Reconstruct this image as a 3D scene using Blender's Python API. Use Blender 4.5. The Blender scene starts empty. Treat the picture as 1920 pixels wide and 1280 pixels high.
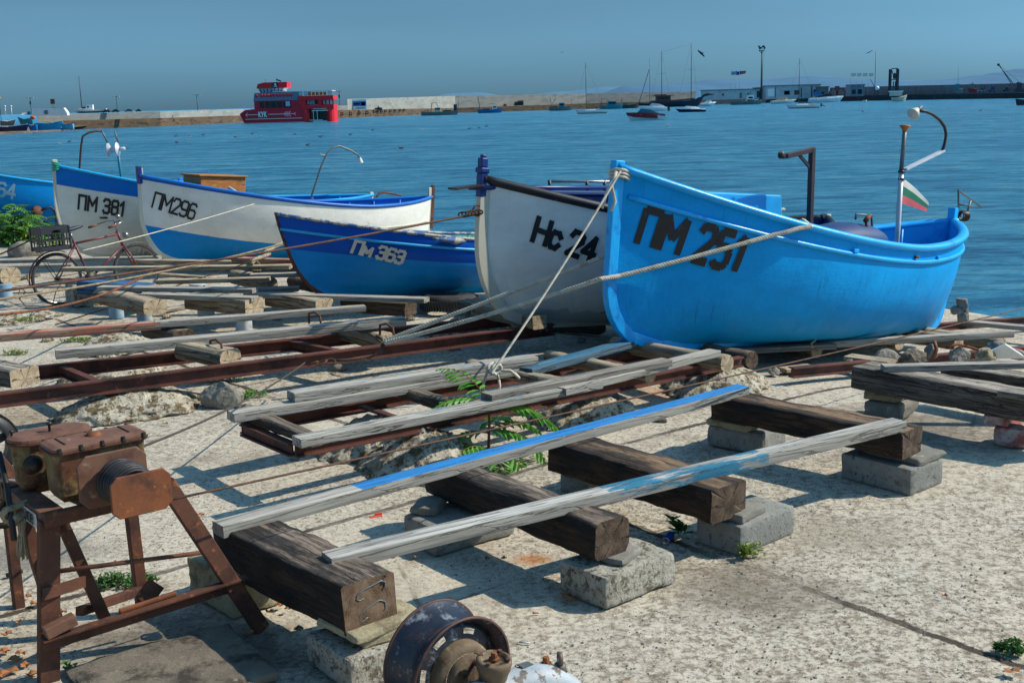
import bpy, bmesh, math, random
from mathutils import Vector, Matrix, noise
random.seed(7)
sc = bpy.context.scene
COL = sc.collection
V = Vector
PI = math.pi

# ------------------------------------------------------------------ camera
CH = 2.4                     # camera height above the quay
FPX = 2240.0                 # focal length in pixels of a 1920 wide picture
PITCH = math.atan(450 / 2240); ROLL = math.radians(1.5)
_cp, _sp = math.cos(PITCH), math.sin(PITCH)
C_F = V((0, _cp, -_sp)); _U0 = V((0, _sp, _cp)); _R0 = V((1, 0, 0))
C_R = _R0 * math.cos(ROLL) - _U0 * math.sin(ROLL)
C_U = _R0 * math.sin(ROLL) + _U0 * math.cos(ROLL)
cam_d = bpy.data.cameras.new('camera'); cam = bpy.data.objects.new('camera', cam_d); COL.objects.link(cam)
cam_d.sensor_width = 36; cam_d.lens = FPX / 1920 * 36; cam_d.clip_end = 20000; cam_d.clip_start = 0.05
cam.matrix_world = Matrix.Translation((0, 0, CH)) @ Matrix((C_R, C_U, -C_F)).transposed().to_4x4()
sc.camera = cam

def ray(x, y): return C_F * FPX + C_R * (x - 960) + C_U * (640 - y)
def G(x, y, z=0.0):
    """point of the plane at height z seen at x, y of the survey photo"""
    d = ray(x, y); t = (z - CH) / d.z
    return V((d.x * t, d.y * t, z))
def DY(x, y, Y):
    d = ray(x, y); t = Y / d.y
    return V((d.x * t, Y, CH + d.z * t))
UX, UY = 0.777, 0.629
_n = math.hypot(UX, UY); UX /= _n; UY /= _n
DU = V((UX, UY, 0)); DV = V((-UY, UX, 0)); DZ = V((0, 0, 1))      # slipway axes: DU down to the water, DV along the shore
def W(a, b, z=0.0): return DU * a + DV * b + DZ * z
def AB(p): return p.dot(DU), p.dot(DV)
def PB(x, y, b):
    d = ray(x, y); t = b / d.dot(DV)
    return d * t + V((0, 0, CH))
WZ = -0.75
def gz(a):
    if a < 7.4: return 0.0
    if a < 8.4: return -0.045 * (a - 7.4) ** 2
    return -0.045 - 0.095 * (a - 8.4)

# ------------------------------------------------------------------ mesh building
class MB:
    def __init__(s, m=None):
        s.v = []; s.f = []; s.mi = []; s.uv = {}; s.m = m or Matrix.Identity(4); s.cur = 0; s.sm = []; s.smooth = False
    def add(s, vs, fs, uvs=None):
        o = len(s.v)
        for q in vs: s.v.append(s.m @ V(q))
        for k, f in enumerate(fs):
            s.f.append([o + i for i in f]); s.mi.append(s.cur); s.sm.append(s.smooth)
            if uvs: s.uv[len(s.f) - 1] = uvs[k]
        return s
    def box(s, c, d, rot=None):
        x, y, z = d[0] / 2, d[1] / 2, d[2] / 2
        vs = [V((i * x, j * y, k * z)) for k in (-1, 1) for j in (-1, 1) for i in (-1, 1)]
        if rot is not None: vs = [rot @ q for q in vs]
        vs = [q + V(c) for q in vs]
        return s.add(vs, [(0, 2, 3, 1), (4, 5, 7, 6), (0, 1, 5, 4), (2, 6, 7, 3), (0, 4, 6, 2), (1, 3, 7, 5)])
    def bb(s, x0, x1, y0, y1, z0, z1):
        return s.box(((x0 + x1) / 2, (y0 + y1) / 2, (z0 + z1) / 2), (abs(x1 - x0), abs(y1 - y0), abs(z1 - z0)))
    def bar(s, p, q, w, h, up=(0, 0, 1)):
        """rectangular bar from p to q, width w, height h"""
        p, q = V(p), V(q); d = (q - p); L = d.length; d.normalize()
        up = V(up); sd = d.cross(up)
        if sd.length < 1e-4: sd = d.cross(V((1, 0, 0)))
        sd.normalize(); n = sd.cross(d)
        vs = [e + sd * i * w / 2 + n * j * h / 2 for e in (p, q) for (i, j) in ((-1, -1), (1, -1), (1, 1), (-1, 1))]
        return s.add(vs, [(3, 2, 1, 0), (4, 5, 6, 7), (0, 1, 5, 4), (1, 2, 6, 5), (2, 3, 7, 6), (3, 0, 4, 7)])
    def loft(s, rings, caps=True, closed=True, uv=False):
        n = len(rings[0]); vs = [q for r in rings for q in r]; fs = []
        for i in range(len(rings) - 1):
            for j in range(n if closed else n - 1):
                k = (j + 1) % n
                fs.append((i * n + j, i * n + k, (i + 1) * n + k, (i + 1) * n + j))
        if caps:
            fs.append(tuple(range(n - 1, -1, -1))); b = (len(rings) - 1) * n; fs.append(tuple(range(b, b + n)))
        return s.add(vs, fs)
    def tube(s, pts, r, n=8, caps=True, sm=True):
        pts = [V(p) for p in pts]; R = r if isinstance(r, (list, tuple)) else [r] * len(pts)
        old = s.smooth; s.smooth = sm
        rings = []; prev = None
        for i, p in enumerate(pts):
            t = (pts[min(i + 1, len(pts) - 1)] - pts[max(i - 1, 0)])
            if t.length < 1e-9: t = V((0, 0, 1))
            t.normalize()
            if prev is None:
                a = V((0, 0, 1)) if abs(t.z) < .9 else V((1, 0, 0))
                x = t.cross(a).normalized()
            else:
                x = prev - t * prev.dot(t)
                x = x.normalized() if x.length > 1e-6 else t.orthogonal().normalized()
            prev = x; y = t.cross(x)
            rings.append([p + (x * math.cos(2 * PI * k / n) + y * math.sin(2 * PI * k / n)) * R[i] for k in range(n)])
        s.loft(rings, caps); s.smooth = old
        return s
    def lathe(s, prof, c, axis, n=24, a0=0, a1=2 * PI, sm=True):
        """prof: list of (radius, height along axis)"""
        ax = V(axis).normalized(); x = ax.orthogonal().normalized(); y = ax.cross(x); c = V(c)
        full = abs(a1 - a0 - 2 * PI) < 1e-6; m = n if full else n + 1
        rings = [[c + ax * h + (x * math.cos(a0 + (a1 - a0) * k / n) + y * math.sin(a0 + (a1 - a0) * k / n)) * max(r, 1e-4) for k in range(m)] for r, h in prof]
        old = s.smooth; s.smooth = sm
        s.loft(rings, caps=False, closed=full); s.smooth = old
        return s
    def prism(s, poly, ext):
        """poly: list of 3D points (planar); extruded by vector ext"""
        n = len(poly); e = V(ext)
        vs = [V(p) for p in poly] + [V(p) + e for p in poly]
        return s.add(vs, [tuple(range(n - 1, -1, -1)), tuple(range(n, 2 * n))] + [(i, (i + 1) % n, n + (i + 1) % n, n + i) for i in range(n)])
    def ball(s, c, r, nu=14, nv=9, sq=(1, 1, 1)):
        vs = [V(c) + V((0, 0, r * sq[2]))]; fs = []
        for i in range(1, nv):
            for j in range(nu):
                t = PI * i / nv; p = 2 * PI * j / nu
                vs.append(V(c) + V((r * sq[0] * math.sin(t) * math.cos(p), r * sq[1] * math.sin(t) * math.sin(p), r * sq[2] * math.cos(t))))
        vs.append(V(c) - V((0, 0, r * sq[2])))
        for j in range(nu): fs.append((0, 1 + j, 1 + (j + 1) % nu))
        for i in range(nv - 2):
            for j in range(nu):
                a = 1 + i * nu; b = a + nu; k = (j + 1) % nu
                fs.append((a + j, b + j, b + k, a + k))
        l = len(vs) - 1; a = 1 + (nv - 2) * nu
        for j in range(nu): fs.append((l, a + (j + 1) % nu, a + j))
        old = s.smooth; s.smooth = True; s.add(vs, fs); s.smooth = old
        return s

def mk(name, mb, mats, origin=None, rot=None, bevel=0, fixn=True, seg=2):
    me = bpy.data.meshes.new(name)
    origin = V(origin) if origin is not None else V((0, 0, 0))
    mi = (Matrix.Translation(origin) @ (rot.to_4x4() if rot is not None else Matrix.Identity(4))).inverted()
    me.from_pydata([tuple(mi @ q) for q in mb.v], [], mb.f)
    if not isinstance(mats, (list, tuple)): mats = [mats]
    for m in mats: me.materials.append(m)
    me.polygons.foreach_set('material_index', mb.mi)
    me.polygons.foreach_set('use_smooth', mb.sm)
    if mb.uv:
        ul = me.uv_layers.new(name='UVMap')
        for fi, us in mb.uv.items():
            for li, q in zip(me.polygons[fi].loop_indices, us): ul.data[li].uv = q
    if fixn:
        bm = bmesh.new(); bm.from_mesh(me); bmesh.ops.recalc_face_normals(bm, faces=bm.faces); bm.to_mesh(me); bm.free()
    me.update()
    o = bpy.data.objects.new(name, me); COL.objects.link(o)
    if bevel:
        b = o.modifiers.new('bevel', 'BEVEL'); b.width = bevel; b.segments = seg; b.limit_method = 'ANGLE'; b.angle_limit = math.radians(40)
    return o

def tag(o, label, cat, group=None, kind=None):
    if label: o['label'] = label
    if cat: o['category'] = cat
    if group: o['group'] = group
    if kind: o['kind'] = kind
    return o
def thing(name, label, cat, loc, group=None):
    o = bpy.data.objects.new(name, None); COL.objects.link(o); o.location = loc; o.empty_display_size = .1
    o['_o'] = tuple(loc); return tag(o, label, cat, group)
def part(name, mb, mats, parent, label=None, **k):
    org = V(parent['_o']); o = mk(name, mb, mats, origin=org, **k)
    o.parent = parent; o['_o'] = tuple(org)
    if label: o['label'] = label
    return o
def single(name, label, cat, mb, mats, loc=None, group=None, kind=None, **k):
    if loc is None:
        xs = [q.x for q in mb.v]; ys = [q.y for q in mb.v]; zs = [q.z for q in mb.v]
        loc = ((min(xs) + max(xs)) / 2, (min(ys) + max(ys)) / 2, min(zs))
    o = mk(name, mb, mats, origin=loc, **k); o.location = loc; o['_o'] = tuple(loc)
    if 'rot' in k and k['rot'] is not None: o.rotation_euler = k['rot'].to_euler()
    return tag(o, label, cat, group, kind)
def dup(o, loc, label=None, rz=0.0, group=None, sc_=1.0):
    r = o.copy(); COL.objects.link(r); r.location = loc; r.rotation_euler = (0, 0, rz); r.scale = (sc_,) * 3
    if label: r['label'] = label
    if group: r['group'] = group
    def rec(src, dst):
        for ch in list(src.children):
            c = ch.copy(); COL.objects.link(c); c.parent = dst; rec(ch, c)
    rec(o, r)
    return r

# ------------------------------------------------------------------ materials
def lin(c):
    out = []
    for x in c[:3]:
        x = x / 255.0
        out.append(x / 12.92 if x <= .04045 else ((x + .055) / 1.055) ** 2.4)
    return tuple(out) + (1.0,)
class NT:
    def __init__(s, name):
        s.mat = bpy.data.materials.new(name); s.mat.use_nodes = True; s.t = s.mat.node_tree; s.n = s.t.nodes; s.l = s.t.links
        s.bs = s.n['Principled BSDF']; s.tc = s.n.new('ShaderNodeTexCoord')
    def link(s, a, b): s.l.new(a, b)
    def coord(s, stretch=(1, 1, 1), src='Object', rot=(0, 0, 0), loc=(0, 0, 0)):
        m = s.n.new('ShaderNodeMapping'); m.inputs['Scale'].default_value = stretch; m.inputs['Rotation'].default_value = rot; m.inputs['Location'].default_value = loc
        s.link(s.tc.outputs[src], m.inputs['Vector']); return m.outputs[0]
    def noise(s, vec, scale=5, detail=6, rough=.6, dist=0.0):
        t = s.n.new('ShaderNodeTexNoise'); s.link(vec, t.inputs['Vector'])
        t.inputs['Scale'].default_value = scale; t.inputs['Detail'].default_value = detail; t.inputs['Roughness'].default_value = rough; t.inputs['Distortion'].default_value = dist
        return t.outputs['Fac']
    def voro(s, vec, scale=5, feature='F1', out='Distance', rand=1):
        t = s.n.new('ShaderNodeTexVoronoi'); t.feature = feature; s.link(vec, t.inputs['Vector']); t.inputs['Scale'].default_value = scale; t.inputs['Randomness'].default_value = rand
        return t.outputs[out]
    def ramp(s, fac, stops):
        r = s.n.new('ShaderNodeValToRGB'); e = r.color_ramp.elements
        while len(e) < len(stops): e.new(0.5)
        for k, (p, c) in enumerate(stops):
            e[k].position = p; e[k].color = c if isinstance(c, tuple) else (c, c, c, 1)
        s.link(fac, r.inputs[0]); return r.outputs[0]
    def math(s, op, a, b=None, c=None, clamp=False):
        m = s.n.new('ShaderNodeMath'); m.operation = op; m.use_clamp = clamp
        for i, x in enumerate((a, b, c)):
            if x is None: continue
            if isinstance(x, (int, float)): m.inputs[i].default_value = x
            else: s.link(x, m.inputs[i])
        return m.outputs[0]
    def mix(s, fac, a, b, mode='MIX'):
        m = s.n.new('ShaderNodeMix'); m.data_type = 'RGBA'; m.blend_type = mode
        for i, x in ((0, fac), (6, a), (7, b)):
            if isinstance(x, (int, float)): m.inputs[i].default_value = x if i == 0 else (x, x, x, 1)
            elif isinstance(x, tuple): m.inputs[i].default_value = x
            else: s.link(x, m.inputs[i])
        return m.outputs[2]
    def sep(s, vec):
        x = s.n.new('ShaderNodeSeparateXYZ'); s.link(vec, x.inputs[0]); return x.outputs
    def bump(s, h, strength=.3, dist=.01, prev=None):
        b = s.n.new('ShaderNodeBump'); b.inputs['Strength'].default_value = strength; b.inputs['Distance'].default_value = dist
        s.link(h, b.inputs['Height'])
        if prev is not None: s.link(prev, b.inputs['Normal'])
        return b.outputs[0]
    def done(s, col=None, rough=None, metal=None, nrm=None, **kw):
        for k, x in (('Base Color', col), ('Roughness', rough), ('Metallic', metal), ('Normal', nrm)):
            if x is None: continue
            if isinstance(x, (int, float, tuple)): s.bs.inputs[k].default_value = x
            else: s.link(x, s.bs.inputs[k])
        return s.mat

def gen(name, c1, c2, scale=4, stretch=(1, 1, 1), c3=None, s3=3, t3=.6, w3=.06, c4=None, s4=14, t4=.62, w4=.05, bump=.4, bs=40, bd=.006, rough=.7, metal=0.0, src='Object', spec=None):
    """two tones of noise, up to two layers of patches, bump"""
    n = NT(name); v = n.coord(stretch, src); vp = n.coord((1, 1, 1), src)
    col = n.mix(n.ramp(n.noise(v, scale, 8, .65), [(.32, 0.0), (.68, 1.0)]), lin(c1), lin(c2))
    if c3 is not None:
        col = n.mix(n.ramp(n.noise(n.coord(stretch, src, loc=(3, 7, 1)), s3, 9, .68), [(t3 - w3, 0.0), (t3 + w3, 1.0)]), col, lin(c3))
    if c4 is not None:
        col = n.mix(n.ramp(n.noise(n.coord(stretch, src, loc=(13, 2, 5)), s4, 7, .7), [(t4 - w4, 0.0), (t4 + w4, 1.0)]), col, lin(c4))
    h = n.noise(v, bs, 6, .7)
    return n.done(col, rough, metal, n.bump(h, bump, bd))

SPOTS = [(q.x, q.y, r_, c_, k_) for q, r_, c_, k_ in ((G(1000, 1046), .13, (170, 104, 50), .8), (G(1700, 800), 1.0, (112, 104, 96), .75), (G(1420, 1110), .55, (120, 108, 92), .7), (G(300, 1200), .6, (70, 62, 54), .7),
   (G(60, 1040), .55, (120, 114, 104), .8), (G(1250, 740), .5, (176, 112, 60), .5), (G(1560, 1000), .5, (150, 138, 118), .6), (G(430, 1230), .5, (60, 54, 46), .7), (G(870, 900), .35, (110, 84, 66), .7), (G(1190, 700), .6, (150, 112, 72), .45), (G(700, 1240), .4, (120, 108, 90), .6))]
def ground_material():
    n = NT('weathered_concrete_slab'); o = n.coord()
    big = n.ramp(n.noise(o, .45, 5, .6), [(.35, 0.0), (.65, 1.0)])
    mid = n.ramp(n.noise(o, 3.2, 8, .7), [(.36, 0.0), (.64, 1.0)])
    col = n.mix(big, lin((172, 165, 151)), lin((194, 180, 157)))
    col = n.mix(n.math('MULTIPLY', mid, .7), col, lin((210, 200, 180)))
    # exposed aggregate: light blotches and dark pits, sharp
    pit = n.noise(n.coord((1, 1, 1), loc=(5, 1, 0)), 34, 10, .82)
    pitm = n.ramp(pit, [(.52, 0.0), (.57, 1.0)])
    reg = n.ramp(n.noise(n.coord(loc=(9, 3, 0)), .55, 4, .6), [(.40, .08), (.56, 1.0)])
    col = n.mix(n.math('MULTIPLY', n.math('MULTIPLY', pitm, reg), .85), col, lin((78, 66, 52)))
    lt = n.ramp(n.noise(n.coord(loc=(2, 8, 0)), 50, 8, .8), [(.545, 0.0), (.575, 1.0)])
    col = n.mix(n.math('MULTIPLY', lt, .65), col, lin((216, 206, 184)))
    # dirt and oil stains
    st = n.ramp(n.noise(n.coord(loc=(21, 4, 0)), .8, 7, .72), [(.53, 0.0), (.68, 1.0)])
    col = n.mix(n.math('MULTIPLY', st, .55), col, lin((104, 88, 68)))
    rs = n.ramp(n.noise(n.coord(loc=(1, 14, 0)), 1.7, 6, .7), [(.66, 0.0), (.74, 1.0)])
    col = n.mix(n.math('MULTIPLY', rs, .6), col, lin((160, 100, 52)))
    rg2 = n.ramp(n.noise(n.coord(loc=(31, 6, 0)), .35, 5, .65), [(.40, .15), (.52, 1.0)])
    fine = n.ramp(n.noise(n.coord(loc=(3, 16, 0)), 15, 10, .84), [(.49, 0.0), (.56, 1.0)])
    col = n.mix(n.math('MULTIPLY', n.math('MULTIPLY', rg2, fine), .75), col, lin((108, 92, 72)))
    cx_ = n.sep(n.coord())
    for (sx, sy, sr, sc3, sk) in SPOTS:  # rounded spots of set tone and size, edges broken by noise
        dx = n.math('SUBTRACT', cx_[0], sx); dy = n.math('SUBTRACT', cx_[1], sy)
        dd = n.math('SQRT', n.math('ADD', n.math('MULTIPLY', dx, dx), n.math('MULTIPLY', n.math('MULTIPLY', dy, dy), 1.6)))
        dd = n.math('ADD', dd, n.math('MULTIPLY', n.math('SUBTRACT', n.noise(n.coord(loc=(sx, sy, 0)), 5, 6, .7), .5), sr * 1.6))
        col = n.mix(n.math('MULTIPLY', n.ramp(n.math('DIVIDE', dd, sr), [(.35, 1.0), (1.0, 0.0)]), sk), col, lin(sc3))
    # slab joints laid along the slipway axes
    r = n.coord(rot=(0, 0, -math.atan2(UY, UX))); xyz = n.sep(r)
    wob = n.math('MULTIPLY', n.math('SUBTRACT', n.noise(o, 2.5, 5, .7), .5), .10)
    def joint(c, pos, per):
        f = n.math('SUBTRACT', n.math('ADD', c, wob), pos)
        f = n.math('PINGPONG', f, per / 2) if per else n.math('ABSOLUTE', f)
        return f
    ja = joint(xyz[0], 4.60, 4.6); jb = joint(xyz[1], 5.85, 5.2)
    d = n.math('MINIMUM', ja, jb)
    # pingpong gives distance 0 at multiples: dark line there, with crumbled rim
    brk = n.math('MULTIPLY', n.noise(n.coord(loc=(7, 7, 7)), 30, 6, .8), .035)
    jm = n.ramp(n.math('SUBTRACT', d, brk), [(.0, 1.0), (.010, 0.0)])
    jm2 = n.math('MULTIPLY', jm, n.ramp(n.noise(o, 1.3, 4, .6), [(.35, .25), (.55, 1.0)]))
    col = n.mix(jm2, col, lin((70, 58, 46)))
    cr = n.voro(n.coord(loc=(.3, .2, 0)), .55, 'DISTANCE_TO_EDGE')
    crm = n.ramp(n.math('ADD', cr, n.math('MULTIPLY', n.noise(o, 6, 5, .7), .02)), [(.011, 1.0), (.016, 0.0)])
    col = n.mix(n.math('MULTIPLY', crm, n.math('MULTIPLY', n.ramp(n.noise(n.coord(loc=(5, 5, 1)), .9, 3, .6), [(.5, 0.0), (.6, 1.0)]), .6)), col, lin((84, 72, 60)))
    b = n.bump(n.math('SUBTRACT', 1.0, pitm), .55, .006)
    b = n.bump(n.noise(o, 60, 8, .75), .5, .006, b)
    b = n.bump(n.noise(o, 1.2, 4, .6), .4, .05, b)
    b = n.bump(n.math('SUBTRACT', 1.0, jm2), .8, .012, b)
    return n.done(col, .92, 0.0, b)

def wood_material(name, base, light, dark, top=None, paint=None, pt=.5, paint_dir=2, crack=.75, rough=.85, side_paint=None, px=(None, None), burn=0.0):
    """grain runs along the object's local x; weathered upper face; optional flaked paint"""
    n = NT(name); g = n.coord((.9, 16, 16)); f = n.coord((2.5, 70, 70)); o = n.coord((1, 1, 1))
    col = n.mix(n.ramp(n.noise(g, 1.6, 7, .65, .4), [(.3, 0.0), (.7, 1.0)]), lin(base), lin(light))
    col = n.mix(n.math('MULTIPLY', n.ramp(n.noise(f, 1.2, 5, .7), [(.45, 0.0), (.62, 1.0)]), .55), col, lin(dark))
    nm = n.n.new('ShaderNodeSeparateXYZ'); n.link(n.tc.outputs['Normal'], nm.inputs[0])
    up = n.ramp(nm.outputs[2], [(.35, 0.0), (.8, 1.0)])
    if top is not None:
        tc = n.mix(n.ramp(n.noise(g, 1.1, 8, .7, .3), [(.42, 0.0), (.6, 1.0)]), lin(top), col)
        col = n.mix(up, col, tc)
    ck = n.noise(n.coord((.45, 11, 11), loc=(4, 4, 4)), 1.9, 4, .55, .9)
    ckm = n.ramp(n.math('ABSOLUTE', n.math('SUBTRACT', ck, .5)), [(.006, 1.0), (.022, 0.0)])
    col = n.mix(n.math('MULTIPLY', ckm, crack), col, lin((24, 18, 13)))
    if burn:
        bm_ = n.ramp(n.noise(n.coord((1.1, 3.5, 3.5), loc=(6, 2, 8)), 1.7, 8, .72), [(.46, 0.0), (.56, 1.0)])
        col = n.mix(n.math('MULTIPLY', bm_, burn), col, lin((16, 12, 9)))
        c3_ = n.noise(n.coord((.8, 22, 22), loc=(14, 4, 4)), 1.6, 5, .6, 1.2)
        ck3 = n.ramp(n.math('ABSOLUTE', n.math('SUBTRACT', c3_, .5)), [(.004, 1.0), (.018, 0.0)])
        col = n.mix(n.math('MULTIPLY', ck3, .85), col, lin((12, 9, 7)))
    # nail holes and knots
    vk = n.voro(n.coord((1.6, 9, 9)), 1.0); kn = n.ramp(vk, [(.045, 1.0), (.07, 0.0)])
    col = n.mix(n.math('MULTIPLY', kn, .7), col, lin((46, 32, 22)))
    if paint is not None:
        m = n.ramp(n.noise(n.coord((.8, 4, 4), loc=(2, 9, 3)), 2.3, 8, .72), [(pt - .03, 0.0), (pt + .03, 1.0)])
        if paint_dir == 2: m = n.math('MULTIPLY', m, up)
        if px[0] is not None:
            xx = n.sep(o)[0]
            m = n.math('MULTIPLY', m, n.math('MULTIPLY', n.math('GREATER_THAN', xx, px[0]), n.math('LESS_THAN', xx, px[1])))
        col = n.mix(m, col, lin(paint))
    b = n.bump(n.noise(f, 1.3, 6, .75), .5, .004)
    b = n.bump(n.math('SUBTRACT', 1.0, ckm), .8, .01, b)
    return n.done(col, rough, 0.0, b)

def endgrain_material(name, c1, c2, cut=.42):
    n = NT(name); o = n.coord(); x = n.sep(o)
    wob = n.math('MULTIPLY', n.noise(o, 9, 4, .6), .035)
    rad = n.math('SQRT', n.math('ADD', n.math('POWER', x[1], 2.0), n.math('POWER', n.math('ADD', x[2], .02), 2.0)))
    ring = n.math('SINE', n.math('MULTIPLY', n.math('ADD', rad, wob), 520.0))
    col = n.mix(n.math('MULTIPLY', n.math('ADD', ring, 1.0), .5), lin(c1), lin(c2))
    col = n.mix(n.ramp(n.noise(o, 14, 7, .7), [(.42, 0.0), (.66, 1.0)]), col, lin([min(255, q + 30) for q in c2]))
    ang = n.math('ARCTAN2', x[1], n.math('ADD', x[2], .02))
    ray_ = n.math('ABSOLUTE', n.math('SINE', n.math('ADD', n.math('MULTIPLY', ang, 3.0), n.math('MULTIPLY', n.noise(o, 12, 4, .7), 2.6))))
    cm = n.ramp(ray_, [(.05, 1.0), (.13, 0.0)])
    cm = n.math('MULTIPLY', cm, n.ramp(n.noise(n.coord(loc=(3, 3, 3)), 10, 3, .6), [(cut, 0.0), (cut + .1, 1.0)]))
    col = n.mix(cm, col, lin((14, 11, 9)))
    return n.done(col, .9, 0.0, n.bump(n.math('SUBTRACT', 1.0, cm), .9, .02))

def hull_material(name, bands, dirt=.35, rust=0.0, streak=.3, rough=.35, planks=0, chips=None, chipt=.66, sc_=(60, 66, 62), dc_=(98, 96, 88)):
    """bands: list of (colour, a, b, c, wobble): colour above the curve a + b*u + c*u*u of relative height; first band is the bottom colour.
    UV.x = position from bow to stern 0..1, UV.y = relative height"""
    n = NT(name); uv = n.coord(src='UV'); s = n.sep(uv); u, h = s[0], s[1]
    o = n.coord()
    col = None
    for k, bd in enumerate(bands):
        c = lin(bd[0]); c2 = lin([max(0, q * .92) for q in bd[0]])
        cc = n.mix(n.ramp(n.noise(n.coord((1.2, 1.2, 2.2), loc=(k, 2, 0)), 2.2, 7, .65), [(.35, 0.0), (.7, 1.0)]), c, c2)
        if col is None: col = cc; continue
        thr = n.math('ADD', bd[1], n.math('MULTIPLY', u, n.math('ADD', bd[2], n.math('MULTIPLY', u, bd[3]))))
        w = n.math('MULTIPLY', n.math('SUBTRACT', n.noise(o, 5, 5, .6), .5), bd[4])
        m = n.ramp(n.math('SUBTRACT', n.math('ADD', h, w), thr), [(.0, 0.0), (.006, 1.0)])
        col = n.mix(m, col, cc)
    # vertical run marks and grime
    st = n.noise(n.coord((170, 2.6, 1), 'UV'), 1.0, 7, .72)
    sm = n.math('MULTIPLY', n.ramp(st, [(.54, 0.0), (.72, 1.0)]), streak)
    sm = n.math('MULTIPLY', sm, n.ramp(n.noise(n.coord((3, 2, 1), 'UV', loc=(4, 1, 0)), 1.6, 4, .6), [(.4, 0.0), (.62, 1.0)]))
    col = n.mix(sm, col, lin(sc_))
    dm = n.math('MULTIPLY', n.ramp(n.noise(n.coord((1, 1, 1), loc=(6, 1, 3)), 1.6, 9, .72), [(.48, 0.0), (.76, 1.0)]), dirt)
    col = n.mix(dm, col, lin(dc_))
    if rust:
        rm = n.noise(n.coord((14, 1.5, 1), 'UV', loc=(.7, .2, 0)), 1.3, 6, .7)
        col = n.mix(n.math('MULTIPLY', n.ramp(rm, [(.62, 0.0), (.70, 1.0)]), rust), col, lin((168, 112, 58)))
    if chips is not None:
        cm = n.ramp(n.noise(n.coord((1, 1, 2.4), loc=(8, 1, 9)), 5, 9, .75), [(chipt, 0.0), (chipt + .02, 1.0)])
        col = n.mix(cm, col, lin(chips))
    b = n.bump(n.noise(o, 9, 5, .6), .35, .012)
    b = n.bump(n.noise(n.coord((1, 1, 3)), 45, 5, .6), .25, .004, b)
    fb = n.noise(n.coord((1.5, 1.5, 7)), 6, 6, .7)
    b = n.bump(fb, .30, .010, b); n.bs.inputs['Specular IOR Level'].default_value = .16
    rg = n.ramp(n.noise(o, 6, 5, .6), [(.3, rough), (.7, rough + .18)])
    return n.done(col, rg, 0.0, b)

M = {}
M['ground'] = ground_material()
M['block'] = gen('grey_cast_concrete', (150, 148, 140), (120, 120, 114), 5, c3=(96, 92, 82), s3=4, t3=.62, c4=(84, 76, 64), s4=30, t4=.60, bump=.8, bs=60, bd=.008, rough=.95)
M['block_rough'] = gen('crumbled_concrete', (158, 152, 138), (184, 178, 162), 7, c3=(104, 94, 78), s3=18, t3=.55, w3=.04, c4=(70, 60, 48), s4=40, t4=.60, w4=.03, bump=1.0, bs=35, bd=.02, rough=.95)
M['lump'] = gen('shelly_concrete_lump', (168, 158, 136), (206, 198, 178), 9, c3=(108, 92, 66), s3=11, t3=.52, w3=.04, c4=(64, 56, 44), s4=30, t4=.58, w4=.03, bump=1.0, bs=22, bd=.035, rough=.95)
M['stone_yellow'] = gen('yellow_sandstone', (176, 164, 130), (150, 140, 112), 5, c3=(120, 108, 84), s3=6, t3=.58, bump=.8, bs=30, bd=.015, rough=.95)
M['stone_grey'] = gen('grey_fieldstone', (138, 134, 124), (112, 108, 98), 6, c3=(170, 164, 150), s3=9, t3=.62, bump=.8, bs=26, bd=.01, rough=.95)
M['brick_red'] = gen('worn_red_brick', (168, 96, 90), (140, 76, 72), 6, c3=(190, 176, 166), s3=6, t3=.56, bump=.7, bs=40, rough=.95)
M['earth'] = gen('dark_dirty_slab', (128, 118, 102), (100, 91, 80), 5, c3=(60, 54, 46), s3=6, t3=.58, c4=(140, 130, 112), s4=18, t4=.64, bump=.9, bs=30, bd=.012, rough=.95)
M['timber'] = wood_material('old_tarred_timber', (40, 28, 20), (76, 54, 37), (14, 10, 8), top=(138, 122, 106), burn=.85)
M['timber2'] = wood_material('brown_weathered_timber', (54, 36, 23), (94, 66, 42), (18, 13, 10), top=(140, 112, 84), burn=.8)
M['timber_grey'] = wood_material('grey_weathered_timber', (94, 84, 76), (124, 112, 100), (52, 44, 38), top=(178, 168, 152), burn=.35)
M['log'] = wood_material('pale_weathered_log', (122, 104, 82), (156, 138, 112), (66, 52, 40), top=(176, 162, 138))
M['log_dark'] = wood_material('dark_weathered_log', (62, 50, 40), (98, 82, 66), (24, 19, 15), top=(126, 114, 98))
M['end_dark'] = endgrain_material('dark_end_grain', (38, 28, 20), (72, 53, 36), .38)
M['end_brown'] = endgrain_material('brown_end_grain', (70, 51, 36), (98, 74, 52), .54)
M['end_pale'] = endgrain_material('pale_end_grain', (134, 116, 92), (168, 148, 118))
PG = ((142, 138, 130), (172, 167, 156), (92, 86, 78))
M['plank'] = wood_material('grey_board', *PG, top=(180, 173, 160), crack=.5)
M['plank_dark'] = wood_material('dark_grey_board', (112, 106, 98), (140, 134, 124), (64, 58, 52), top=(158, 150, 138), crack=.6)
M['plank_bluetop'] = wood_material('grey_board_with_blue_top', *PG, top=(182, 176, 166), paint=(30, 124, 190), pt=.33, px=(-1.18, 9), crack=.3)
M['plank_blueside'] = wood_material('grey_board_with_blue_flakes', *PG, top=(190, 188, 180), paint=(36, 112, 140), pt=.50, paint_dir=0, px=(-.35, .75), crack=.5)
M['plank_bluefade'] = wood_material('faded_blue_board', (60, 88, 104), (84, 112, 126), (50, 60, 64), top=(76, 122, 142), paint=(44, 104, 134), pt=.45, paint_dir=2)
M['plank_flake'] = wood_material('grey_board_with_faint_blue_flakes', *PG, top=(178, 174, 162), paint=(96, 140, 164), pt=.6)
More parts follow.
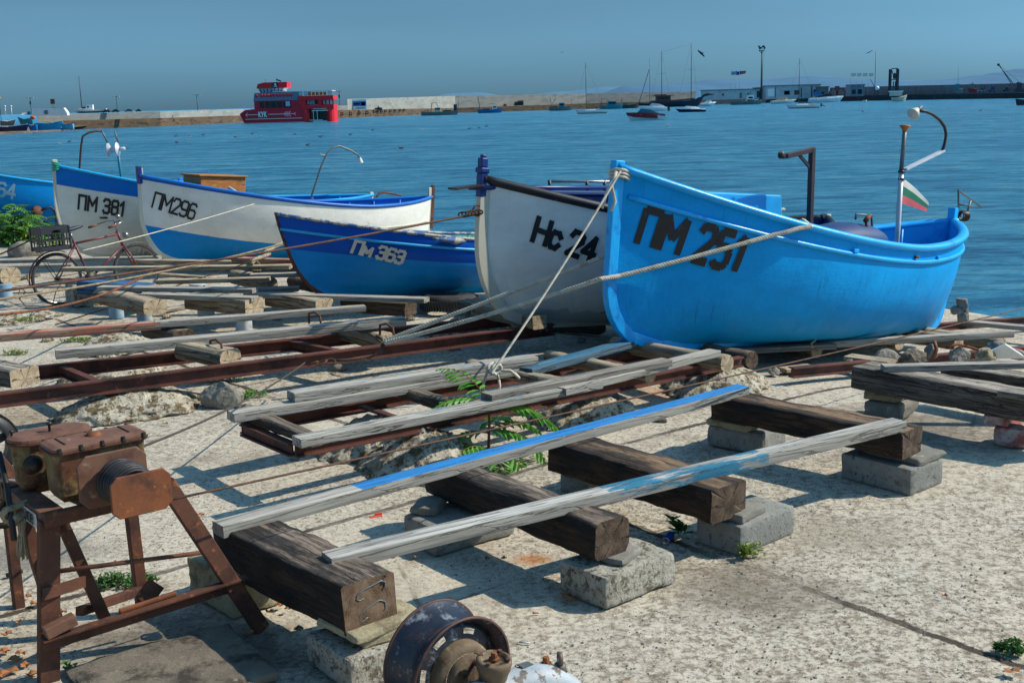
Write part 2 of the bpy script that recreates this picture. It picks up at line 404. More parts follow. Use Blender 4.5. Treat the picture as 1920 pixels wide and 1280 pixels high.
M['plank_red'] = wood_material('board_with_red_paint_traces', (150, 120, 100), (176, 148, 128), (96, 74, 60), top=(190, 156, 136), paint=(176, 104, 84), pt=.52, paint_dir=0)
M['plank_tan'] = wood_material('tan_board', (160, 138, 108), (188, 170, 142), (104, 84, 62), top=(184, 172, 150))
M['plank_blue'] = wood_material('blue_painted_board', (40, 84, 120), (60, 104, 140), (30, 50, 70), top=(50, 110, 160))
M['rust'] = gen('rusted_steel', (82, 50, 37), (108, 66, 46), 6, c3=(66, 40, 32), s3=5, t3=.55, c4=(150, 90, 52), s4=16, t4=.63, bump=.6, bs=60, bd=.003, rough=.78, metal=.15)
M['rust_rail'] = gen('rusted_rail_steel', (84, 48, 40), (106, 62, 50), 5, c3=(60, 36, 32), s3=4, t3=.55, c4=(136, 86, 62), s4=14, t4=.66, bump=.5, bs=60, bd=.003, rough=.75, metal=.15)
M['rust_orange'] = gen('orange_rust', (140, 80, 42), (104, 60, 38), 7, c3=(84, 50, 36), s3=5, t3=.54, c4=(190, 120, 50), s4=12, t4=.64, bump=.6, bs=60, bd=.003, rough=.8, metal=.1)
M['rust_plate'] = gen('rusted_flat_plate', (104, 70, 54), (126, 90, 72), 6, c3=(92, 60, 46), s3=5, t3=.56, c4=(160, 134, 112), s4=20, t4=.66, bump=.4, bs=60, bd=.002, rough=.75, metal=.15)
M['gearpaint'] = gen('rusting_olive_paint', (132, 116, 70), (108, 92, 54), 6, c3=(96, 56, 34), s3=5, t3=.50, w3=.05, c4=(48, 34, 26), s4=9, t4=.60, bump=.5, bs=40, bd=.003, rough=.65, metal=.1)
M['dark_steel'] = gen('dark_oily_steel', (42, 38, 36), (62, 54, 48), 8, c3=(84, 56, 40), s3=6, t3=.62, bump=.4, bs=50, bd=.002, rough=.5, metal=.4)
M['black_paint'] = gen('black_metal_paint', (24, 24, 27), (40, 36, 36), 7, c3=(88, 56, 48), s3=8, t3=.66, bump=.3, bs=50, bd=.002, rough=.5)
M['maroon_metal'] = gen('dark_maroon_painted_steel', (44, 28, 32), (64, 38, 40), 7, c3=(90, 58, 46), s3=8, t3=.66, bump=.3, bs=50, bd=.002, rough=.55)
M['maroon_bike'] = gen('faded_maroon_bicycle_paint', (120, 58, 62), (96, 44, 48), 9, c3=(86, 52, 38), s3=9, t3=.62, bump=.2, bs=60, bd=.001, rough=.45)
M['chrome'] = gen('dull_chrome', (170, 170, 168), (136, 134, 130), 12, c3=(108, 78, 54), s3=12, t3=.66, bump=.15, bs=60, bd=.001, rough=.3, metal=.8)
M['alu'] = gen('white_grey_aluminium', (206, 210, 214), (176, 180, 184), 6, c3=(130, 128, 124), s3=9, t3=.68, bump=.15, bs=60, bd=.001, rough=.45, metal=.2)
M['galv'] = gen('galvanised_tube', (118, 124, 122), (92, 98, 98), 8, c3=(80, 66, 54), s3=8, t3=.64, bump=.2, bs=60, bd=.001, rough=.5, metal=.4)
M['rubber'] = gen('worn_rubber', (40, 40, 40), (62, 60, 58), 8, c3=(92, 88, 80), s3=7, t3=.64, bump=.4, bs=60, bd=.002, rough=.85)
M['wirecoil'] = gen('black_wire_rope', (34, 34, 36), (58, 56, 56), 20, c3=(92, 80, 70), s3=20, t3=.66, bump=.5, bs=90, bd=.002, rough=.55, metal=.3)
M['rope'] = gen('white_laid_rope', (206, 200, 184), (176, 168, 150), 14, c3=(140, 128, 106), s3=10, t3=.62, bump=.8, bs=120, bd=.002, rough=.95)
M['rope_blue'] = gen('blue_grey_laid_rope', (150, 168, 176), (118, 138, 148), 14, bump=.8, bs=120, bd=.002, rough=.95)
M['rope_old'] = gen('frayed_old_rope', (170, 158, 132), (132, 120, 96), 14, c3=(92, 82, 66), s3=9, t3=.58, bump=.8, bs=120, bd=.002, rough=.95)
M['cable_tan'] = gen('tan_steel_cable', (150, 134, 108), (110, 92, 70), 20, bump=.5, bs=120, bd=.002, rough=.8)
M['cable_rust'] = gen('rusty_steel_cable', (112, 74, 52), (82, 56, 42), 20, c3=(60, 48, 40), s3=8, t3=.55, bump=.6, bs=140, bd=.002, rough=.8)
M['cable_dark'] = gen('dark_steel_cable', (62, 54, 48), (88, 76, 66), 20, bump=.6, bs=140, bd=.002, rough=.7, metal=.2)
M['pipe_white'] = gen('white_corrugated_pipe', (196, 204, 208), (170, 178, 182), 5, c3=(130, 128, 118), s3=5, t3=.60, bump=.3, bs=30, bd=.004, rough=.6)
M['pipe_blue'] = gen('pale_blue_corrugated_pipe', (134, 168, 192), (110, 146, 172), 5, c3=(170, 174, 170), s3=5, t3=.58, bump=.3, bs=30, bd=.004, rough=.6)
M['white_flake'] = gen('flaking_white_cast_iron', (178, 184, 188), (142, 150, 156), 6, c3=(96, 84, 72), s3=12, t3=.53, w3=.02, c4=(140, 84, 50), s4=16, t4=.66, w4=.02, bump=.6, bs=30, bd=.004, rough=.55)
M['drum_brown'] = gen('greasy_brown_drum', (118, 100, 76), (92, 74, 54), 8, c3=(70, 50, 36), s3=9, t3=.55, c4=(158, 142, 112), s4=22, t4=.62, bump=.6, bs=60, bd=.003, rough=.75)
M['rim_black'] = gen('black_wheel_rim_paint', (34, 40, 52), (54, 60, 72), 5, c3=(104, 78, 60), s3=6, t3=.60, w3=.08, c4=(136, 140, 144), s4=16, t4=.61, bump=.4, bs=50, bd=.002, rough=.38, metal=.3)
M['rim_rust'] = gen('rust_brown_rim_edge', (98, 66, 58), (76, 52, 48), 8, c3=(48, 42, 42), s3=9, t3=.58, bump=.5, bs=60, bd=.002, rough=.6, metal=.2)
M['black_plastic'] = gen('black_plastic', (30, 32, 36), (44, 46, 50), 8, c3=(84, 84, 84), s3=8, t3=.68, bump=.2, bs=50, bd=.001, rough=.45)
M['letter_black'] = gen('black_lettering', (20, 20, 24), (34, 32, 32), 10, c3=(60, 64, 70), s3=20, t3=.66, bump=.2, bs=60, bd=.001, rough=.5)
M['letter_white'] = gen('white_lettering', (214, 212, 200), (190, 188, 176), 10, c3=(120, 140, 160), s3=20, t3=.68, bump=.2, bs=60, bd=.001, rough=.5)
M['letter_sky'] = gen('pale_blue_lettering', (140, 176, 200), (120, 158, 186), 10, bump=.2, rough=.5)
def flat(name, c, rough=.6, d=.85, bump=.15): 
    return gen(name, c, [q * d for q in c], 3, bump=bump, bs=20, bd=.004, rough=rough)
M['blue_bright'] = gen('bright_blue_boat_paint', (0, 172, 244), (0, 158, 232), 5, c3=(0, 112, 200), s3=4, t3=.62, bump=.35, bs=14, bd=.01, rough=.34)
M['blue_mid'] = gen('mid_blue_boat_paint', (0, 110, 200), (0, 96, 182), 5, c3=(120, 140, 150), s3=9, t3=.70, w3=.02, bump=.3, bs=20, bd=.006, rough=.4)
M['blue_sky'] = gen('sky_blue_boat_paint', (30, 168, 226), (22, 150, 210), 5, c3=(150, 160, 160), s3=9, t3=.69, w3=.02, bump=.3, bs=20, bd=.006, rough=.4)
M['blue_deep'] = gen('deep_blue_boat_paint', (12, 46, 120), (8, 36, 98), 5, c3=(90, 96, 110), s3=12, t3=.68, w3=.02, bump=.3, bs=20, bd=.006, rough=.4)
M['blue_cover'] = gen('dark_blue_cover', (14, 62, 116), (10, 48, 96), 5, c3=(190, 200, 206), s3=9, t3=.70, w3=.02, bump=.3, bs=20, bd=.006, rough=.62)
M['navy_rail'] = gen('flaked_dark_rail_paint', (24, 24, 30), (38, 36, 40), 8, c3=(150, 140, 120), s3=14, t3=.66, w3=.02, bump=.4, bs=40, bd=.004, rough=.5)
M['grey_blue_rail'] = gen('flaked_blue_grey_rail', (60, 96, 140), (40, 80, 136), 8, c3=(170, 162, 146), s3=9, t3=.50, w3=.02, bump=.5, bs=40, bd=.004, rough=.65)
M['inside_green'] = gen('pale_green_inner_paint', (70, 150, 140), (120, 176, 168), 5, c3=(40, 100, 96), s3=5, t3=.56, bump=.3, bs=20, rough=.6)
M['wood_box'] = gen('orange_rusting_box', (190, 118, 40), (160, 92, 34), 7, stretch=(1, 1, 4), c3=(110, 56, 30), s3=5, t3=.60, c4=(206, 150, 70), s4=12, t4=.62, bump=.3, bs=30, bd=.003, rough=.6)
M['white_pl'] = flat('white_plastic', (214, 216, 214), .4)
M['green_line'] = flat('green_flag_cloth', (0, 122, 92), .8)
M['red_cloth'] = flat('faded_red_cloth', (214, 60, 70), .8)
M['pink_cloth'] = flat('faded_pink_red_cloth', (220, 96, 104), .8)
M['white_cloth'] = flat('white_cloth', (222, 220, 208), .8)
M['blue_cloth'] = flat('blue_cloth', (30, 60, 160), .8)
M['skyblue_cloth'] = flat('pale_blue_cloth', (110, 170, 200), .8)
M['green_rope'] = flat('green_rope_fibre', (40, 170, 130), .9)
M['skin_dry_leaf'] = gen('dry_brown_leaf', (170, 112, 66), (136, 84, 48), 12, c3=(96, 56, 34), s3=12, t3=.6, bump=.3, rough=.85)
M['red_chip'] = flat('red_plastic_fragment', (206, 84, 60), .7)
M['butt'] = flat('cigarette_paper', (222, 220, 212), .9)
M['butt_tan'] = flat('cigarette_filter', (176, 118, 76), .9)
def leaf_material(name, c1, c2):
    n = NT(name); o = n.coord()
    col = n.mix(n.ramp(n.noise(o, 14, 4, .6), [(.35, 0.0), (.65, 1.0)]), lin(c1), lin(c2))
    m = n.done(col, .5); n.bs.inputs['Subsurface Weight'].default_value = 0.0
    tr = n.n.new('ShaderNodeBsdfTranslucent'); n.link(col, tr.inputs[0]); mx = n.n.new('ShaderNodeMixShader'); mx.inputs[0].default_value = .35
    out = n.n['Material Output']; n.link(n.bs.outputs[0], mx.inputs[1]); n.link(tr.outputs[0], mx.inputs[2]); n.link(mx.outputs[0], out.inputs[0])
    return m
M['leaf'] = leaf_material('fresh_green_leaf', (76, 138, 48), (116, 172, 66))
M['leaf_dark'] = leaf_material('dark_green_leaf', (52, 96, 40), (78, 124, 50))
M['leaf_yellow'] = leaf_material('yellow_green_leaf', (140, 160, 60), (110, 140, 50))
M['stem_red'] = flat('reddish_stem', (140, 84, 60), .7)
M['stem_green'] = flat('green_stem', (110, 140, 60), .7)
# far things
M['f_conc'] = gen('pale_harbour_concrete', (142, 145, 140), (160, 159, 150), .35, stretch=(1, 1, 3), c3=(132, 132, 124), s3=.25, t3=.56, c4=(180, 174, 158), s4=.6, t4=.62, bump=.5, bs=2, bd=.1, rough=.95)
M['f_wall2'] = gen('stained_harbour_wall', (140, 140, 142), (116, 118, 124), .5, stretch=(2.4, 2.4, .3), c3=(150, 116, 108), s3=.4, t3=.56, c4=(96, 100, 108), s4=.9, t4=.58, bump=.5, bs=2, bd=.1, rough=.95)
M['f_base'] = gen('rusty_quay_base', (116, 92, 66), (86, 72, 56), .5, stretch=(1, 1, 4), c3=(54, 48, 44), s3=.4, t3=.56, c4=(150, 106, 70), s4=.9, t4=.60, bump=.6, bs=2, bd=.15, rough=.95)
M['f_dark'] = gen('dark_quay_base', (44, 54, 62), (60, 66, 70), .5, c3=(90, 84, 74), s3=.6, t3=.62, bump=.6, bs=2, bd=.15, rough=.9)
M['f_rock'] = gen('far_brown_rock', (136, 120, 104), (108, 94, 82), .8, c3=(76, 68, 62), s3=.9, t3=.56, bump=.8, bs=3, bd=.2, rough=.95)
M['ferry_red'] = flat('ferry_red_paint', (240, 14, 34), .4, .9, .05)
M['ferry_dark'] = flat('ferry_crimson_side', (206, 12, 50), .4, .9, .05)
M['ferry_grey'] = flat('ferry_blue_grey_band', (104, 124, 142), .5, .92, .05)
M['white'] = flat('white_boat_paint', (242, 243, 240), .4, .92, .05)
M['cream'] = flat('cream_boat_paint', (206, 200, 180), .5, .9)
M['window'] = flat('dark_window_glass', (24, 30, 38), .12, .9, 0)
M['window_pale'] = flat('pale_window_opening', (176, 196, 206), .3, .9, 0)
M['orange'] = flat('orange_life_jackets', (226, 96, 24), .7)
M['navy'] = flat('navy_boat_paint', (22, 36, 66), .4)
M['brown_cabin'] = flat('brown_cabin_wood', (112, 66, 54), .6)
M['turq'] = flat('turquoise_boat_paint', (30, 130, 150), .5)
M['teal_canvas'] = flat('teal_boat_canvas', (40, 120, 140), .7)
M['f_blue'] = flat('far_blue_boat_paint', (26, 110, 170), .5)
M['f_cyan'] = flat('far_cyan_boat_paint', (40, 150, 186), .5)
M['f_grey'] = flat('far_weathered_grey_hull', (110, 120, 116), .6)
M['mast'] = flat('dark_mast_metal', (40, 52, 60), .5)
M['mast_pale'] = flat('pale_mast_metal', (170, 176, 176), .5)
M['red_far'] = flat('red_machine_paint', (150, 36, 40), .6)
M['crimson'] = flat('crimson_speedboat_paint', (130, 16, 36), .35)
M['yellow'] = flat('yellow_paint', (214, 166, 30), .6)
M['tan'] = flat('tan_tarpaulin', (170, 146, 104), .8)
M['bird'] = flat('grey_bird_feathers', (96, 98, 98), .9)
M['bird_dark'] = flat('dark_bird_feathers', (40, 42, 44), .9)
M['bird_white'] = flat('white_bird_feathers', (190, 190, 184), .9)
M['globe'] = flat('white_lamp_globe', (228, 230, 226), .3)
M['build_white'] = gen('whitewashed_shed_wall', (190, 196, 198), (168, 174, 178), .6, c3=(140, 140, 138), s3=.8, t3=.62, bump=.1, bs=4, rough=.8)
M['build_roof'] = flat('grey_sheet_roof', (120, 124, 126), .6)
M['car_blue'] = flat('blue_car_paint', (30, 80, 140), .35); M['car_dark'] = flat('dark_green_car_paint', (28, 52, 54), .35)
M['car_grey'] = flat('grey_car_paint', (130, 138, 144), .35); M['car_red'] = flat('dark_red_car_paint', (120, 34, 40), .35)
M['hill'] = None
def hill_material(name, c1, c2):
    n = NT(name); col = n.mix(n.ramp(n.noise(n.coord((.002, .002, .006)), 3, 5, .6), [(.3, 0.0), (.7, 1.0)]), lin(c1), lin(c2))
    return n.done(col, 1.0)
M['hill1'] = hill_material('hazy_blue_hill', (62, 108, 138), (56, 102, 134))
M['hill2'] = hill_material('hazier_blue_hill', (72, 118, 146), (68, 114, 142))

def water_material():
    n = NT('harbour_water')
    big = n.noise(n.coord((.012, .05, .05)), 1.0, 4, .6)
    col = n.mix(n.ramp(big, [(.35, 0.0), (.7, 1.0)]), lin((60, 168, 214)), lin((92, 190, 228)))
    f1 = n.noise(n.coord((.26, .62, 1)), 1.0, 11, .84, .35)
    f2 = n.noise(n.coord((.9, 3.2, 1), loc=(3, 5, 0)), 1.0, 5, .66, .5)
    col = n.mix(n.math('MULTIPLY', n.ramp(f1, [(.50, 0.0), (.58, 1.0)]), .75), col, lin((10, 104, 154)))  # glint and shade of the ripples put into the colour
    col = n.mix(n.math('MULTIPLY', n.ramp(f1, [(.40, 1.0), (.47, 0.0)]), .65), col, lin((150, 216, 234)))
    col = n.mix(n.math('MULTIPLY', n.ramp(f2, [(.52, 0.0), (.62, 1.0)]), .45), col, lin((0, 78, 122)))
    b = n.bump(f1, 1.0, 1.6)
    b = n.bump(f2, 1.0, .35, b)
    m = n.done(col, .22, 0.0, b); n.bs.inputs['IOR'].default_value = 1.33
    return m
M['water'] = water_material()
# ------------------------------------------------------------------ hulls
class Hull:
    def __init__(s, L, B, Hb, Hm, Hs, um=.62, rb=.5, rs=.25, rake=0.0, rakes=.05, nb=1.35, nm=2.5, ns=1.6, zc=.42, fb=2.0, fs=2.6, transom=0.0, flare=.0, pb=1.7):
        s.__dict__.update(locals())
    def sheer(s, u):
        if u < s.um: return s.Hm + (s.Hb - s.Hm) * ((s.um - u) / s.um) ** s.pb
        return s.Hm + (s.Hs - s.Hm) * ((u - s.um) / (1 - s.um)) ** 1.6
    def half(s, u):
        m = .54
        if u < m: f = 1 - (1 - u / m) ** s.fb
        else:
            t = (u - m) / (1 - m); f = 1 - (1 - s.transom) * t ** s.fs
        return s.B / 2 * max(0.0, f)
    def nexp(s, u):
        if u < .5: k = u / .5; return s.nb + (s.nm - s.nb) * (k * k * (3 - 2 * k))
        k = (u - .5) / .5; return s.nm + (s.ns - s.nm) * (k * k * (3 - 2 * k))
    def P(s, u, v, side=-1, inset=0.0):
        th = v * PI / 2; n = s.nexp(u)
        yr = math.sin(th) ** (2 / n); zr = 1 - max(0.0, math.cos(th)) ** (2 / n)
        return s.Q(u, yr, zr, side, inset)
    def Q(s, u, yr, zr, side, inset=0.0):
        def curve(r, zc):
            if zr >= zc: return 0.0
            return r * (1 - math.sqrt(max(0.0, 1 - (1 - zr / zc) ** 2)))
        x0 = curve(s.rb, s.zc) + s.rake * (1 - zr) ** 1.2 + inset
        x1 = s.L - curve(s.rs, .35) - s.rakes * (1 - zr) - inset
        y = max(0.0, s.half(u) * (yr + s.flare * (zr - 1) * .0) - inset)
        return V((x0 + (x1 - x0) * u, side * y, zr * s.sheer(u)))
    def yr_of(s, u, zr):
        n = s.nexp(u); c = max(0.0, 1 - zr) ** (n / 2); th = math.acos(min(1, c)); return math.sin(th) ** (2 / n)
    def at(s, x, z, side=-1, off=0.0):
        """hull surface point for a given length position x and height z"""
        u = x / s.L
        for _ in range(12):
            zr = min(1, max(0, z / s.sheer(u))); q = s.Q(u, s.yr_of(u, zr), zr, side); u += (x - q.x) / s.L; u = min(1, max(0, u))
        zr = min(1, max(0, z / s.sheer(u)))
        p = s.Q(u, s.yr_of(u, zr), zr, side)
        if off:
            du = s.Q(min(1, u + .01), s.yr_of(min(1, u + .01), zr), zr, side) - p
            z2 = max(0, zr - .02); dz = s.Q(u, s.yr_of(u, z2), z2, side) - p
            nn = du.cross(dz).normalized()
            if nn.y * side < 0: nn = -nn
            p = p + nn * off
        return p
    def skin(s, mb, nu=64, nv=26, inset=0.0, v0=0.0, lap=0):
        old = mb.smooth; mb.smooth = True
        for side in (-1, 1):
            vs = []; uvs = []
            for i in range(nu + 1):
                u = i / nu; u = .5 - .5 * math.cos(PI * u) if nu > 20 else u
                for j in range(nv + 1):
                    v = v0 + (1 - v0) * j / nv
                    p = s.P(u, v, side, inset)
                    zr = p.z / max(1e-6, s.sheer(u))
                    if lap and .12 < zr < .98:
                        k = zr * lap; k = k - math.floor(k)
                        p.y += side * (1 - k) * .016 * min(1, s.half(u) * 6)
                    vs.append(p); uvs.append((u, zr))
            fs = []; fu = []
            for i in range(nu):
                for j in range(nv):
                    f = [i * (nv + 1) + j, (i + 1) * (nv + 1) + j, (i + 1) * (nv + 1) + j + 1, i * (nv + 1) + j + 1]
                    if (side > 0) ^ (inset > 0): f.reverse()
                    fs.append(f); fu.append([uvs[k] for k in f])
            mb.add(vs, fs, fu)
        mb.smooth = old
    def sheerline(s, side, du=0.0, zr=1.0, off=0.0, u0=0.0, u1=1.0, n=48):
        out = []
        for i in range(n + 1):
            u = u0 + (u1 - u0) * i / n
            p = s.Q(u, s.yr_of(u, zr), zr, side); p.y += side * off; out.append(p)
        return out

class Boat:
    """a boat frame: local x from bow to stern, y away from the camera side, z up; built straight in world space"""
    def __init__(s, name, label, cat, a, b, z, pitch, hull, yaw=0.0, group=None):
        R = Matrix((DU, DV, DZ)).transposed().to_4x4() @ Matrix.Rotation(yaw, 4, 'Z') @ Matrix.Rotation(pitch, 4, 'Y')
        s.m = Matrix.Translation(W(a, b, z)) @ R; s.mi = s.m.inverted(); s.h = hull
        s.root = thing(name, label, cat, W(a, b, z), group)
    def mb(s): return MB(s.m)
    def loc(s, px, py, y=0.0):
        """local point of the plane y=const seen at the photo point"""
        o = s.mi @ V((0, 0, CH)); d = (s.mi.to_3x3() @ ray(px, py)); t = (y - o.y) / d.y
        return o + d * t
    def surf(s, px, py, side=-1, off=0.0):
        y = side * s.h.B / 3
        for _ in range(10):
            q = s.loc(px, py, y); p = s.h.at(q.x, q.z, side); y = .5 * y + .5 * p.y
        return s.h.at(q.x, q.z, side, off)
    def part(s, name, mb, mats, parent=None, **k): return part(name, mb, mats, parent or s.root, **k)

GL = {
 'П': (.62, [[(0, 0), (0, 1)], [(0, 1), (.62, 1)], [(.62, 1), (.62, 0)]]),
 'М': (.74, [[(0, 0), (0, 1)], [(0, 1), (.37, .38)], [(.37, .38), (.74, 1)], [(.74, 1), (.74, 0)]]),
 'Н': (.62, [[(0, 0), (0, 1)], [(.62, 0), (.62, 1)], [(.08, .5), (.54, .5)]]),
 'с': (.46, [[(.46, .16), (.34, .0), (.12, .0), (0, .16), (0, .52), (.12, .66), (.34, .66), (.46, .52)]]),
 'м': (.56, [[(0, 0), (0, .66)], [(0, .66), (.28, .22)], [(.28, .22), (.56, .66)], [(.56, .66), (.56, 0)]]),
 'К': (.56, [[(0, 0), (0, 1)], [(.06, .48), (.54, 1)], [(.16, .56), (.56, 0)]]),
 'У': (.56, [[(0, 1), (.28, .42)], [(.56, 1), (.12, 0)]]),
 '0': (.56, [[(.1, 0), (0, .12), (0, .88), (.1, 1), (.46, 1), (.56, .88), (.56, .12), (.46, 0), (.1, 0)]]),
 '1': (.30, [[(.0, .74), (.24, 1), (.24, 0)]]),
 '2': (.56, [[(0, .80), (.1, 1), (.44, 1), (.56, .86), (.56, .64), (0, .0), (.56, .0)]]),
 '3': (.54, [[(0, .86), (.1, 1), (.42, 1), (.54, .88), (.54, .64), (.40, .52), (.16, .52)], [(.40, .52), (.54, .40), (.54, .12), (.42, 0), (.1, 0), (0, .14)]]),
 '4': (.60, [[(.44, 0), (.44, 1), (0, .30), (.60, .30)]]),
 '5': (.54, [[(.54, 1), (.04, 1), (.0, .56), (.40, .58), (.54, .44), (.54, .12), (.42, 0), (.08, 0), (0, .12)]]),
 '6': (.56, [[(.54, .88), (.44, 1), (.12, 1), (0, .86), (0, .12), (.12, 0), (.44, 0), (.56, .12), (.56, .44), (.44, .56), (.04, .56)]]),
 '8': (.54, [[(.1, .54), (0, .66), (0, .88), (.1, 1), (.44, 1), (.54, .88), (.54, .66), (.44, .54), (.1, .54), (0, .42), (0, .12), (.1, 0), (.44, 0), (.54, .12), (.54, .42), (.44, .54)]]),
 '9': (.56, [[(.56, .44), (.12, .44), (0, .56), (0, .88), (.12, 1), (.44, 1), (.56, .88), (.56, .12), (.44, 0), (.1, 0), (0, .12)]]),
 'Б': (.54, [[(.52, 1), (0, 1), (0, 0), (.42, 0), (.54, .12), (.54, .42), (.42, .54), (0, .54)]]),
 ' ': (.18, []), '.': (.0, [])}
def text_quads(text, gap=.22, th=.17, ext=.42):
    """strokes of a line of lettering as quads in (x, y), cap height 1; returns quads and total width"""
    x = 0; out = []
    for ch in text:
        w, strokes = GL[ch]
        for st in strokes:
            for (p, q) in zip(st[:-1], st[1:]):
                dx, dy = q[0] - p[0], q[1] - p[1]; l = math.hypot(dx, dy); dx /= l; dy /= l; e = th * ext
                ax, ay = p[0] - dx * e, p[1] - dy * e; bx, by = q[0] + dx * e, q[1] + dy * e; nx, ny = -dy * th / 2, dx * th / 2
                out.append([(x + ax + nx, ay + ny), (x + bx + nx, by + ny), (x + bx - nx, by - ny), (x + ax - nx, ay - ny)])
        x += w + gap
    return out, x - gap
def lettering(boat, text, pl, pr, pt, mat, side=-1, gap=.22, th=.17, off=.007, name='lettering', ext=.42):
    """pl, pr = baseline start and end, pt = top of the first letter, all as points of the photo, turned into hull positions first"""
    quads, wd = text_quads(text, gap, th, ext)
    L_ = boat.surf(*pl, side); R_ = boat.surf(*pr, side); T_ = boat.surf(*pt, side)
    ex, ez = (R_.x - L_.x) / wd, (R_.z - L_.z) / wd; tx, tz = T_.x - L_.x, T_.z - L_.z
    mb = boat.mb()
    for k, q in enumerate(quads):
        n = 6; o = off + k * .00035; vs = []
        for i in range(n + 1):
            for j in range(3):
                s_, t_ = i / n, j / 2
                X = (q[0][0] * (1 - s_) + q[1][0] * s_) * (1 - t_) + (q[3][0] * (1 - s_) + q[2][0] * s_) * t_
                Y = (q[0][1] * (1 - s_) + q[1][1] * s_) * (1 - t_) + (q[3][1] * (1 - s_) + q[2][1] * s_) * t_
                vs.append(boat.h.at(L_.x + X * ex + Y * tx, L_.z + X * ez + Y * tz, side, o))
        mb.add(vs, [(i * 3 + j, (i + 1) * 3 + j, (i + 1) * 3 + j + 1, i * 3 + j + 1) for i in range(n) for j in range(2)])
    return boat.part(name, mb, mat, fixn=False)
def plane_text(mb, text, o, ex, ey, gap=.22, th=.17, nrm=None):
    quads, wd = text_quads(text, gap, th); o, ex, ey = V(o), V(ex), V(ey)
    nrm = nrm or ex.cross(ey).normalized() * .002
    for k, q in enumerate(quads): mb.add([o + ex * x + ey * y + nrm * (1 + k * .12) for x, y in q], [(0, 1, 2, 3)])

def build_boat(bt, hullmat, inmat, railmat, stemmat, lap=0, rail=(.035, .045), strake=None, strakemat=None, thwarts=(.3, .55, .75), deck=.16, sdeck=.9, post=.12, stempost=.10, floormat=None, stem_w=.05, deckmat=None, ribs=4, ribmat=None, stem_f=.035):
    h = bt.h
    mb = bt.mb(); h.skin(mb, lap=lap); bt.part('hull', mb, hullmat, fixn=False)
    mb = bt.mb(); h.skin(mb, nu=40, nv=16, inset=.035); bt.part('inner_lining', mb, inmat, fixn=False)
    # keel and stem as one bar along the profile
    pts = []
    for i in range(17): pts.append(h.Q(0, 0, 1 - i / 16, -1))
    for i in range(1, 12): pts.append(V((pts[16].x + (h.Q(1, 0, 0, -1).x - pts[16].x) * i / 12, 0, 0)))
    for i in range(13): pts.append(h.Q(1, 0, i / 12, -1))
    pts = [pts[0] + V((-.0, 0, stempost))] + pts + [pts[-1] + V((0, 0, post))]
    mb = bt.mb(); rings = []
    cx, cz = h.L * .5, h.Hm * .7
    for i, p in enumerate(pts):
        t = (pts[min(i + 1, len(pts) - 1)] - pts[max(0, i - 1)]).normalized(); nn = V((t.z, 0, -t.x))
        if nn.dot(p - V((cx, 0, cz))) < 0: nn = -nn
        w = stem_w / 2
        rings.append([p + nn * stem_f + V((0, -w * .7, 0)), p + nn * stem_f + V((0, w * .7, 0)), p - nn * .06 + V((0, w, 0)), p - nn * .06 + V((0, -w, 0))])
    mb.loft(rings); bt.part('stem_and_keel', mb, stemmat, bevel=.008)
    for side in (-1, 1):
        mb = bt.mb(); sl = h.sheerline(side); n = len(sl); rings = []
        for i, p in enumerate(sl):
            k = min(1, h.half(i / (n - 1)) / .12); w = rail[0]; hh = rail[1] / 2
            cs = []
            for q in range(10):
                an = 2 * PI * q / 10; cs.append(p + V((0, side * (-.012 + w * math.cos(an)) , hh * math.sin(an))))
            rings.append(cs)
        mb.smooth = True; mb.loft(rings); bt.part('gunwale', mb, railmat)
        if strake:
            for (zr, r, u0, u1) in strake:
                mb = bt.mb(); mb.tube(h.sheerline(side, zr=zr, off=.006, u0=u0, u1=u1), r, 8); bt.part('rubbing_strake', mb, strakemat or railmat)
    def plate(u0, u1, drop, name, mat, t=.03, n=8):
        mb = bt.mb(); rings = []
        for i in range(n + 1):
            u = u0 + (u1 - u0) * i / n; zs = h.sheer(u) - drop; zr = max(0, zs / h.sheer(u))
            p = h.Q(u, h.yr_of(u, zr), zr, -1, .03); y = abs(p.y)
            rings.append([V((p.x, -y, zs)), V((p.x, y, zs)), V((p.x, y, zs - t)), V((p.x, -y, zs - t))])
        mb.loft(rings); return bt.part(name, mb, mat)
    if deck: plate(.02, deck, .07, 'foredeck', deckmat or inmat)
    if sdeck: plate(sdeck, .985, .10, 'stern_deck', deckmat or inmat)
    for tu in thwarts: plate(tu - .022, tu + .022, .22, 'thwart', floormat or inmat, n=2)
    plate(.12, .93, h.Hm * .72, 'floor_boards', floormat or inmat, n=12)
    for k in range(ribs):
        u = .92 - .075 * k
        mb = bt.mb(); mb.tube([h.P(u, v, 1, .045) for v in (.55, .7, .85, .98)], .016, 5); bt.part('rib', mb, ribmat or inmat)

# ================================================================== SETTING
# ground: one sheet sloping into the water along DU
def wob(x, y, s=1.0): return noise.fractal(V((x * .35, y * .35, 0)), .9, 2, 4) * .018 * s
mb = MB(); mb.smooth = True
na = [-60, -30, -12, -6] + [-4 + .2 * i for i in range(103)] + [17, 19, 24]
nb_ = [-70, -40, -20, -10, -5] + [-3 + .25 * i for i in range(110)] + [25 + i for i in range(1, 20, 2)]
for a in na:
    for b in nb_:
        p = W(a, b, gz(a) + (wob(a, b) if -5 < a < 17 else 0)); mb.v.append(p)
n2 = len(nb_)
for i in range(len(na) - 1):
    for j in range(n2 - 1):
        mb.f.append([i * n2 + j, (i + 1) * n2 + j, (i + 1) * n2 + j + 1, i * n2 + j + 1]); mb.mi.append(0); mb.sm.append(True)
single('ground', None, None, mb, M['ground'], loc=(0, 0, 0), kind='structure')
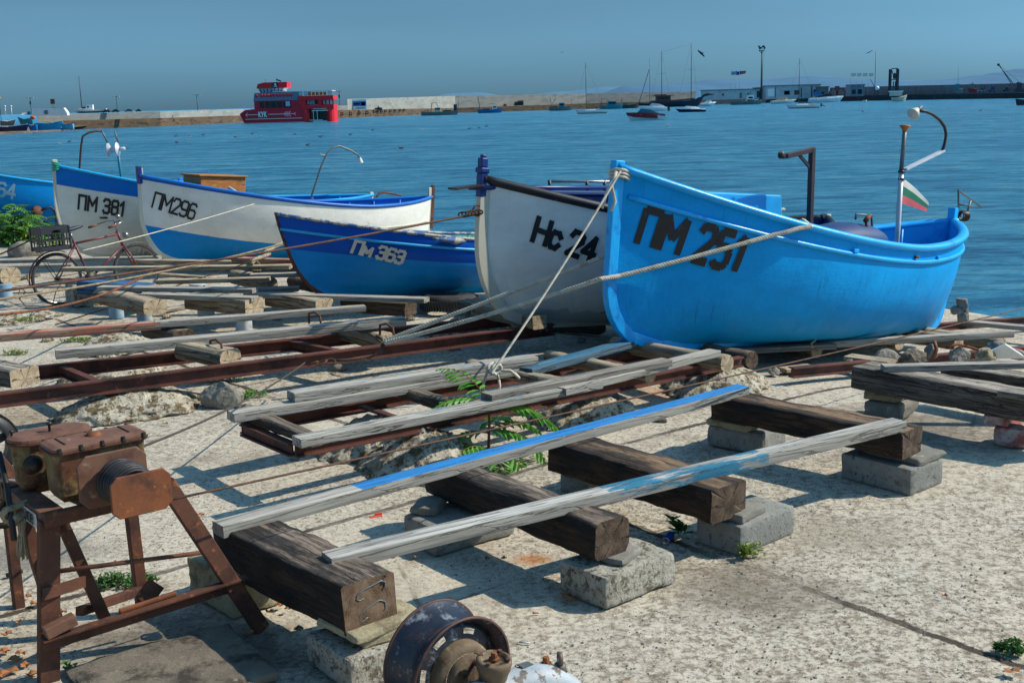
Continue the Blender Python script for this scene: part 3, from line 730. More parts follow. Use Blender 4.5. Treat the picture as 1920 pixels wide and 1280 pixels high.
# water: fan of strips so that bump stays stable to the horizon
mb = MB(); ys = [-60, 2, 8, 12, 20, 40, 80, 160, 320, 640, 1280, 2600, 5200, 12000]
for y in ys:
    for k in range(13): mb.v.append(V(((k - 6) / 6 * (80 + max(0, y) * 1.1), y, WZ)))
for i in range(len(ys) - 1):
    for k in range(12): mb.f.append([i * 13 + k, i * 13 + k + 1, (i + 1) * 13 + k + 1, (i + 1) * 13 + k]); mb.mi.append(0); mb.sm.append(True)
single('water', None, None, mb, M['water'], loc=(0, 0, 0), kind='structure')
# hills: two ranges
def hills(name, pts, Y, mat, depth):
    mb = MB(); prof = []
    for (p0, p1) in zip(pts[:-1], pts[1:]):
        for k in range(10):
            t = k / 10; x = p0[0] + (p1[0] - p0[0]) * t; s_ = t * t * (3 - 2 * t)
            y = p0[1] + (p1[1] - p0[1]) * s_ + noise.noise(V((x * .03, 0, 3))) * 1.1
            prof.append(DY(x, y, Y))
    for row, (dy, k) in enumerate(((-depth, 0.0), (-depth * .5, .62), (0, 1.0), (depth, .3))):
        for p in prof: mb.v.append(V((p.x, p.y + dy + noise.noise(V((p.x * .002, row, 0))) * depth * .3, WZ - 3 + (p.z - WZ + 3) * k)))
    m = len(prof); mb.smooth = True
    for r in range(3):
        for i in range(m - 1): mb.f.append([r * m + i, r * m + i + 1, (r + 1) * m + i + 1, (r + 1) * m + i]); mb.mi.append(0); mb.sm.append(True)
    single(name, None, None, mb, mat, loc=(0, 0, 0), kind='structure')
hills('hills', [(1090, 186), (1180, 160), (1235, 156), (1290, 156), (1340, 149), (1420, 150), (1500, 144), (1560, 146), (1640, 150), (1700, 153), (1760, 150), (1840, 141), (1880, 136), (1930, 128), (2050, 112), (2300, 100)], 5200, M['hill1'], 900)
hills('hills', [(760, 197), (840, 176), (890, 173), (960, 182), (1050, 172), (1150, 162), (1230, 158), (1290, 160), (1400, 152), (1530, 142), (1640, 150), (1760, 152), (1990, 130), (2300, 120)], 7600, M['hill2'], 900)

# ================================================================== BIG BLUE BOAT
hm251 = hull_material('bright_blue_hull_paint', [((0, 164, 238),)], dirt=.35, streak=.75, rough=.42, rust=0, sc_=(0, 78, 132), dc_=(0, 116, 196))
h1 = Hull(5.13, 1.62, 1.50, .94, 1.20, um=.64, rb=.62, rs=.22, zc=.36, nb=1.5, nm=2.7, ns=2.0, fb=2.0, fs=3.2, pb=1.8)
B1 = Boat('fishing_boat', 'bright blue double-ended fishing boat with stencilled black ПМ 251 on its bow', 'fishing boat', 6.65, 7.02, .37, math.radians(6.2), h1, group='wooden fishing boats on the slipways')
build_boat(B1, hm251, M['blue_bright'], M['blue_bright'], M['blue_bright'], rail=(.062, .075), strake=[(.86, .022, .02, .985)], post=.14, stempost=.05, thwarts=(.3, .62, .84), deck=.2, sdeck=0, stem_w=.09, ribs=5)
lettering(B1, 'ПМ 251', (1193, 456), (1378, 508), (1213, 392), M['letter_black'], th=.25, gap=.22, ext=.06)
# fittings of the bright blue boat
def tubes(mb, pts, r, n=8): return mb.tube(pts, r, n)
b = B1
mb = b.mb(); P_ = [b.loc(1290, 358, .30), b.loc(1466, 366, .30), b.loc(1473, 412, .30), b.loc(1290, 400, .30)]
mb.prism([P_[0], P_[1], P_[2] - V((0, 0, .25)), P_[3] - V((0, 0, .3))], V((0, .42, 0))); b.part('cabin', mb, M['blue_sky'], bevel=.015)
mb = b.mb(); e0 = b.loc(1528, 418, -.02); e1 = b.loc(1640, 412, -.02); rings = []
for k, (t, s_) in enumerate(((0, .55), (.12, .8), (.45, 1.0), (.8, .96), (.95, .8), (1.0, .55))):
    x = e0.x + (e1.x - e0.x) * t; ring = []
    for q in range(14):
        an = PI * q / 13; ring.append(V((x, -.30 * s_ * math.cos(an), e0.z - .22 + (.24 * s_) * max(0.0, math.sin(an)) ** .6)))
    rings.append(ring)
mb.smooth = True; mb.loft(rings); b.part('engine_cover', mb, M['blue_cover'])
mb = b.mb(); t0 = b.loc(1605, 402, -.1); t1 = b.loc(1634, 404, -.1); t2 = b.loc(1636, 440, -.1)
tubes(mb, [b.loc(1604, 412, -.1), t0, t1, t2], .012); b.part('engine_guard_rail', mb, M['galv'])
mb = b.mb(); tubes(mb, [b.loc(1622, 415, -.16), b.loc(1630, 405, -.16)], .024); tubes(mb, [b.loc(1625, 414, -.16), b.loc(1624, 436, -.16)], .016); b.part('exhaust_pipe', mb, M['rust_orange'])
# black gallows
g = b.mb(); g0 = b.loc(1521, 432, .05); g1 = b.loc(1523, 277, .05); g2 = b.loc(1474, 293, .05); up = (0, 1, 0)
g0 = V((g0.x, .05, g0.z - .3))
g.bar(g0, g1, .05, .05, up)
b.part('gallows_post', g, M['maroon_metal'], bevel=.004)
g = b.mb(); g.bar(b.loc(1526, 280, .05), g2, .045, .045, up); b.part('gallows_arm', g, M['maroon_metal'], bevel=.004)
g = b.mb(); g.bar(b.loc(1498, 290, .05), b.loc(1520, 316, .05), .03, .02, up); b.part('brace', g, M['black_paint'])
g = b.mb(); g.lathe([(.001, -.02), (.035, -.02), (.035, -.012), (.018, -.006), (.018, .006), (.035, .012), (.035, .02), (.001, .02)], b.loc(1466, 291, .05), (0, 1, 0), 14); b.part('pulley', g, M['dark_steel'])
# pole, lamp arm, lamp
q0 = b.loc(1683, 438, -.12); q1 = b.loc(1690, 320, -.12); q2 = b.loc(1697, 237, -.12)
mb = b.mb(); tubes(mb, [V((q0.x, q0.y, q0.z - .3)), q0, q1], .026); pl_ = b.part('pole', mb, M['alu'])
mb = b.mb(); tubes(mb, [q1, q2], .022); b.part('upper_pole', mb, M['galv'])
mb = b.mb(); mb.lathe([(.001, .012), (.05, .010), (.055, 0), (.03, -.03), (.024, -.05)], q2, (0, 0, 1), 16); b.part('pole_cap', mb, M['wood_box'])
mb = b.mb(); a0 = b.loc(1696, 318, -.14); a1 = b.loc(1768, 283, -.14); mb.bar(a0, a1, .022, .06, (0, 1, 0)); b.part('lamp_arm', mb, M['alu'], bevel=.003)
mb = b.mb(); cpts = [(1766, 286), (1771, 270), (1774, 252), (1771, 238), (1762, 225), (1749, 215), (1735, 209), (1724, 208)]
tubes(mb, [b.loc(x, y, -.14) for x, y in cpts], .016); b.part('lamp_tube', mb, M['dark_steel'])
mb = b.mb(); lh = b.loc(1716, 210, -.14); ax = V((-.75, 0, -.6)).normalized()
mb.lathe([(.02, -.05), (.035, -.02), (.062, .03), (.066, .045), (.05, .062), (.001, .078)], lh, ax, 18); b.part('lamp_head', mb, M['cream'])
mb = b.mb(); tubes(mb, [b.loc(1720, 208, -.14), b.loc(1728, 200, -.14)], .016); b.part('lamp_socket', mb, M['galv'])
for (py, nm) in ((322, 0), (336, 1)):
    mb = b.mb(); c = b.loc(1690, py, -.12); mb.lathe([(.026, -.012), (.034, -.012), (.034, .012), (.026, .012)], c, (0, 0, 1), 12); b.part('cable_tie', mb, M['black_plastic'])
# flag hanging from the pole: three stripes of one cloth
fg = thing('flag', 'small faded white, green and red flag tied to the pole of the bright blue boat', 'flag', b.m @ b.loc(1691, 335, -.13))
def flag_stripe(t0_, t1_, mat):
    mb = MB(b.m); n = 10; vs = []
    TL, TR, BR, BL = (1693, 334), (1742, 380), (1737, 397), (1690, 381)
    for i in range(n + 1):
        for j in range(4):
            s_ = i / n; t = t0_ + (t1_ - t0_) * j / 3
            x = (TL[0] * (1 - s_) + TR[0] * s_) * (1 - t) + (BL[0] * (1 - s_) + BR[0] * s_) * t
            y = (TL[1] * (1 - s_) + TR[1] * s_) * (1 - t) + (BL[1] * (1 - s_) + BR[1] * s_) * t - 5 * math.sin(s_ * PI) * (1 - t) * .6
            vs.append(b.loc(x, y, -.13 + .035 * math.sin(s_ * 7 + t * 1.5) * s_))
    mb.smooth = True; mb.add(vs, [(i * 4 + j, (i + 1) * 4 + j, (i + 1) * 4 + j + 1, i * 4 + j + 1) for i in range(n) for j in range(3)])
    part('flag_stripe', mb, mat, fg, fixn=False)
flag_stripe(0, .30, M['white_cloth']); flag_stripe(.30, .66, M['green_line']); flag_stripe(.66, 1, M['pink_cloth'])
# stern bracket
mb = b.mb(); yb = 0
tubes(mb, [b.loc(1797, 395, 0), b.loc(1797, 357, 0), b.loc(1842, 389, 0), b.loc(1800, 384, 0)], .012)
tubes(mb, [b.loc(1812, 404, 0), b.loc(1820, 376, 0)], .012); b.part('stern_bracket', mb, M['galv'])
mb = b.mb(); c = b.loc(1806, 398, 0)
for k in range(5): mb.lathe([(.05, -.008), (.06, 0), (.05, .008), (.04, 0), (.05, -.008)], c + V((k * .02 - .04, 0, -.04)), (1, .2 * k - .4, 0), 14)
b.part('rope_binding', mb, M['dark_steel'])
for (px, py, w_) in ((1602, 470, .07), (1716, 482, .05), (1756, 482, .045)):
    mb = b.mb(); c = b.surf(px, py, -1, .012); mb.box(c, (w_, .035, w_ * .5)); b.part('hull_fitting', mb, M['blue_bright'] if px != 1716 else M['rust'], bevel=.006)
# rudder post and propeller behind the stern
mb = b.mb(); r0 = b.loc(1798, 560, 0); r1 = b.loc(1802, 604, 0); mb.bar(V((r0.x + .06, 0, r0.z)), V((r1.x + .05, 0, r1.z)), .05, .12, (0, 1, 0)); b.part('rudder_foot', mb, M['plank_dark'], bevel=.006)
mb = b.mb(); c = b.loc(1797, 583, 0); mb.ball(c + V((.02, 0, 0)), .05, sq=(1.3, .8, .8))
for k in range(3):
    an = 2 * PI * k / 3; mb.ball(c + V((.04, .07 * math.cos(an), .07 * math.sin(an))), .06, 10, 6, (.25, .9, .9))
b.part('propeller', mb, M['f_grey'])

# ================================================================== WHITE BOAT Нс 24
hm = hull_material('cream_white_hull', [((196, 204, 200),), ((234, 234, 226), .12, .0, 0, .15)], dirt=.12, streak=.22, rough=.5, rust=.12)
h2 = Hull(5.3, 1.9, 1.38, .95, 1.15, um=.62, rb=.72, rs=.3, zc=.62, nb=1.5, nm=2.6, ns=1.9, fb=2.0, fs=3.0)
B2 = Boat('fishing_boat', 'cream white boat with black rail, dark blue stem head and Нс 24', 'fishing boat', 6.68, 8.80, .33, math.radians(6.0), h2, group='wooden fishing boats on the slipways')
build_boat(B2, hm, M['blue_deep'], M['navy_rail'], M['cream'], rail=(.05, .09), post=.05, stempost=.0, thwarts=(.3,), deck=.3, sdeck=.9, deckmat=M['blue_deep'], stem_w=.09)
b = B2
lettering(b, 'Нс 24', (998, 450), (1108, 490), (1010, 409), M['letter_black'], th=.24, gap=.16)
mb = b.mb(); c0 = b.loc(905, 345, 0); 
for (z0, z1, w_) in ((-.12, .10, .075), (.10, .15, .095), (.15, .24, .07), (.24, .27, .045)):
    mb.box((c0.x - .01, 0, c0.z + (z0 + z1) / 2), (w_ * 1.05, w_ * 1.05, z1 - z0))
b.part('stem_head', mb, M['blue_deep'], bevel=.01)
mb = b.mb(); P_ = [b.loc(995, 364, -.22), b.loc(1180, 362, -.22)]
mb.prism([P_[0] + V((.0, 0, -.30)), P_[0] + V((0, 0, 0)), P_[1] + V((.9, 0, 0)), P_[1] + V((.9, 0, -.4))], V((0, .44, 0))); b.part('cabin', mb, M['blue_deep'], bevel=.02)
mb = b.mb(); x0 = P_[0].x - .03; mb.prism([P_[0] + V((-.03, -.04, 0)), P_[0] + V((-.03, -.04, .035)), P_[1] + V((.95, -.04, .035)), P_[1] + V((.95, -.04, 0))], V((0, .52, 0))); b.part('cabin_roof', mb, M['blue_cover'], bevel=.008)
mb = b.mb(); tubes(mb, [b.loc(1028, 340, .1), b.loc(1240, 341, .1)], .014); b.part('hand_rail', mb, M['chrome'])
for px in (1030, 1100, 1133, 1200):
    mb = b.mb(); tubes(mb, [b.loc(px, 338, .1), b.loc(px + 2, 364, .1)], .017); b.part('rail_post', mb, M['black_plastic'])
oar = thing('oar', 'long blue oar lying over the bow of the cream white boat', 'oar', b.m @ b.loc(850, 355, -.05))
mb = MB(b.m); tubes(mb, [b.loc(880, 352, -.05), b.loc(1190, 352, -.05)], .022); part('shaft', mb, M['blue_deep'], oar)
mb = MB(b.m); o0 = b.loc(848, 356, -.05); o1 = b.loc(890, 349, -.05)
mb.prism([o0 + V((0, -.07, 0)), o1 + V((.05, -.05, 0)), o1 + V((.12, 0, 0)), o1 + V((.05, .05, 0)), o0 + V((0, .07, 0))], V((0, 0, .018))); part('blade', mb, M['dark_steel'], oar)
mb = b.mb(); hk = b.surf(893, 395, -1, .0); hk.y = -.02
mb.tube([hk + V((-.06 + .05 * math.cos(t), -.0, .05 * math.sin(t))) for t in [k * PI / 6 for k in range(12)]], .008, 6); b.part('bow_eye', mb, M['rust'])

# ================================================================== CLINKER BOAT Пм 363
hm = hull_material('two_tone_blue_hull', [((0, 138, 216),), ((0, 84, 184), .60, 0, .0, .02)], dirt=.3, streak=.3, rough=.36, sc_=(0, 60, 130), dc_=(0, 90, 170), chips=(150, 160, 160), chipt=.74)
h3 = Hull(4.7, 1.62, .98, .68, .74, um=.7, rb=.32, rs=.1, zc=.5, rake=.42, nb=1.35, nm=2.4, ns=2.0, fb=2.1, fs=2.6, transom=.55)
B3 = Boat('fishing_boat', 'small two-tone blue clinker boat with white Пм 363 on its side', 'fishing boat', 6.25, 11.9, .27, math.radians(4.5), h3, group='wooden fishing boats on the slipways')
build_boat(B3, hm, M['inside_green'], M['grey_blue_rail'], M['rust'], lap=6, rail=(.035, .04), strake=[(.83, .018, .0, 1.0)], strakemat=M['blue_sky'], post=.0, stempost=.0, thwarts=(.45, .68), deck=.34, sdeck=.94, deckmat=M['blue_mid'], stem_w=.03, stem_f=.012)
b = B3
lettering(b, 'Пм 363', (659, 471), (751, 491), (667, 450), M['letter_white'], th=.24, gap=.16, off=.024)
mb = b.mb(); c = b.surf(845, 456, -1, .0); mb.smooth = True
mb.tube([c + V((-.28, -.02, .06)), c + V((-.1, -.03, .04)), c + V((.06, -.03, .03)), c + V((.2, -.02, .03))], [.012, .03, .045, .018], 8); b.part('oarlock_block', mb, M['grey_blue_rail'])
mb = b.mb(); h = h3
mb.prism([h.Q(1, h.yr_of(1, z), z, s_) for s_, z in ((-1, 1), (-1, .8), (-1, .5), (-1, .25), (1, .25), (1, .5), (1, .8), (1, 1))], V((-.03, 0, 0))); b.part('transom', mb, M['blue_mid'])

# ================================================================== WHITE AND BLUE BOAT ПМ296
hm = hull_material('white_over_blue_hull', [((0, 138, 214),), ((234, 232, 222), .44, -.60, .52, .02), ((4, 104, 196), .955, 0, 0, .01)], dirt=.22, streak=.25, rough=.45, rust=.75, chips=(120, 112, 100), chipt=.73)
h4 = Hull(5.1, 1.75, 1.24, .86, .98, um=.66, rb=.5, rs=.15, zc=.6, rake=.05, nb=1.45, nm=2.6, ns=1.7, fb=2.0, fs=2.4)
B4 = Boat('fishing_boat', 'white boat with blue rail and blue lower bow marked ПМ296, wooden box aboard', 'fishing boat', 6.60, 16.6, .27, math.radians(4.5), h4, group='wooden fishing boats on the slipways')
build_boat(B4, hm, M['blue_mid'], M['blue_mid'], M['cream'], rail=(.045, .05), strake=[(.60, .012, .35, .98)], strakemat=M['cream'], post=.16, stempost=.10, thwarts=(.5, .8), deck=.3, sdeck=.85, stem_w=.04, stem_f=.015)
b = B4
lettering(b, 'ПМ296', (285, 388), (362, 411), (292, 361), M['letter_black'], th=.15, gap=.16)
mb = b.mb(); p0 = b.loc(807, 372, 0); mb.bar(V((p0.x + .03, 0, p0.z - .5)), V((p0.x + .05, 0, p0.z + .22)), .05, .05, (0, 1, 0)); b.part('rudder_post', mb, M['rust'])
mb = b.mb(); mb.bar(V((.02, 0, h4.Hb - .12)), V((.0, 0, h4.Hb + .13)), .07, .07, (0, 1, 0)); b.part('stem_head', mb, M['blue_deep'], bevel=.01)
bx = thing('wooden_box', 'rust orange box sitting in the white boat marked ПМ296', 'box', b.m @ b.loc(400, 372, .1))
mb = MB(b.m); q0 = b.loc(376, 336, -.25); q1 = b.loc(449, 372, -.25)
mb.bb(q0.x, q1.x + .1, -.25, .35, q0.z - .42, q0.z + .04); part('box_body', mb, M['wood_box'], bx, bevel=.012)
mb = MB(b.m); mb.bb(q0.x - .03, q1.x + .13, -.28, .38, q0.z + .04, q0.z + .065); part('box_lid', mb, M['wood_box'], bx, bevel=.006)
oar = thing('oar', 'grey pole resting on the edge of the boat marked ПМ296', 'pole', b.m @ b.loc(450, 368, -.5))
mb = MB(b.m); mb.tube([b.loc(428, 351, -.5), b.loc(476, 380, -.62)], .022, 8); part('shaft', mb, M['alu'], oar)

# ================================================================== WHITE BOAT ПМ 381 with blue top strake
hm = hull_material('white_hull_with_blue_top', [((214, 216, 210),), ((236, 232, 216), .10, .0, 0, .1), ((4, 116, 204), .79, .02, .04, .005)], dirt=.12, streak=.2, rough=.5, rust=.1)
h5 = Hull(5.7, 1.85, 1.40, .90, .98, um=.66, rb=.55, rs=.2, zc=.62, rake=.05, nb=1.45, nm=2.6, ns=1.8, fb=2.0, fs=2.6)
B5 = Boat('fishing_boat', 'white boat with broad blue top band and ПМ 381 on its bow', 'fishing boat', 6.05, 18.5, .24, math.radians(4.2), h5, group='wooden fishing boats on the slipways')
build_boat(B5, hm, M['blue_mid'], M['blue_sky'], M['cream'], rail=(.045, .05), post=.05, stempost=.08, thwarts=(.45, .75), deck=.3, sdeck=.88, stem_w=.04, stem_f=.015)
b = B5
lettering(b, 'ПМ 381', (147, 391), (230, 404), (149, 366), M['letter_black'], th=.20, gap=.24)
mb = b.mb(); c = b.loc(105, 308, 0)
for k in range(4): mb.lathe([(.06, -.012), (.075, 0), (.06, .012), (.045, 0), (.06, -.012)], c + V((.0, 0, k * .03 - .08)), (.2 * k - .3, .1, 1), 12)
b.part('rope_binding', mb, M['green_rope'])
mb = b.mb(); c = b.surf(197, 408, -1, .01); mb.box(c, (.16, .012, .03)); b.part('hull_slot', mb, M['letter_black'])
mb = b.mb(); lp = [(578, 388), (590, 350), (603, 310), (613, 288), (624, 277), (636, 274), (655, 281), (670, 290), (675, 297)]
P_ = [b.loc(x, y, .1) for x, y in lp]; mb.tube([V((P_[0].x, .1, P_[0].z - .3))] + P_, .018, 8); b.part('lamp_pole', mb, M['galv'])
mb = b.mb(); mb.lathe([(.018, -.03), (.03, 0), (.055, .06), (.05, .075), (.001, .085)], b.loc(675, 298, .1), (.1, 0, -1), 14); b.part('lamp_bulb', mb, M['globe'])
mb = b.mb(); lp = [(703, 392), (705, 372), (709, 364), (720, 361), (738, 364), (752, 367)]
P_ = [b.loc(x, y, .0) for x, y in lp]; mb.tube(P_, .018, 8); b.part('curved_handle', mb, M['rust'])

# ================================================================== BLUE BOAT at the left edge
hm = hull_material('mid_blue_hull', [((0, 124, 208),), ((4, 142, 222), .5, 0, 0, .2)], dirt=.3, streak=.2, rough=.4, sc_=(0, 80, 150), dc_=(0, 100, 180))
h6 = Hull(5.1, 1.7, 1.36, .95, 1.0, um=.6, rb=.5, rs=.2, zc=.5, nb=1.45, nm=2.6, ns=1.8, fb=2.0, fs=2.6)
B6 = Boat('fishing_boat', 'mid blue boat numbered 64 in pale figures, behind the leafy bush', 'fishing boat', 5.7, 24.6, .22, math.radians(4.0), h6, group='wooden fishing boats on the slipways')
build_boat(B6, hm, M['blue_sky'], M['blue_sky'], M['blue_mid'], rail=(.045, .05), post=.1, stempost=.1, thwarts=(.45, .75), deck=.3, sdeck=.8, stem_w=.08)
b = B6
lettering(b, '64', (-6, 366), (26, 372), (-2, 342), M['letter_sky'], th=.22, gap=.2)
mb = b.mb(); lp = [(149, 318), (152, 275), (155, 256), (166, 249), (182, 246), (191, 246)]
mb.tube([b.loc(149, 350, 0)] + [b.loc(x, y, 0) for x, y in lp], .022, 8); b.part('bent_pole', mb, M['maroon_metal'])
mb = b.mb(); mb.tube([b.loc(191, 246, 0), b.loc(202, 268, 0)], .018, 6); mb2 = b.part('reel_arm', mb, M['galv'])
mb = b.mb(); mb.tube([b.loc(215, 247, .1), b.loc(222, 268, .1)], .018, 6); b.part('reel_arm', mb, M['galv'])
c = b.loc(212, 281, .05); ax = b.loc(226, 279, -.05) - b.loc(198, 282, .15); ax.normalize()
mb = b.mb(); mb.lathe([(.001, -.14), (.10, -.13), (.145, -.10), (.15, -.085), (.06, -.04), (.06, .05), (.15, .085), (.145, .10), (.05, .12), (.04, .13)], c, ax, 22); rl = b.part('net_reel', mb, M['alu'])
mb = b.mb(); mb.lathe([(.001, .25), (.035, .25), (.035, .12), (.001, .12)], c, ax, 12); b.part('reel_axle', mb, M['white_pl'], parent=rl)
mb = b.mb(); mb.tube([b.loc(222, 290, .05), b.loc(224, 310, .05), b.loc(228, 336, .05), b.loc(228, 352, .05)], .028, 8); b.part('reel_post', mb, M['turq'])
mb = b.mb(); q0 = b.loc(232, 336, 0); q1 = b.loc(345, 340, 0); mb.bb(q0.x, q1.x, -.5, .5, q0.z - .3, q0.z - .02); b.part('cabin', mb, M['blue_sky'], bevel=.02)
mb = b.mb(); c = b.loc(70, 396, -.75); mb.lathe([(.001, -.03), (.10, -.03), (.11, 0), (.10, .03), (.001, .03)], c, (.3, -1, .2), 18); b.part('side_pulley', mb, M['rust'])
mb = b.mb(); mb.tube([b.loc(78, 394, -.75), b.loc(95, 388, -.75), b.loc(104, 396, -.75), b.loc(106, 420, -.75)], .02, 6); b.part('side_arm', mb, M['dark_steel'])
# ================================================================== slipway timbers, blocks, boards, rails
def frame_of(A, B, roll=0.0):
    d = (V(B) - V(A)).normalized(); s = V((0, 0, 1)).cross(d).normalized(); n = d.cross(s)
    R = Matrix((d, s, n)).transposed()
    return R @ Matrix.Rotation(roll, 3, 'X') if roll else R
def beam(name, label, cat, A, B, w, h, mat, end=None, rnd=.012, jit=.004, group=None, n=26, seed=0, roll=0.0, taper=0.0, chew=0.0):
    """beam whose TOP centre line runs from A to B"""
    A, B = V(A), V(B); R = frame_of(A, B, roll); L = (B - A).length; nrm = R @ V((0, 0, 1))
    C = (A + B) / 2 - nrm * h / 2; mb = MB(Matrix.Translation(C) @ R.to_4x4())
    prof = []
    for (cx, cy, a0) in ((1, 1, 0), (-1, 1, 90), (-1, -1, 180), (1, -1, 270)):
        for k in range(4):
            an = math.radians(a0 + 30 * k); prof.append((cx * (w / 2 - rnd) + rnd * math.cos(an), cy * (h / 2 - rnd) + rnd * math.sin(an)))
    rings = []
    for i in range(n + 1):
        x = -L / 2 + L * i / n; r = []
        sx = 1 - taper * i / n
        for k, (y, z) in enumerate(prof):
            q = V((x * 3.0, y * 14, z * 14 + seed * 7.3)); dj = noise.noise(q) * jit + noise.noise(q * 4) * jit * .5
            ex = 0
            if i in (0, n): ex = (noise.noise(V((y * 30, z * 30, seed + i))) * chew) * (1 if i == 0 else -1); ex = abs(ex) * (1 if i == 0 else -1)
            l = math.hypot(y, z) or 1
            r.append(V((x + ex, (y + y / l * dj) * sx, (z + z / l * dj) * sx)))
        rings.append(r)
    m = len(prof); base = len(mb.v)
    for r in rings:
        for q in r: mb.v.append(mb.m @ q)
    for i in range(n):
        for j in range(m):
            k = (j + 1) % m; mb.f.append([base + i * m + j, base + i * m + k, base + (i + 1) * m + k, base + (i + 1) * m + j]); mb.mi.append(0); mb.sm.append(True)
    for ri, flip in ((0, True), (n, False)):
        c = sum(rings[ri], V((0, 0, 0))) / m; ci = len(mb.v); mb.v.append(mb.m @ c)
        for j in range(m):
            k = (j + 1) % m; f = [ci, base + ri * m + j, base + ri * m + k]
            if flip: f.reverse()
            mb.f.append(f); mb.mi.append(1 if end else 0); mb.sm.append(False)
    o = single(name, label, cat, mb, [mat, end] if end else [mat], loc=C, rot=R, group=group, fixn=False)
    e = o.modifiers.new('edges', 'EDGE_SPLIT') if rnd < .02 else None
    if e: e.split_angle = math.radians(50)
    return o
def block(name, label, cat, c, d, ang, mat, seed=0, rnd=.012, jit=.005, n=13, group=None, chip=0.0):
    """cast block standing on c (centre of its base), size d, turned by ang"""
    c = V(c); mb = MB(Matrix.Translation(c) @ Matrix.Rotation(ang, 4, 'Z')); mb.smooth = True
    sx, sy, sz = d; idx = {}; vs = []; fs = []
    def key(i, j, k):
        if (i, j, k) not in idx:
            def pos(i_, S_):
                if i_ == 0: return -S_ / 2
                if i_ == n: return S_ / 2
                return -S_ / 2 + rnd + (S_ - 2 * rnd) * (i_ - 1) / (n - 2)
            p = V((pos(i, sx), pos(j, sy), pos(k, sz)))
            q = V((max(-sx / 2 + rnd, min(sx / 2 - rnd, p.x)), max(-sy / 2 + rnd, min(sy / 2 - rnd, p.y)), max(-sz / 2 + rnd, min(sz / 2 - rnd, p.z))))
            if (p - q).length > 1e-6: p = q + (p - q).normalized() * rnd
            s_ = V((p.x * 9 + seed * 5.1, p.y * 9, p.z * 9)); dj = noise.noise(s_) * jit + noise.noise(s_ * 3.3) * jit * .7
            cut = 0
            if chip:
                cc = noise.noise(V((p.x * 5 + seed, p.y * 5, p.z * 5 + 9))); e = (abs(p.x) / sx + abs(p.y) / sy + abs(p.z) / sz - 1.0)
                if cc > .05 and e > 0: cut = chip * e * cc * 3
            p = p * (1 + dj / max(.05, p.length) - cut)
            idx[(i, j, k)] = len(vs); vs.append(p + V((0, 0, sz / 2)))
        return idx[(i, j, k)]
    for a in range(n):
        for b_ in range(n):
            for (f0, s_) in ((0, -1), (n, 1)):
                q = [key(f0, a, b_), key(f0, a + 1, b_), key(f0, a + 1, b_ + 1), key(f0, a, b_ + 1)]; fs.append(q if s_ > 0 else q[::-1])
                q = [key(a, f0, b_), key(a, f0, b_ + 1), key(a + 1, f0, b_ + 1), key(a + 1, f0, b_)]; fs.append(q if s_ > 0 else q[::-1])
                q = [key(a, b_, f0), key(a + 1, b_, f0), key(a + 1, b_ + 1, f0), key(a, b_ + 1, f0)]; fs.append(q if s_ > 0 else q[::-1])
    mb.add(vs, fs)
    o = single(name, label, cat, mb, mat, loc=c, group=group); e = o.modifiers.new('edges', 'EDGE_SPLIT'); e.split_angle = math.radians(28); return o
def rock(name, label, cat, c, r, mat, seed=0, amp=.28, fine=.05, sub=4, group=None, ang=0, fl=-.25, fac=0):
    cone = .62 if name == 'concrete_lump' else 0
    bm = bmesh.new(); bmesh.ops.create_icosphere(bm, subdivisions=sub, radius=1); mb = MB(Matrix.Translation(V(c)) @ Matrix.Rotation(ang, 4, 'Z')); mb.smooth = fac == 0
    vs = []
    for q in bm.verts:
        p = q.co.copy(); s_ = V((seed * 3.7, seed * 1.3, 0))
        if fac:
            k = 1.0
            for t in range(fac):
                nn = V((math.sin(seed * 9 + t * 2.4), math.cos(seed * 5 + t * 3.9), math.sin(t * 1.7 + seed) * .8)).normalized(); dd = p.dot(nn)
                if dd > .72: p = p - nn * (dd - .72)
        k = 1 + noise.fractal(p * 1.1 + s_, 1.0, 2.1, 3) * amp + noise.fractal(p * 6 + s_, .8, 2.2, 4) * fine
        p = V((p.x * r[0], p.y * r[1], p.z * r[2])) * k
        if p.z < fl * r[2]: p.z = fl * r[2] + (p.z - fl * r[2]) * .1
        if cone: w_ = max(.25, 1.12 - cone * max(0, p.z - fl * r[2]) / (1.2 * r[2])); p.x *= w_; p.y *= w_
        vs.append(p + V((0, 0, -fl * r[2] * 1.05)))
    mb.add(vs, [[l.vert.index for l in f.loops] for f in bm.faces]); bm.free()
    return single(name, label, cat, mb, mat, loc=c, group=group, fixn=False)
def Wg(a, b, h=0.0): return W(a, b, gz(a) + h)
AU = math.atan2(UY, UX)

# ---- foreground slip: four heavy timbers on blocks
TG = 'heavy timbers laid across concrete blocks'
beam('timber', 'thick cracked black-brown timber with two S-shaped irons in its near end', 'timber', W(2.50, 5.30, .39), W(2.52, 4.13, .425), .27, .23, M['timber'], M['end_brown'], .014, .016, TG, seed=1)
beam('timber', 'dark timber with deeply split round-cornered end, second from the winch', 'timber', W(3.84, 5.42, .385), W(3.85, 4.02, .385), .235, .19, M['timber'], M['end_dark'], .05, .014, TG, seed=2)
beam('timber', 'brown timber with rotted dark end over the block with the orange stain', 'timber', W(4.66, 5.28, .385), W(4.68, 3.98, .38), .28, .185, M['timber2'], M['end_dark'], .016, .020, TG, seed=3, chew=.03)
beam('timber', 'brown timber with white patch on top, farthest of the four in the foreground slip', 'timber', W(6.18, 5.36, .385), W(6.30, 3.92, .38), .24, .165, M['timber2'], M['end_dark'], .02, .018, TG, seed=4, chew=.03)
beam('timber', 'long grey-brown timber at the right edge lying on two thin stones', 'timber', W(7.62, 5.20, .385), W(7.60, 3.60, .385), .27, .17, M['timber_grey'], M['end_dark'], .014, .016, TG, seed=5)
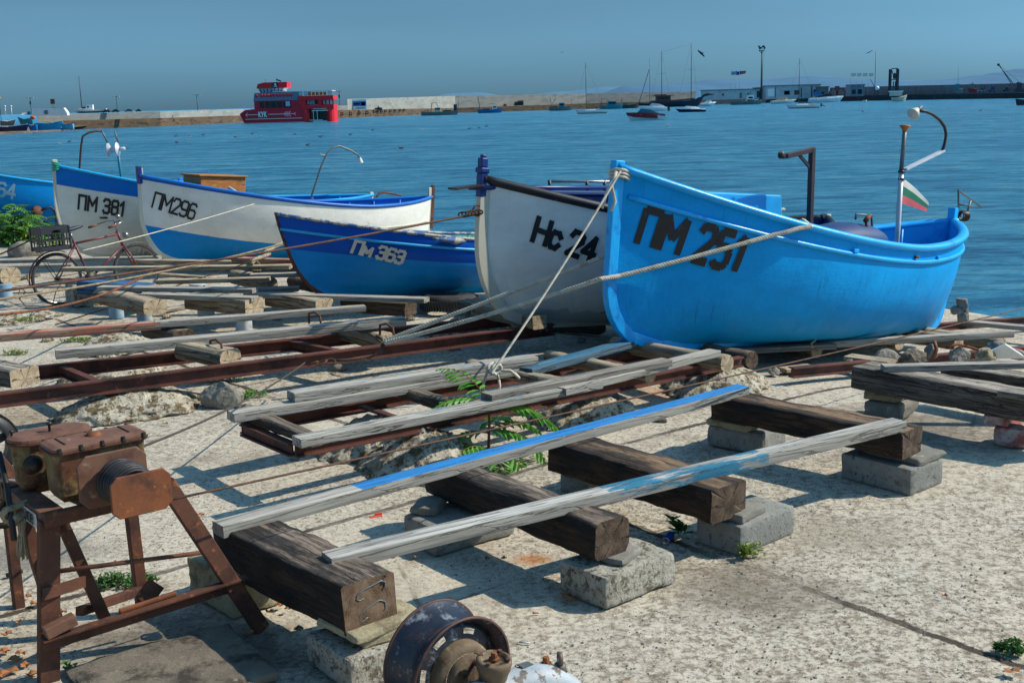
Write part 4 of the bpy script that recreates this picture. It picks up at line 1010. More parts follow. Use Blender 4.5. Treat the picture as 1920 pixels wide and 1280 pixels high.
beam('timber', 'short dark beam with pale top behind the long grey-brown timber', 'timber', W(8.4, 4.95, .30), W(8.45, 3.6, .30), .22, .14, M['timber_grey'], M['end_dark'], .014, .016, TG, seed=6)
# the two S irons
SI = ([(682, 1121), (674, 1126), (668, 1123), (670, 1115), (684, 1104), (700, 1096), (714, 1088), (722, 1090), (722, 1099), (714, 1106)], [(690, 1156), (680, 1165), (674, 1162), (675, 1152), (686, 1141), (698, 1133), (712, 1124), (722, 1127), (723, 1138), (717, 1148)])
for k in range(2):
    mb = MB(); q_ = []
    for (p0, p1) in zip(SI[k][:-1], SI[k][1:]): q_ += [V((p0[0] + (p1[0] - p0[0]) * t, p0[1] + (p1[1] - p0[1]) * t, 0)) for t in (0, .5)]
    mb.tube([PB(p.x, p.y, 4.126) for p in q_], .0032, 6)
    single('iron_staple', ['upper', 'lower'][k] + ' S-shaped iron hammered into the end of the thick black-brown timber', 'iron staple', mb, M['galv'], group='S irons in the timber end')
BG = 'concrete blocks under the timbers'
block('concrete_block', 'pale block half shaded behind the winch leg under the thick timber', 'concrete block', W(2.47, 5.25), (.36, .42, .21), AU + .08, M['stone_yellow'], 1, .015, .01, group=BG)
block('concrete_block', 'holed concrete block under two yellow stones, left of the wheel rim', 'concrete block', W(2.52, 4.20), (.36, .38, .145), AU, M['block_rough'], 2, .02, .008, group=BG)
block('concrete_block', 'concrete block with chamfered corner under the far end of the round-cornered timber', 'concrete block', W(3.76, 5.16), (.54, .34, .165), AU - .03, M['block'], 3, .03, .008, group=BG)
block('concrete_block', 'rough pitted concrete block with round hole under the split timber end', 'concrete block', W(3.93, 4.06), (.50, .32, .165), AU + .03, M['block_rough'], 4, .012, .006, group=BG, chip=.12)
block('concrete_block', 'smooth grey block beneath the far end of the rotted-end timber', 'concrete block', W(4.92, 5.22), (.42, .34, .155), AU + .1, M['block'], 5, .03, .004, group=BG)
block('concrete_block', 'block with orange rust stain and weeds at its foot', 'concrete block', W(4.92, 4.07), (.49, .30, .165), AU + .05, M['block'], 6, .014, .004, group=BG)
block('concrete_block', 'grey block with flat stone on top under the far end of the white-patched timber', 'concrete block', W(6.33, 5.24), (.36, .44, .155), AU + .2, M['block'], 7, .03, .007, group=BG)
block('concrete_block', 'large smooth grey block at the near end of the white-patched timber', 'concrete block', W(6.36, 4.10), (.36, .50, .165), AU, M['block'], 8, .014, .005, group=BG)
mb = MB(); mb.lathe([(.001, .0), (.014, .0), (.016, .004), (.001, .004)], PB(1095, 1104, 3.905 + .0), -DV, 12); 
# wedge and spacer stones
SG = 'stones wedged between blocks and timbers'
def slab(label, a, b, z, d, ang, mat, seed, name='wedge_stone', cat='stone'):
    return block(name, label, cat, W(a, b, z), d, AU + ang, mat, seed, min(d) * .22, .012, 9, group=SG, chip=.35)
slab('thin pale yellow stone right under the end of the thick timber', 2.55, 4.20, .188, (.34, .30, .035), .1, M['stone_yellow'], 11)
slab('thicker yellow stone lying on the holed block left of the wheel rim', 2.63, 4.20, .145, (.34, .30, .045), -.1, M['stone_yellow'], 12)
slab('angular grey stone wedged under the far end of the round-cornered timber', 3.64, 5.28, .163, (.22, .16, .05), .6, M['stone_grey'], 13)
slab('grey wedge stone between the pitted block and the split timber end', 3.93, 4.04, .163, (.22, .14, .035), .3, M['stone_grey'], 14)
slab('dark flat stone on the smooth grey block', 4.72, 5.20, .153, (.2, .2, .05), .2, M['earth'], 15)
slab('small concrete piece on the orange-stained block', 4.83, 4.02, .163, (.24, .15, .05), .15, M['stone_grey'], 16)
slab('flat beige stone under the far end of the white-patched timber', 6.25, 5.26, .153, (.26, .34, .055), .1, M['stone_yellow'], 17)
slab('flat brown stone slab on the large smooth grey block', 6.42, 4.08, .163, (.30, .46, .05), .0, M['stone_grey'], 18)
slab('upper thin stone under the long grey-brown timber', 7.72, 5.02, .13, (.30, .26, .075), .1, M['stone_yellow'], 19)
slab('lower thin stone under the long grey-brown timber', 7.72, 5.00, .0, (.34, .30, .13), .15, M['stone_grey'], 20)
slab('larger red brick lump under the long timber at the right edge', 7.66, 3.98, .0, (.26, .24, .14), .15, M['brick_red'], 21, 'brick', 'brick')
slab('smaller red brick lump on top at the right edge', 7.60, 4.08, .14, (.2, .16, .07), .3, M['brick_red'], 22, 'brick', 'brick')
mb = MB(); hc = PB(1095, 1104, 4.06 - .162); mb.lathe([(.001, 0), (.013, 0), (.013, .02), (.001, .02)], hc - DU * 0, -DV, 12, sm=False)
# ---- boards of the foreground slip
BD = 'boards lying across the timbers'
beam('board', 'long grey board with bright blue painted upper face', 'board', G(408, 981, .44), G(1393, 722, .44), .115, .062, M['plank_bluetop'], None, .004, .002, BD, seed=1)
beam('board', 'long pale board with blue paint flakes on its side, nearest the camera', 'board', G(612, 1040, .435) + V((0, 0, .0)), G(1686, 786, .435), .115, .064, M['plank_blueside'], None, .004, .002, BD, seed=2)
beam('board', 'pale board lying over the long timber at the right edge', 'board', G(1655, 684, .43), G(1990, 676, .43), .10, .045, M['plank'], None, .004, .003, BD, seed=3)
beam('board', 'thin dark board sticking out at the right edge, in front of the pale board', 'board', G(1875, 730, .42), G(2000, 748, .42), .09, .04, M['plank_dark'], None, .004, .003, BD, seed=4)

# ---- middle cradle: rusty rail frame on concrete lumps
def rail(mbx, A, B, h=.10, w=.065, t=.012, k=1.0):
    A, B = V(A), V(B)
    for (z, ww, hh) in ((-t / 2, w, t), (-h / 2, t * .9, h - 2 * t - .002), (-h + t / 2, w, t)):
        mbx.bar(A + V((0, 0, z)), B + V((0, 0, z)), ww, hh)
CR = thing('cradle_frame', 'rusty steel rail frame in the middle, under the boards and logs', 'cradle', W(5.2, 6.8, .2))
R1a, R1b = W(3.44, 6.42, .35), W(7.6, 6.36, .27); R2a, R2b = W(3.44, 7.14, .35), W(8.2, 7.18, .24)
for (A, B) in ((R1a, R1b), (R2a, R2b)):
    mb = MB(); rail(mb, A, B, .085); part('rail', mb, M['rust_rail'], CR)
mb = MB(); rail(mb, W(3.44, 6.45, .349), W(3.44, 7.11, .349), .083); part('end_beam', mb, M['rust_rail'], CR)
for a in (4.35, 6.6):
    mb = MB(); mb.bar(W(a, 6.5, .30), W(a, 7.1, .30), .05, .02); part('cross_bar', mb, M['rust_rail'], CR)
mb = MB(); mb.bb(-.001, .001, 0, .001, 0, .001)
SL = 'logs laid across the cradle rails'
beam('log', 'dark cracked squared log at the open end of the middle cradle', 'log', W(3.53, 7.32, .42), W(3.52, 6.28, .42), .12, .07, M['log_dark'], M['end_dark'], .03, .012, SL, seed=11)
beam('log', 'dark split log second from the open end of the middle cradle', 'log', W(4.62, 7.35, .43), W(4.66, 6.32, .42), .13, .085, M['log_dark'], M['end_dark'], .04, .016, SL, seed=12)
beam('log', 'brown log with rope loop around it on the middle cradle', 'log', W(5.50, 7.34, .42), W(5.62, 6.3, .41), .12, .09, M['log'], M['end_pale'], .04, .014, SL, seed=13)
beam('log', 'log poking out under the pale board, right of the large lump', 'log', W(6.30, 7.3, .38), W(6.38, 6.22, .37), .13, .10, M['log'], M['end_pale'], .048, .012, SL, seed=14)
beam('log', 'pale cut log under the tip of the pale board before the blue bow', 'log', W(7.15, 7.4, .36), W(7.12, 6.10, .39), .15, .13, M['log'], M['end_pale'], .062, .008, SL, seed=15)
beam('log', 'round log under the keel of the bright blue boat near its bow', 'log', W(7.9, 7.9, .24), W(7.85, 6.45, .26), .16, .15, M['log_dark'], M['end_dark'], .07, .012, SL, seed=16)
BD2 = 'boards laid along the middle cradle'
beam('board', 'grey board at the back of the middle cradle, its end jutting out to the left', 'board', G(432, 772, .47), G(1000, 680, .44), .13, .062, M['plank'], None, .004, .003, BD2, seed=5)
beam('board', 'rough-sawn board with blue rounded tip under the rope knot', 'board', G(545, 734, .53), G(1000, 666, .50), .13, .065, M['plank_flake'], None, .006, .004, BD2, seed=6)
beam('board', 'faded dark blue board running to the bow of the bright blue boat', 'board', G(985, 690, .44), G(1185, 636, .40), .13, .055, M['plank_bluefade'], None, .004, .003, BD2, seed=7)
beam('board', 'long flaked pale board on the near side of the middle cradle', 'board', G(556, 820, .47), G(1120, 712, .45), .125, .055, M['plank_flake'], None, .004, .003, BD2, seed=8)
beam('board', 'dark-edged board lying on top of two others, centre of the picture', 'board', G(912, 738, .50), G(1250, 672, .48), .12, .05, M['plank_dark'], None, .004, .004, BD2, seed=9)
beam('board', 'pale board ending on the cut log in front of the blue bow', 'board', G(1050, 726, .46), G(1340, 655, .445), .12, .05, M['plank'], None, .004, .003, BD2, seed=10)
LG = 'rough concrete lumps under the rails'
rock('concrete_lump', 'large shelly lump behind the leafy seedling under the middle cradle', 'concrete lump', W(4.42, 6.40), (.42, .42, .20), M['lump'], 1, .2, .10, 5, LG, AU)
rock('concrete_lump', 'pointed lump under the near rail of the middle cradle, right of the seedling', 'concrete lump', W(6.02, 6.56), (.42, .34, .20), M['lump'], 2, .2, .10, 5, LG, AU)
rock('concrete_lump', 'pale lump in front of the bow of the bright blue boat', 'concrete lump', W(7.45, 6.52), (.42, .40, .20), M['lump'], 3, .2, .10, 5, LG, AU)
rock('concrete_lump', 'shaded lump between the first two logs of the middle cradle', 'concrete lump', W(4.35, 7.0), (.34, .30, .2), M['lump'], 4, .2, .08, 5, LG, AU)
rock('concrete_lump', 'low pale lump inside the middle cradle beside the rope loop', 'concrete lump', W(6.0, 7.1), (.34, .28, .17), M['lump'], 5, .2, .08, 5, LG, AU)

# ---- left cradle with long rails
CR2 = thing('cradle_frame', 'long pair of rusty rails at the left, joined by rusty cross bars', 'cradle', W(5, 9.2, .2))
def RZ(px, py, z): return G(px, py, z)
LA, LB = G(-260, 768, .34), G(1036, 606, .26); FA, FB = G(-260, 722, .33), G(955, 590, .26)
for (A, B) in ((LA, LB), (FA, FB)):
    mb = MB(); rail(mb, A, B, .115, .08, .014); part('rail', mb, M['rust_rail'], CR2)
for t, t2 in ((.235, .255), (.585, .60)):
    mb = MB(); p = LA.lerp(LB, t + .045); q = FA.lerp(FB, t2); dd = (q - p).normalized(); rail(mb, p + dd * .05 - V((0, 0, .012)), q - dd * .05 - V((0, 0, .012)), .09, .06, .012); part('cross_bar', mb, M['rust_rail'], CR2)
mb = MB(); p = LB; 
for t in (.975, .987):
    c = LA.lerp(LB, t) - V((0, 0, .057)) - DV * .008; mb = MB(); mb.lathe([(.001, .0), (.012, .0), (.012, .002), (.001, .002)], c, -DV, 10); part('bolt_hole', mb, M['f_conc'], CR2)
LGp = 'logs laid across the long rails at the left'
beam('log', 'thick log with split pale end resting on the near long rail', 'log', G(345, 640, .42), G(432, 655, .40), .24, .15, M['log'], M['end_pale'], .07, .01, LGp, seed=21)
beam('log', 'shaded log under the long board behind the near long rail', 'log', G(285, 602, .36), G(345, 618, .34), .26, .16, M['log_dark'], M['end_dark'], .07, .01, LGp, seed=22)
beam('log', 'worn log beside the rope hook under the end of the long board', 'log', G(635, 606, .36), G(728, 626, .33), .20, .15, M['log'], M['end_pale'], .06, .012, LGp, seed=23)
beam('log', 'squared log with iron clamp near the right end of the long rails', 'log', G(895, 568, .38), G(1012, 592, .38), .17, .13, M['log'], M['end_pale'], .02, .008, LGp, seed=24)
beam('log', 'shadowed log below the stem of the cream white boat', 'log', G(870, 560, .34), G(915, 575, .34), .17, .13, M['log_dark'], M['end_dark'], .04, .008, LGp, seed=25)
beam('log', 'cut grey timber with a blue dab at the left edge, on the near rail', 'log', G(-40, 676, .44), G(45, 690, .44), .26, .14, M['timber_grey'], M['end_pale'], .02, .008, LGp, seed=26)
for (px, py, z, nm) in ((955, 578, .42, 'iron clamp bent over the squared log near the right end of the long rails'), (725, 612, .42, 'iron clamp sticking up beside the end of the long white board'), (590, 590, .40, 'iron clamp behind the long white board'), (405, 642, .44, 'iron clamp over the thick split log')):
    c = G(px, py, z); mb = MB(); mb.tube([c + DV * .12 + V((0, 0, -.10)), c + DV * .11, c + V((0, 0, .025)), c - DV * .10 + V((0, 0, .0)), c - DV * .115 + V((0, 0, -.12))], .011, 7)
    single('iron_clamp', nm, 'iron clamp', mb, M['rust'], group='iron clamps over the logs')
BD3 = 'boards lying over the left slipways'
beam('board', 'long white weathered board with rusty right end over the left rails', 'board', G(103, 655, .46), G(757, 594, .44), .14, .075, M['plank'], None, .006, .004, BD3, seed=11)
beam('board', 'long board with red paint traces ending at the left edge', 'board', G(-120, 634, .43), G(300, 602, .42), .13, .07, M['plank_red'], None, .005, .003, BD3, seed=12)
beam('board', 'grey board continuing from the reddish one over the white pipe posts', 'board', G(290, 602, .425), G(684, 572, .42), .12, .06, M['plank'], None, .005, .003, BD3, seed=13)
rock('concrete_lump', 'big dark-edged shelly lump under the near long rail, behind the winch', 'concrete lump', G(245, 768, 0), (.56, .42, .185), M['lump'], 6, .2, .10, 5, LG, AU)
rock('concrete_lump', 'shelly lump between the two long rails at the left', 'concrete lump', G(215, 712, 0), (.46, .38, .17), M['lump'], 7, .2, .10, 5, LG, AU)
rock('concrete_lump', 'low lump behind the long white board at the left', 'concrete lump', G(215, 655, 0), (.40, .28, .14), M['lump'], 8, .2, .10, 5, LG, AU)
rock('concrete_lump', 'grey lump beneath the right end of the long rails', 'concrete lump', G(900, 622, 0), (.7, .4, .16), M['lump'], 9, .2, .10, 5, LG, AU)
rock('stone', 'single angular brown-grey stone right of the big shelly lump', 'stone', G(418, 760, 0), (.17, .15, .16), M['stone_grey'], 10, .2, .05, 4, None, .3, fac=9)
rock('concrete_lump', 'flat pale rubble patch at the left edge beside the bicycle wheel', 'concrete lump', G(30, 600, 0), (.5, .35, .08), M['lump'], 12, .2, .12, 5, LG, AU)

# ---- posts of corrugated pipe with timbers, far left slips
PO = 'corrugated pipe posts under the left timbers'
def post(px, py, zt, r, mat, label):
    c = G(px, py, 0); prof = [(.001, zt), (r * .96, zt)]; n = 14
    for k in range(n * 2 + 1): prof.append((r * (1 + (.035 if k % 2 else -.01)), zt * (1 - k / (2 * n))))
    mb = MB(); mb.lathe(prof, c, (0, 0, 1), 20); return single('pipe_post', label, 'pipe post', mb, mat, loc=c, group=PO)
post(219, 596, .22, .085, M['pipe_blue'], 'pale blue ribbed pipe post under the left end of the log beside the bicycle')
post(272, 606, .22, .085, M['pipe_blue'], 'pale blue ribbed pipe post hiding behind the reddish board, right of the first blue one')
post(388, 606, .22, .095, M['pipe_white'], 'shaded ribbed pipe post under the squared timber in the middle')
post(458, 622, .22, .09, M['pipe_white'], 'white ribbed pipe post standing just above the long white board')
post(8, 562, .22, .11, M['pipe_blue'], 'blue-white ribbed pipe post under the round log at the left edge')
post(372, 560, .2, .1, M['pipe_white'], 'small white ribbed post behind the bicycle front wheel')
TL = 'timbers on the left slips'
beam('timber', 'pale round-ended log on blue pipe posts right of the bicycle', 'timber', G(192, 541, .40), G(290, 562, .40), .28, .17, M['log'], M['end_pale'], .07, .01, TL, seed=31)
beam('timber', 'squared pale timber on ribbed posts, right of the round-ended log', 'timber', G(362, 548, .40), G(476, 560, .40), .26, .17, M['log'], M['end_pale'], .02, .006, TL, seed=32)
beam('timber', 'pale block of timber under the thin boards in front of the clinker boat', 'timber', G(512, 545, .36), G(608, 562, .34), .24, .16, M['log'], M['end_pale'], .02, .006, TL, seed=33)
beam('timber', 'dark flat timber under the small clinker boat', 'timber', G(650, 556, .30), G(770, 566, .28), .26, .15, M['log_dark'], M['end_dark'], .02, .006, TL, seed=34)
beam('timber', 'round log at the left edge on a blue-white post', 'timber', G(-60, 494, .42), G(18, 502, .42), .30, .22, M['log'], M['end_pale'], .10, .01, TL, seed=35)
beam('timber', 'short board with blue top lying at the bicycle wheels', 'timber', G(160, 524, .36), G(282, 534, .34), .30, .16, M['plank_blue'], M['end_pale'], .01, .006, TL, seed=36)
beam('timber', 'dark log end with frayed rope below the boat marked ПМ296', 'timber', G(440, 505, .38), G(505, 520, .36), .22, .18, M['log'], M['end_pale'], .08, .01, TL, seed=37)
beam('timber', 'dark short log right of the frayed rope, before the clinker bow', 'timber', G(552, 516, .30), G(590, 524, .30), .22, .16, M['log_dark'], M['end_dark'], .07, .01, TL, seed=38)
beam('timber', 'wooden prop standing against the hull of the boat marked ПМ296', 'timber', G(436, 488, .0) + V((.02, .1, .72)), G(436, 492, 0) + V((0, -.06, 0)), .11, .11, M['log'], M['end_pale'], .012, .004, TL, seed=39)
block('rubble_block', 'broken concrete block under the bicycle chain', 'concrete block', G(163, 573, 0), (.42, .34, .30), AU, M['block_rough'], 31, .03, .015, group=BG, chip=.6)
rock('stone', 'dark boulder in front of the bush at the left', 'stone', G(48, 480, .0), (.30, .2, .2), M['stone_grey'], 14, .2, .05, 4, None, .3)
BL = [((188, 536), (478, 540), .44, 'plank', 'thin pale board over the round-ended log, running right'),
      ((120, 501), (545, 496), .50, 'plank_tan', 'tan board with splintered left end passing behind the bicycle frame'),
      ((268, 549), (478, 556), .42, 'plank', 'thin board sagging between the two pale timbers'),
      ((462, 548), (800, 558), .36, 'plank', 'thin board lying before the clinker boat'),
      ((295, 524), (505, 519), .42, 'plank_tan', 'olive-stained narrow board left of the frayed rope'),
      ((395, 541), (560, 537), .40, 'plank_dark', 'dark pipe-like board in front of the clinker bow'),
      ((-60, 488), (300, 480), .40, 'plank', 'grey board behind the bicycle at the left'),
      ((-60, 500), (136, 494), .38, 'plank', 'lower grey board left of the bicycle rear wheel'),
      ((250, 486), (560, 490), .45, 'plank_tan', 'board under the bow of the boat marked ПМ296'),
      ((470, 513), (575, 510), .42, 'plank', 'short board right of the frayed rope'),
      ((440, 482), (560, 486), .52, 'plank_red', 'pinkish board against the blue hull bottom behind the frayed rope')]
for k, (p, q, z, m_, lb) in enumerate(BL):
    beam('board', lb, 'board', G(p[0], p[1], z), G(q[0], q[1], z), .15, .05, M[m_], None, .005, .004, BD3, seed=40 + k)

# ---- right slipway under the bright blue boat
SR = thing('slip_rails', 'rusty rails running down into the water under the bright blue boat', 'rails', W(10, 6.8, 0))
for (A, B) in ((W(8.0, 6.15, gz(8) + .16), W(15.5, 5.6, gz(15.5) + .22)), (W(8.4, 7.6, gz(8.4) + .16), W(15.5, 7.2, gz(15.5) + .22))):
    mb = MB(); rail(mb, A, B, .09, .07, .012); part('rail', mb, M['rust_rail'], SR)
SRG = 'logs under the bright blue boat'
for k, (px, py, z, lb) in enumerate(((1532, 642, .10, 'pale log end with hanging twine beneath the middle of the bright blue boat'), (1688, 628, .02, 'log end beneath the grey board, next right of the twine log'), (1798, 630, -.02, 'log end beneath the grey board near the stern of the blue boat'), (1880, 634, -.06, 'log end at the right tip of the grey board'))):
    e = G(px, py, z); beam('log', lb, 'log', e + DV * 1.5, e, .17, .15, M['log'], M['end_pale'], .07, .01, SRG, seed=50 + k)
beam('board', 'long grey board on edge along the keel of the bright blue boat', 'board', G(1420, 646, .12), G(1897, 620, .05), .09, .06, M['plank'], None, .004, .003, BD3, seed=61)
beam('board', 'dark board under the keel near the bow of the bright blue boat', 'board', G(1290, 656, .17), G(1560, 642, .10), .16, .05, M['plank_dark'], None, .004, .003, BD3, seed=62)
beam('board', 'pale board leading to the water behind the stern of the blue boat', 'board', G(1805, 600, -.25), G(2010, 618, -.25), .14, .05, M['plank'], None, .004, .003, BD3, seed=63)
beam('board', 'board lying flat on the ground below the rusty rail at the right', 'board', G(1590, 665, .06), G(1672, 676, .06), .16, .04, M['plank_tan'], None, .004, .003, BD3, seed=64)
beam('board', 'board end beneath the stem of the cream white boat', 'board', G(1032, 567, .40), G(1160, 572, .38), .2, .07, M['plank'], None, .004, .003, BD3, seed=65)
beam('timber', 'dark rotten beam in the shade beneath the cream white boat', 'timber', G(1015, 594, .12), G(1130, 600, .12), .2, .14, M['log_dark'], None, .03, .01, TL, seed=66)
beam('chock', 'wooden wedge between the boards and the hull of the bright blue boat', 'wedge', G(1478, 618, .20), G(1542, 604, .24), .09, .05, M['plank_tan'], None, .006, .003, None, seed=67)
beam('chock', 'upright squared wooden chock at the twine log under the blue boat', 'wedge', G(1543, 604, .28), G(1543, 604, .28) + V((.0, -.03, -.17)), .07, .06, M['plank_tan'], None, .006, .003, None, seed=68)
for k, (px, py, r, mt, lb) in enumerate(((1712, 672, (.2, .14, .14), 'earth', 'brownish stone below the rail at the right'), (1745, 660, (.1, .1, .14), 'stone_grey', 'upright grey stone between rail and ground'), (1660, 668, (.18, .14, .12), 'stone_grey', 'round grey stone left of the brownish one below the rail'), (1800, 668, (.16, .13, .14), 'stone_grey', 'grey-brown stone with orange rope over it'), (1850, 666, (.24, .14, .12), 'stone_yellow', 'flat beige squared stone at the right slipway'), (1905, 662, (.16, .12, .10), 'brick_red', 'reddish broken brick near the right edge'), (1600, 672, (.12, .1, .06), 'stone_grey', 'small flat stone at the left end of the right slipway'), (1870, 648, (.2, .14, .10), 'stone_grey', 'grey stone under the rails near the right edge'))):
    rock('stone', lb, 'stone', G(px, py + 9, 0) , [q * .72 for q in r], M[mt], 60 + k, .2, .05, 4, 'stones under the right slipway', .3 * k, fac=8)
mb = MB(); mb.prism([G(1830, 672, .02), G(1885, 646, .16), G(1925, 672, .02)], V((.02, .05, .004))); single('scrap_sheet', 'bent white plastic sheet leaning among the stones at the right', 'plastic sheet', mb, M['white_pl'])
def rope_pts(pts, seg=1):
    return pts
mb = MB(); mb.tube([G(1532, 612, .28), G(1538, 622, .22), G(1530, 636, .16), G(1520, 645, .14), G(1524, 652, .1)], .01, 6); single('twine', 'pale twine hanging from the chock onto the twine log', 'twine', mb, M['rope_old'])
mb = MB(); mb.tube([G(1775, 652, .14), G(1795, 645, .16), G(1815, 650, .12), G(1835, 656, .10)], .014, 6)
mb.tube([G(1752, 640, .18), G(1756, 655, .12), G(1750, 672, .04)], .018, 6)
single('orange_rope', 'frayed orange-brown rope draped over the stones at the right slipway', 'rope', mb, M['rust_orange'])
rock('stone', 'two dark debris lumps on the concrete behind the rough-sawn board', 'stone', G(852, 656, 0), (.06, .05, .05), M['stone_grey'], 71, .3, .1, 3)
rock('stone', 'small round pale stone on the shadowed concrete before the middle cradle', 'stone', G(553, 862, 0), (.035, .03, .03), M['stone_grey'], 72, .2, .1, 3)
rock('stone', 'small stone on the ground below the long near rail', 'stone', G(636, 694, 0), (.07, .05, .05), M['stone_grey'], 73, .2, .1, 3)

# ---- tyre under the small clinker boat
c = G(842, 566, .11); mb = MB(); prof = []
for k in range(25):
    t = 2 * PI * k / 24; prof.append((.25 + .09 * math.cos(t), .09 * math.sin(t)))
ty = thing('tyre', 'worn black car tyre lying flat between the clinker boat and the cream white boat', 'tyre', G(842, 566, .02))
mb.lathe(prof, c, (0, .1, 1), 40); part('tyre_body', mb, M['rubber'], ty)
for k in range(60):
    an = 2 * PI * k / 60
    if k % 2 == 0:
        pass
mb = MB()
for k in range(60):
    an = 2 * PI * k / 60; d = V((math.cos(an), math.sin(an), 0)); mb.box(c + d * .343, (.012, .018, .13), Matrix.Rotation(an, 3, 'Z') @ Matrix.Rotation(.3, 3, 'X'))
part('tread', mb, M['black_plastic'], ty)

# loose scraps among the left slips
SCR = [((300, 512), (392, 518), .10, 'plank_tan', 'short tan offcut lying flat right of the bicycle front wheel'),
       ((575, 585), (640, 580), .06, 'plank_dark', 'short dark offcut on the ground left of the long white board end'),
       ((300, 580), (352, 571), .05, 'plank', 'grey offcut on the ground right of the two blue pipe posts'),
       ((500, 577), (555, 590), .05, 'plank_tan', 'tan offcut on the ground before the clinker boat'),
       ((20, 520), (70, 512), .08, 'plank_dark', 'dark offcut beside the round log at the left edge'),
       ((598, 500), (560, 489), .12, 'plank', 'grey offcut in front of the clinker stem'),
       ((905, 612), (990, 628), .05, 'plank_dark', 'dark offcut on the ground below the squared log with the clamp'),
       ((1465, 690), (1520, 683), .03, 'plank_tan', 'thin tan batten on the concrete behind the white-patched timber')]
for k, (p, q, z, m_, lb) in enumerate(SCR):
    beam('wood_scrap', lb, 'wood scrap', G(p[0], p[1], z), G(q[0], q[1], z * .6), .12, .04, M[m_], None, .006, .006, 'loose wooden offcuts', seed=80 + k, chew=.03)
random.seed(33); SS = [(330, 548, 'beige'), (345, 560, 'beige'), (312, 596, 'beige'), (420, 598, 'grey'), (520, 600, 'grey'), (240, 545, 'grey'), (90, 640, 'beige'), (600, 640, 'grey'), (770, 600, 'beige'), (812, 610, 'grey'), (1090, 640, 'grey'), (1450, 700, 'grey'), (1240, 790, 'grey'), (560, 1180, 'beige'), (350, 1230, 'grey'), (160, 1195, 'grey')]
for k, (px, py, t_) in enumerate(SS):
    s_ = random.uniform(.03, .07) * (1 if py < 1000 else .5)
    rock('stone', 'small broken ' + t_ + ' stone lying loose on the concrete', 'stone', G(px, py, 0), (s_, s_ * .8, s_ * .7), M['stone_grey' if t_ == 'grey' else 'lump'], 140 + k, .25, .08, 3, 'small ' + t_ + ' loose stones', k * .7, fac=7)
# ================================================================== WINCH (small) -- local frame: a along DU, b along DV
WN = thing('winch', 'rusty winch on a welded steel trestle, black wire rope on its drum', 'winch', W(1.75, 5.1, 0))
def wp(name, mb, m, par=None, **k): return part(name, mb, m, par or WN, **k)
def B_(mb, a0, a1, b0, b1, z0, z1):   # box in slipway axes
    mb.add([W(a, b, z) for z in (z0, z1) for b in (b0, b1) for a in (a0, a1)], [(0, 2, 3, 1), (4, 5, 7, 6), (0, 1, 5, 4), (2, 6, 7, 3), (0, 4, 6, 2), (1, 3, 7, 5)]); return mb
def obar(p, q, w, h, up): mb = MB(); mb.bar(p, q, w, h, up); return mb
# trestle
wp('leg', obar(W(1.49, 4.98, .72), W(1.42, 4.99, .0), .085, .05, DV), M['rust'], bevel=.004)
wp('leg', obar(W(1.97, 4.88, .80), W(2.36, 4.84, .0), .075, .045, DV), M['rust'], bevel=.004)
wp('leg', obar(W(1.55, 5.05, .72), W(1.74, 5.12, .12), .05, .04, DV), M['rust'], bevel=.004)
wp('leg', obar(W(2.0, 5.42, .72), W(2.02, 5.42, .0), .055, .05, DV), M['rust'], bevel=.004)
wp('leg', obar(W(1.5, 5.45, .72), W(1.62, 5.42, .0), .06, .05, DV), M['rust'], bevel=.004)
mb = MB(); mb.bar(W(1.39, 4.93, .20), W(2.30, 4.86, .25), .008, .065, DZ); mb.bar(W(1.39, 4.93 - .026, .20 + .03), W(2.30, 4.86 - .026, .25 + .03), .052, .008, DZ)
ab = wp('angle_bar', mb, M['rust'])
mb = MB(); mb.bar(W(1.72, 4.90, .262), W(1.98, 4.885, .278), .02, .02, DZ); wp('weld_bead', mb, M['rust_orange'], ab, bevel=.006)
mb = MB(); mb.tube([W(1.49, 5.0, .48), W(2.17, 4.96, .40)], .011, 8); wp('rebar', mb, M['rust'])
wp('cross_bar', obar(W(1.42, 4.93, .42), W(1.62, 5.0, .40), .012, .05, DZ), M['rust'])
wp('cross_bar', obar(W(1.62, 5.12, .22), W(2.02, 5.40, .12), .04, .04, DZ), M['rust'], bevel=.003)
wp('gusset', obar(W(1.40, 4.90, .26), W(1.53, 4.90, .29), .05, .05, DV), M['rust_plate'], bevel=.004)
wp('gusset', obar(W(1.86, 4.98, .24), W(1.93, 4.98, .31), .09, .008, DV), M['rust'])
# table of two channels and cross plates
mb = MB(); B_(mb, 1.46, 2.0, 4.93, 4.97, .70, .76); wp('table_beam', mb, M['rust'], bevel=.004)
mb = MB(); B_(mb, 1.46, 2.0, 5.44, 5.48, .70, .76); wp('table_beam', mb, M['rust'], bevel=.004)
mb = MB(); B_(mb, 1.46, 1.56, 4.975, 5.435, .705, .752); tp = wp('table_plate', mb, M['rust_plate'], bevel=.004)
mb = MB(); B_(mb, 1.88, 1.98, 4.975, 5.435, .705, .752); wp('table_plate', mb, M['rust_plate'], bevel=.004)
mb = MB(); mb.add([W(1.455, 5.20, .672), W(1.455, 5.03, .672), W(1.455, 5.03, .738), W(1.455, 5.20, .738)], [(0, 1, 2, 3)]); npl = wp('number_plate', mb, M['white_pl'], tp, fixn=False)
mb = MB(); plane_text(mb, '0108', W(1.453, 5.19, .686), -DV * .05, DZ * .04, gap=.16, th=.18, nrm=-DU * .0008); wp('plate_number', mb, M['letter_black'], npl, fixn=False)
wp('bracket', obar(W(1.60, 5.16, .79), W(1.66, 4.94, .77), .008, .08, DZ), M['rust_plate'])
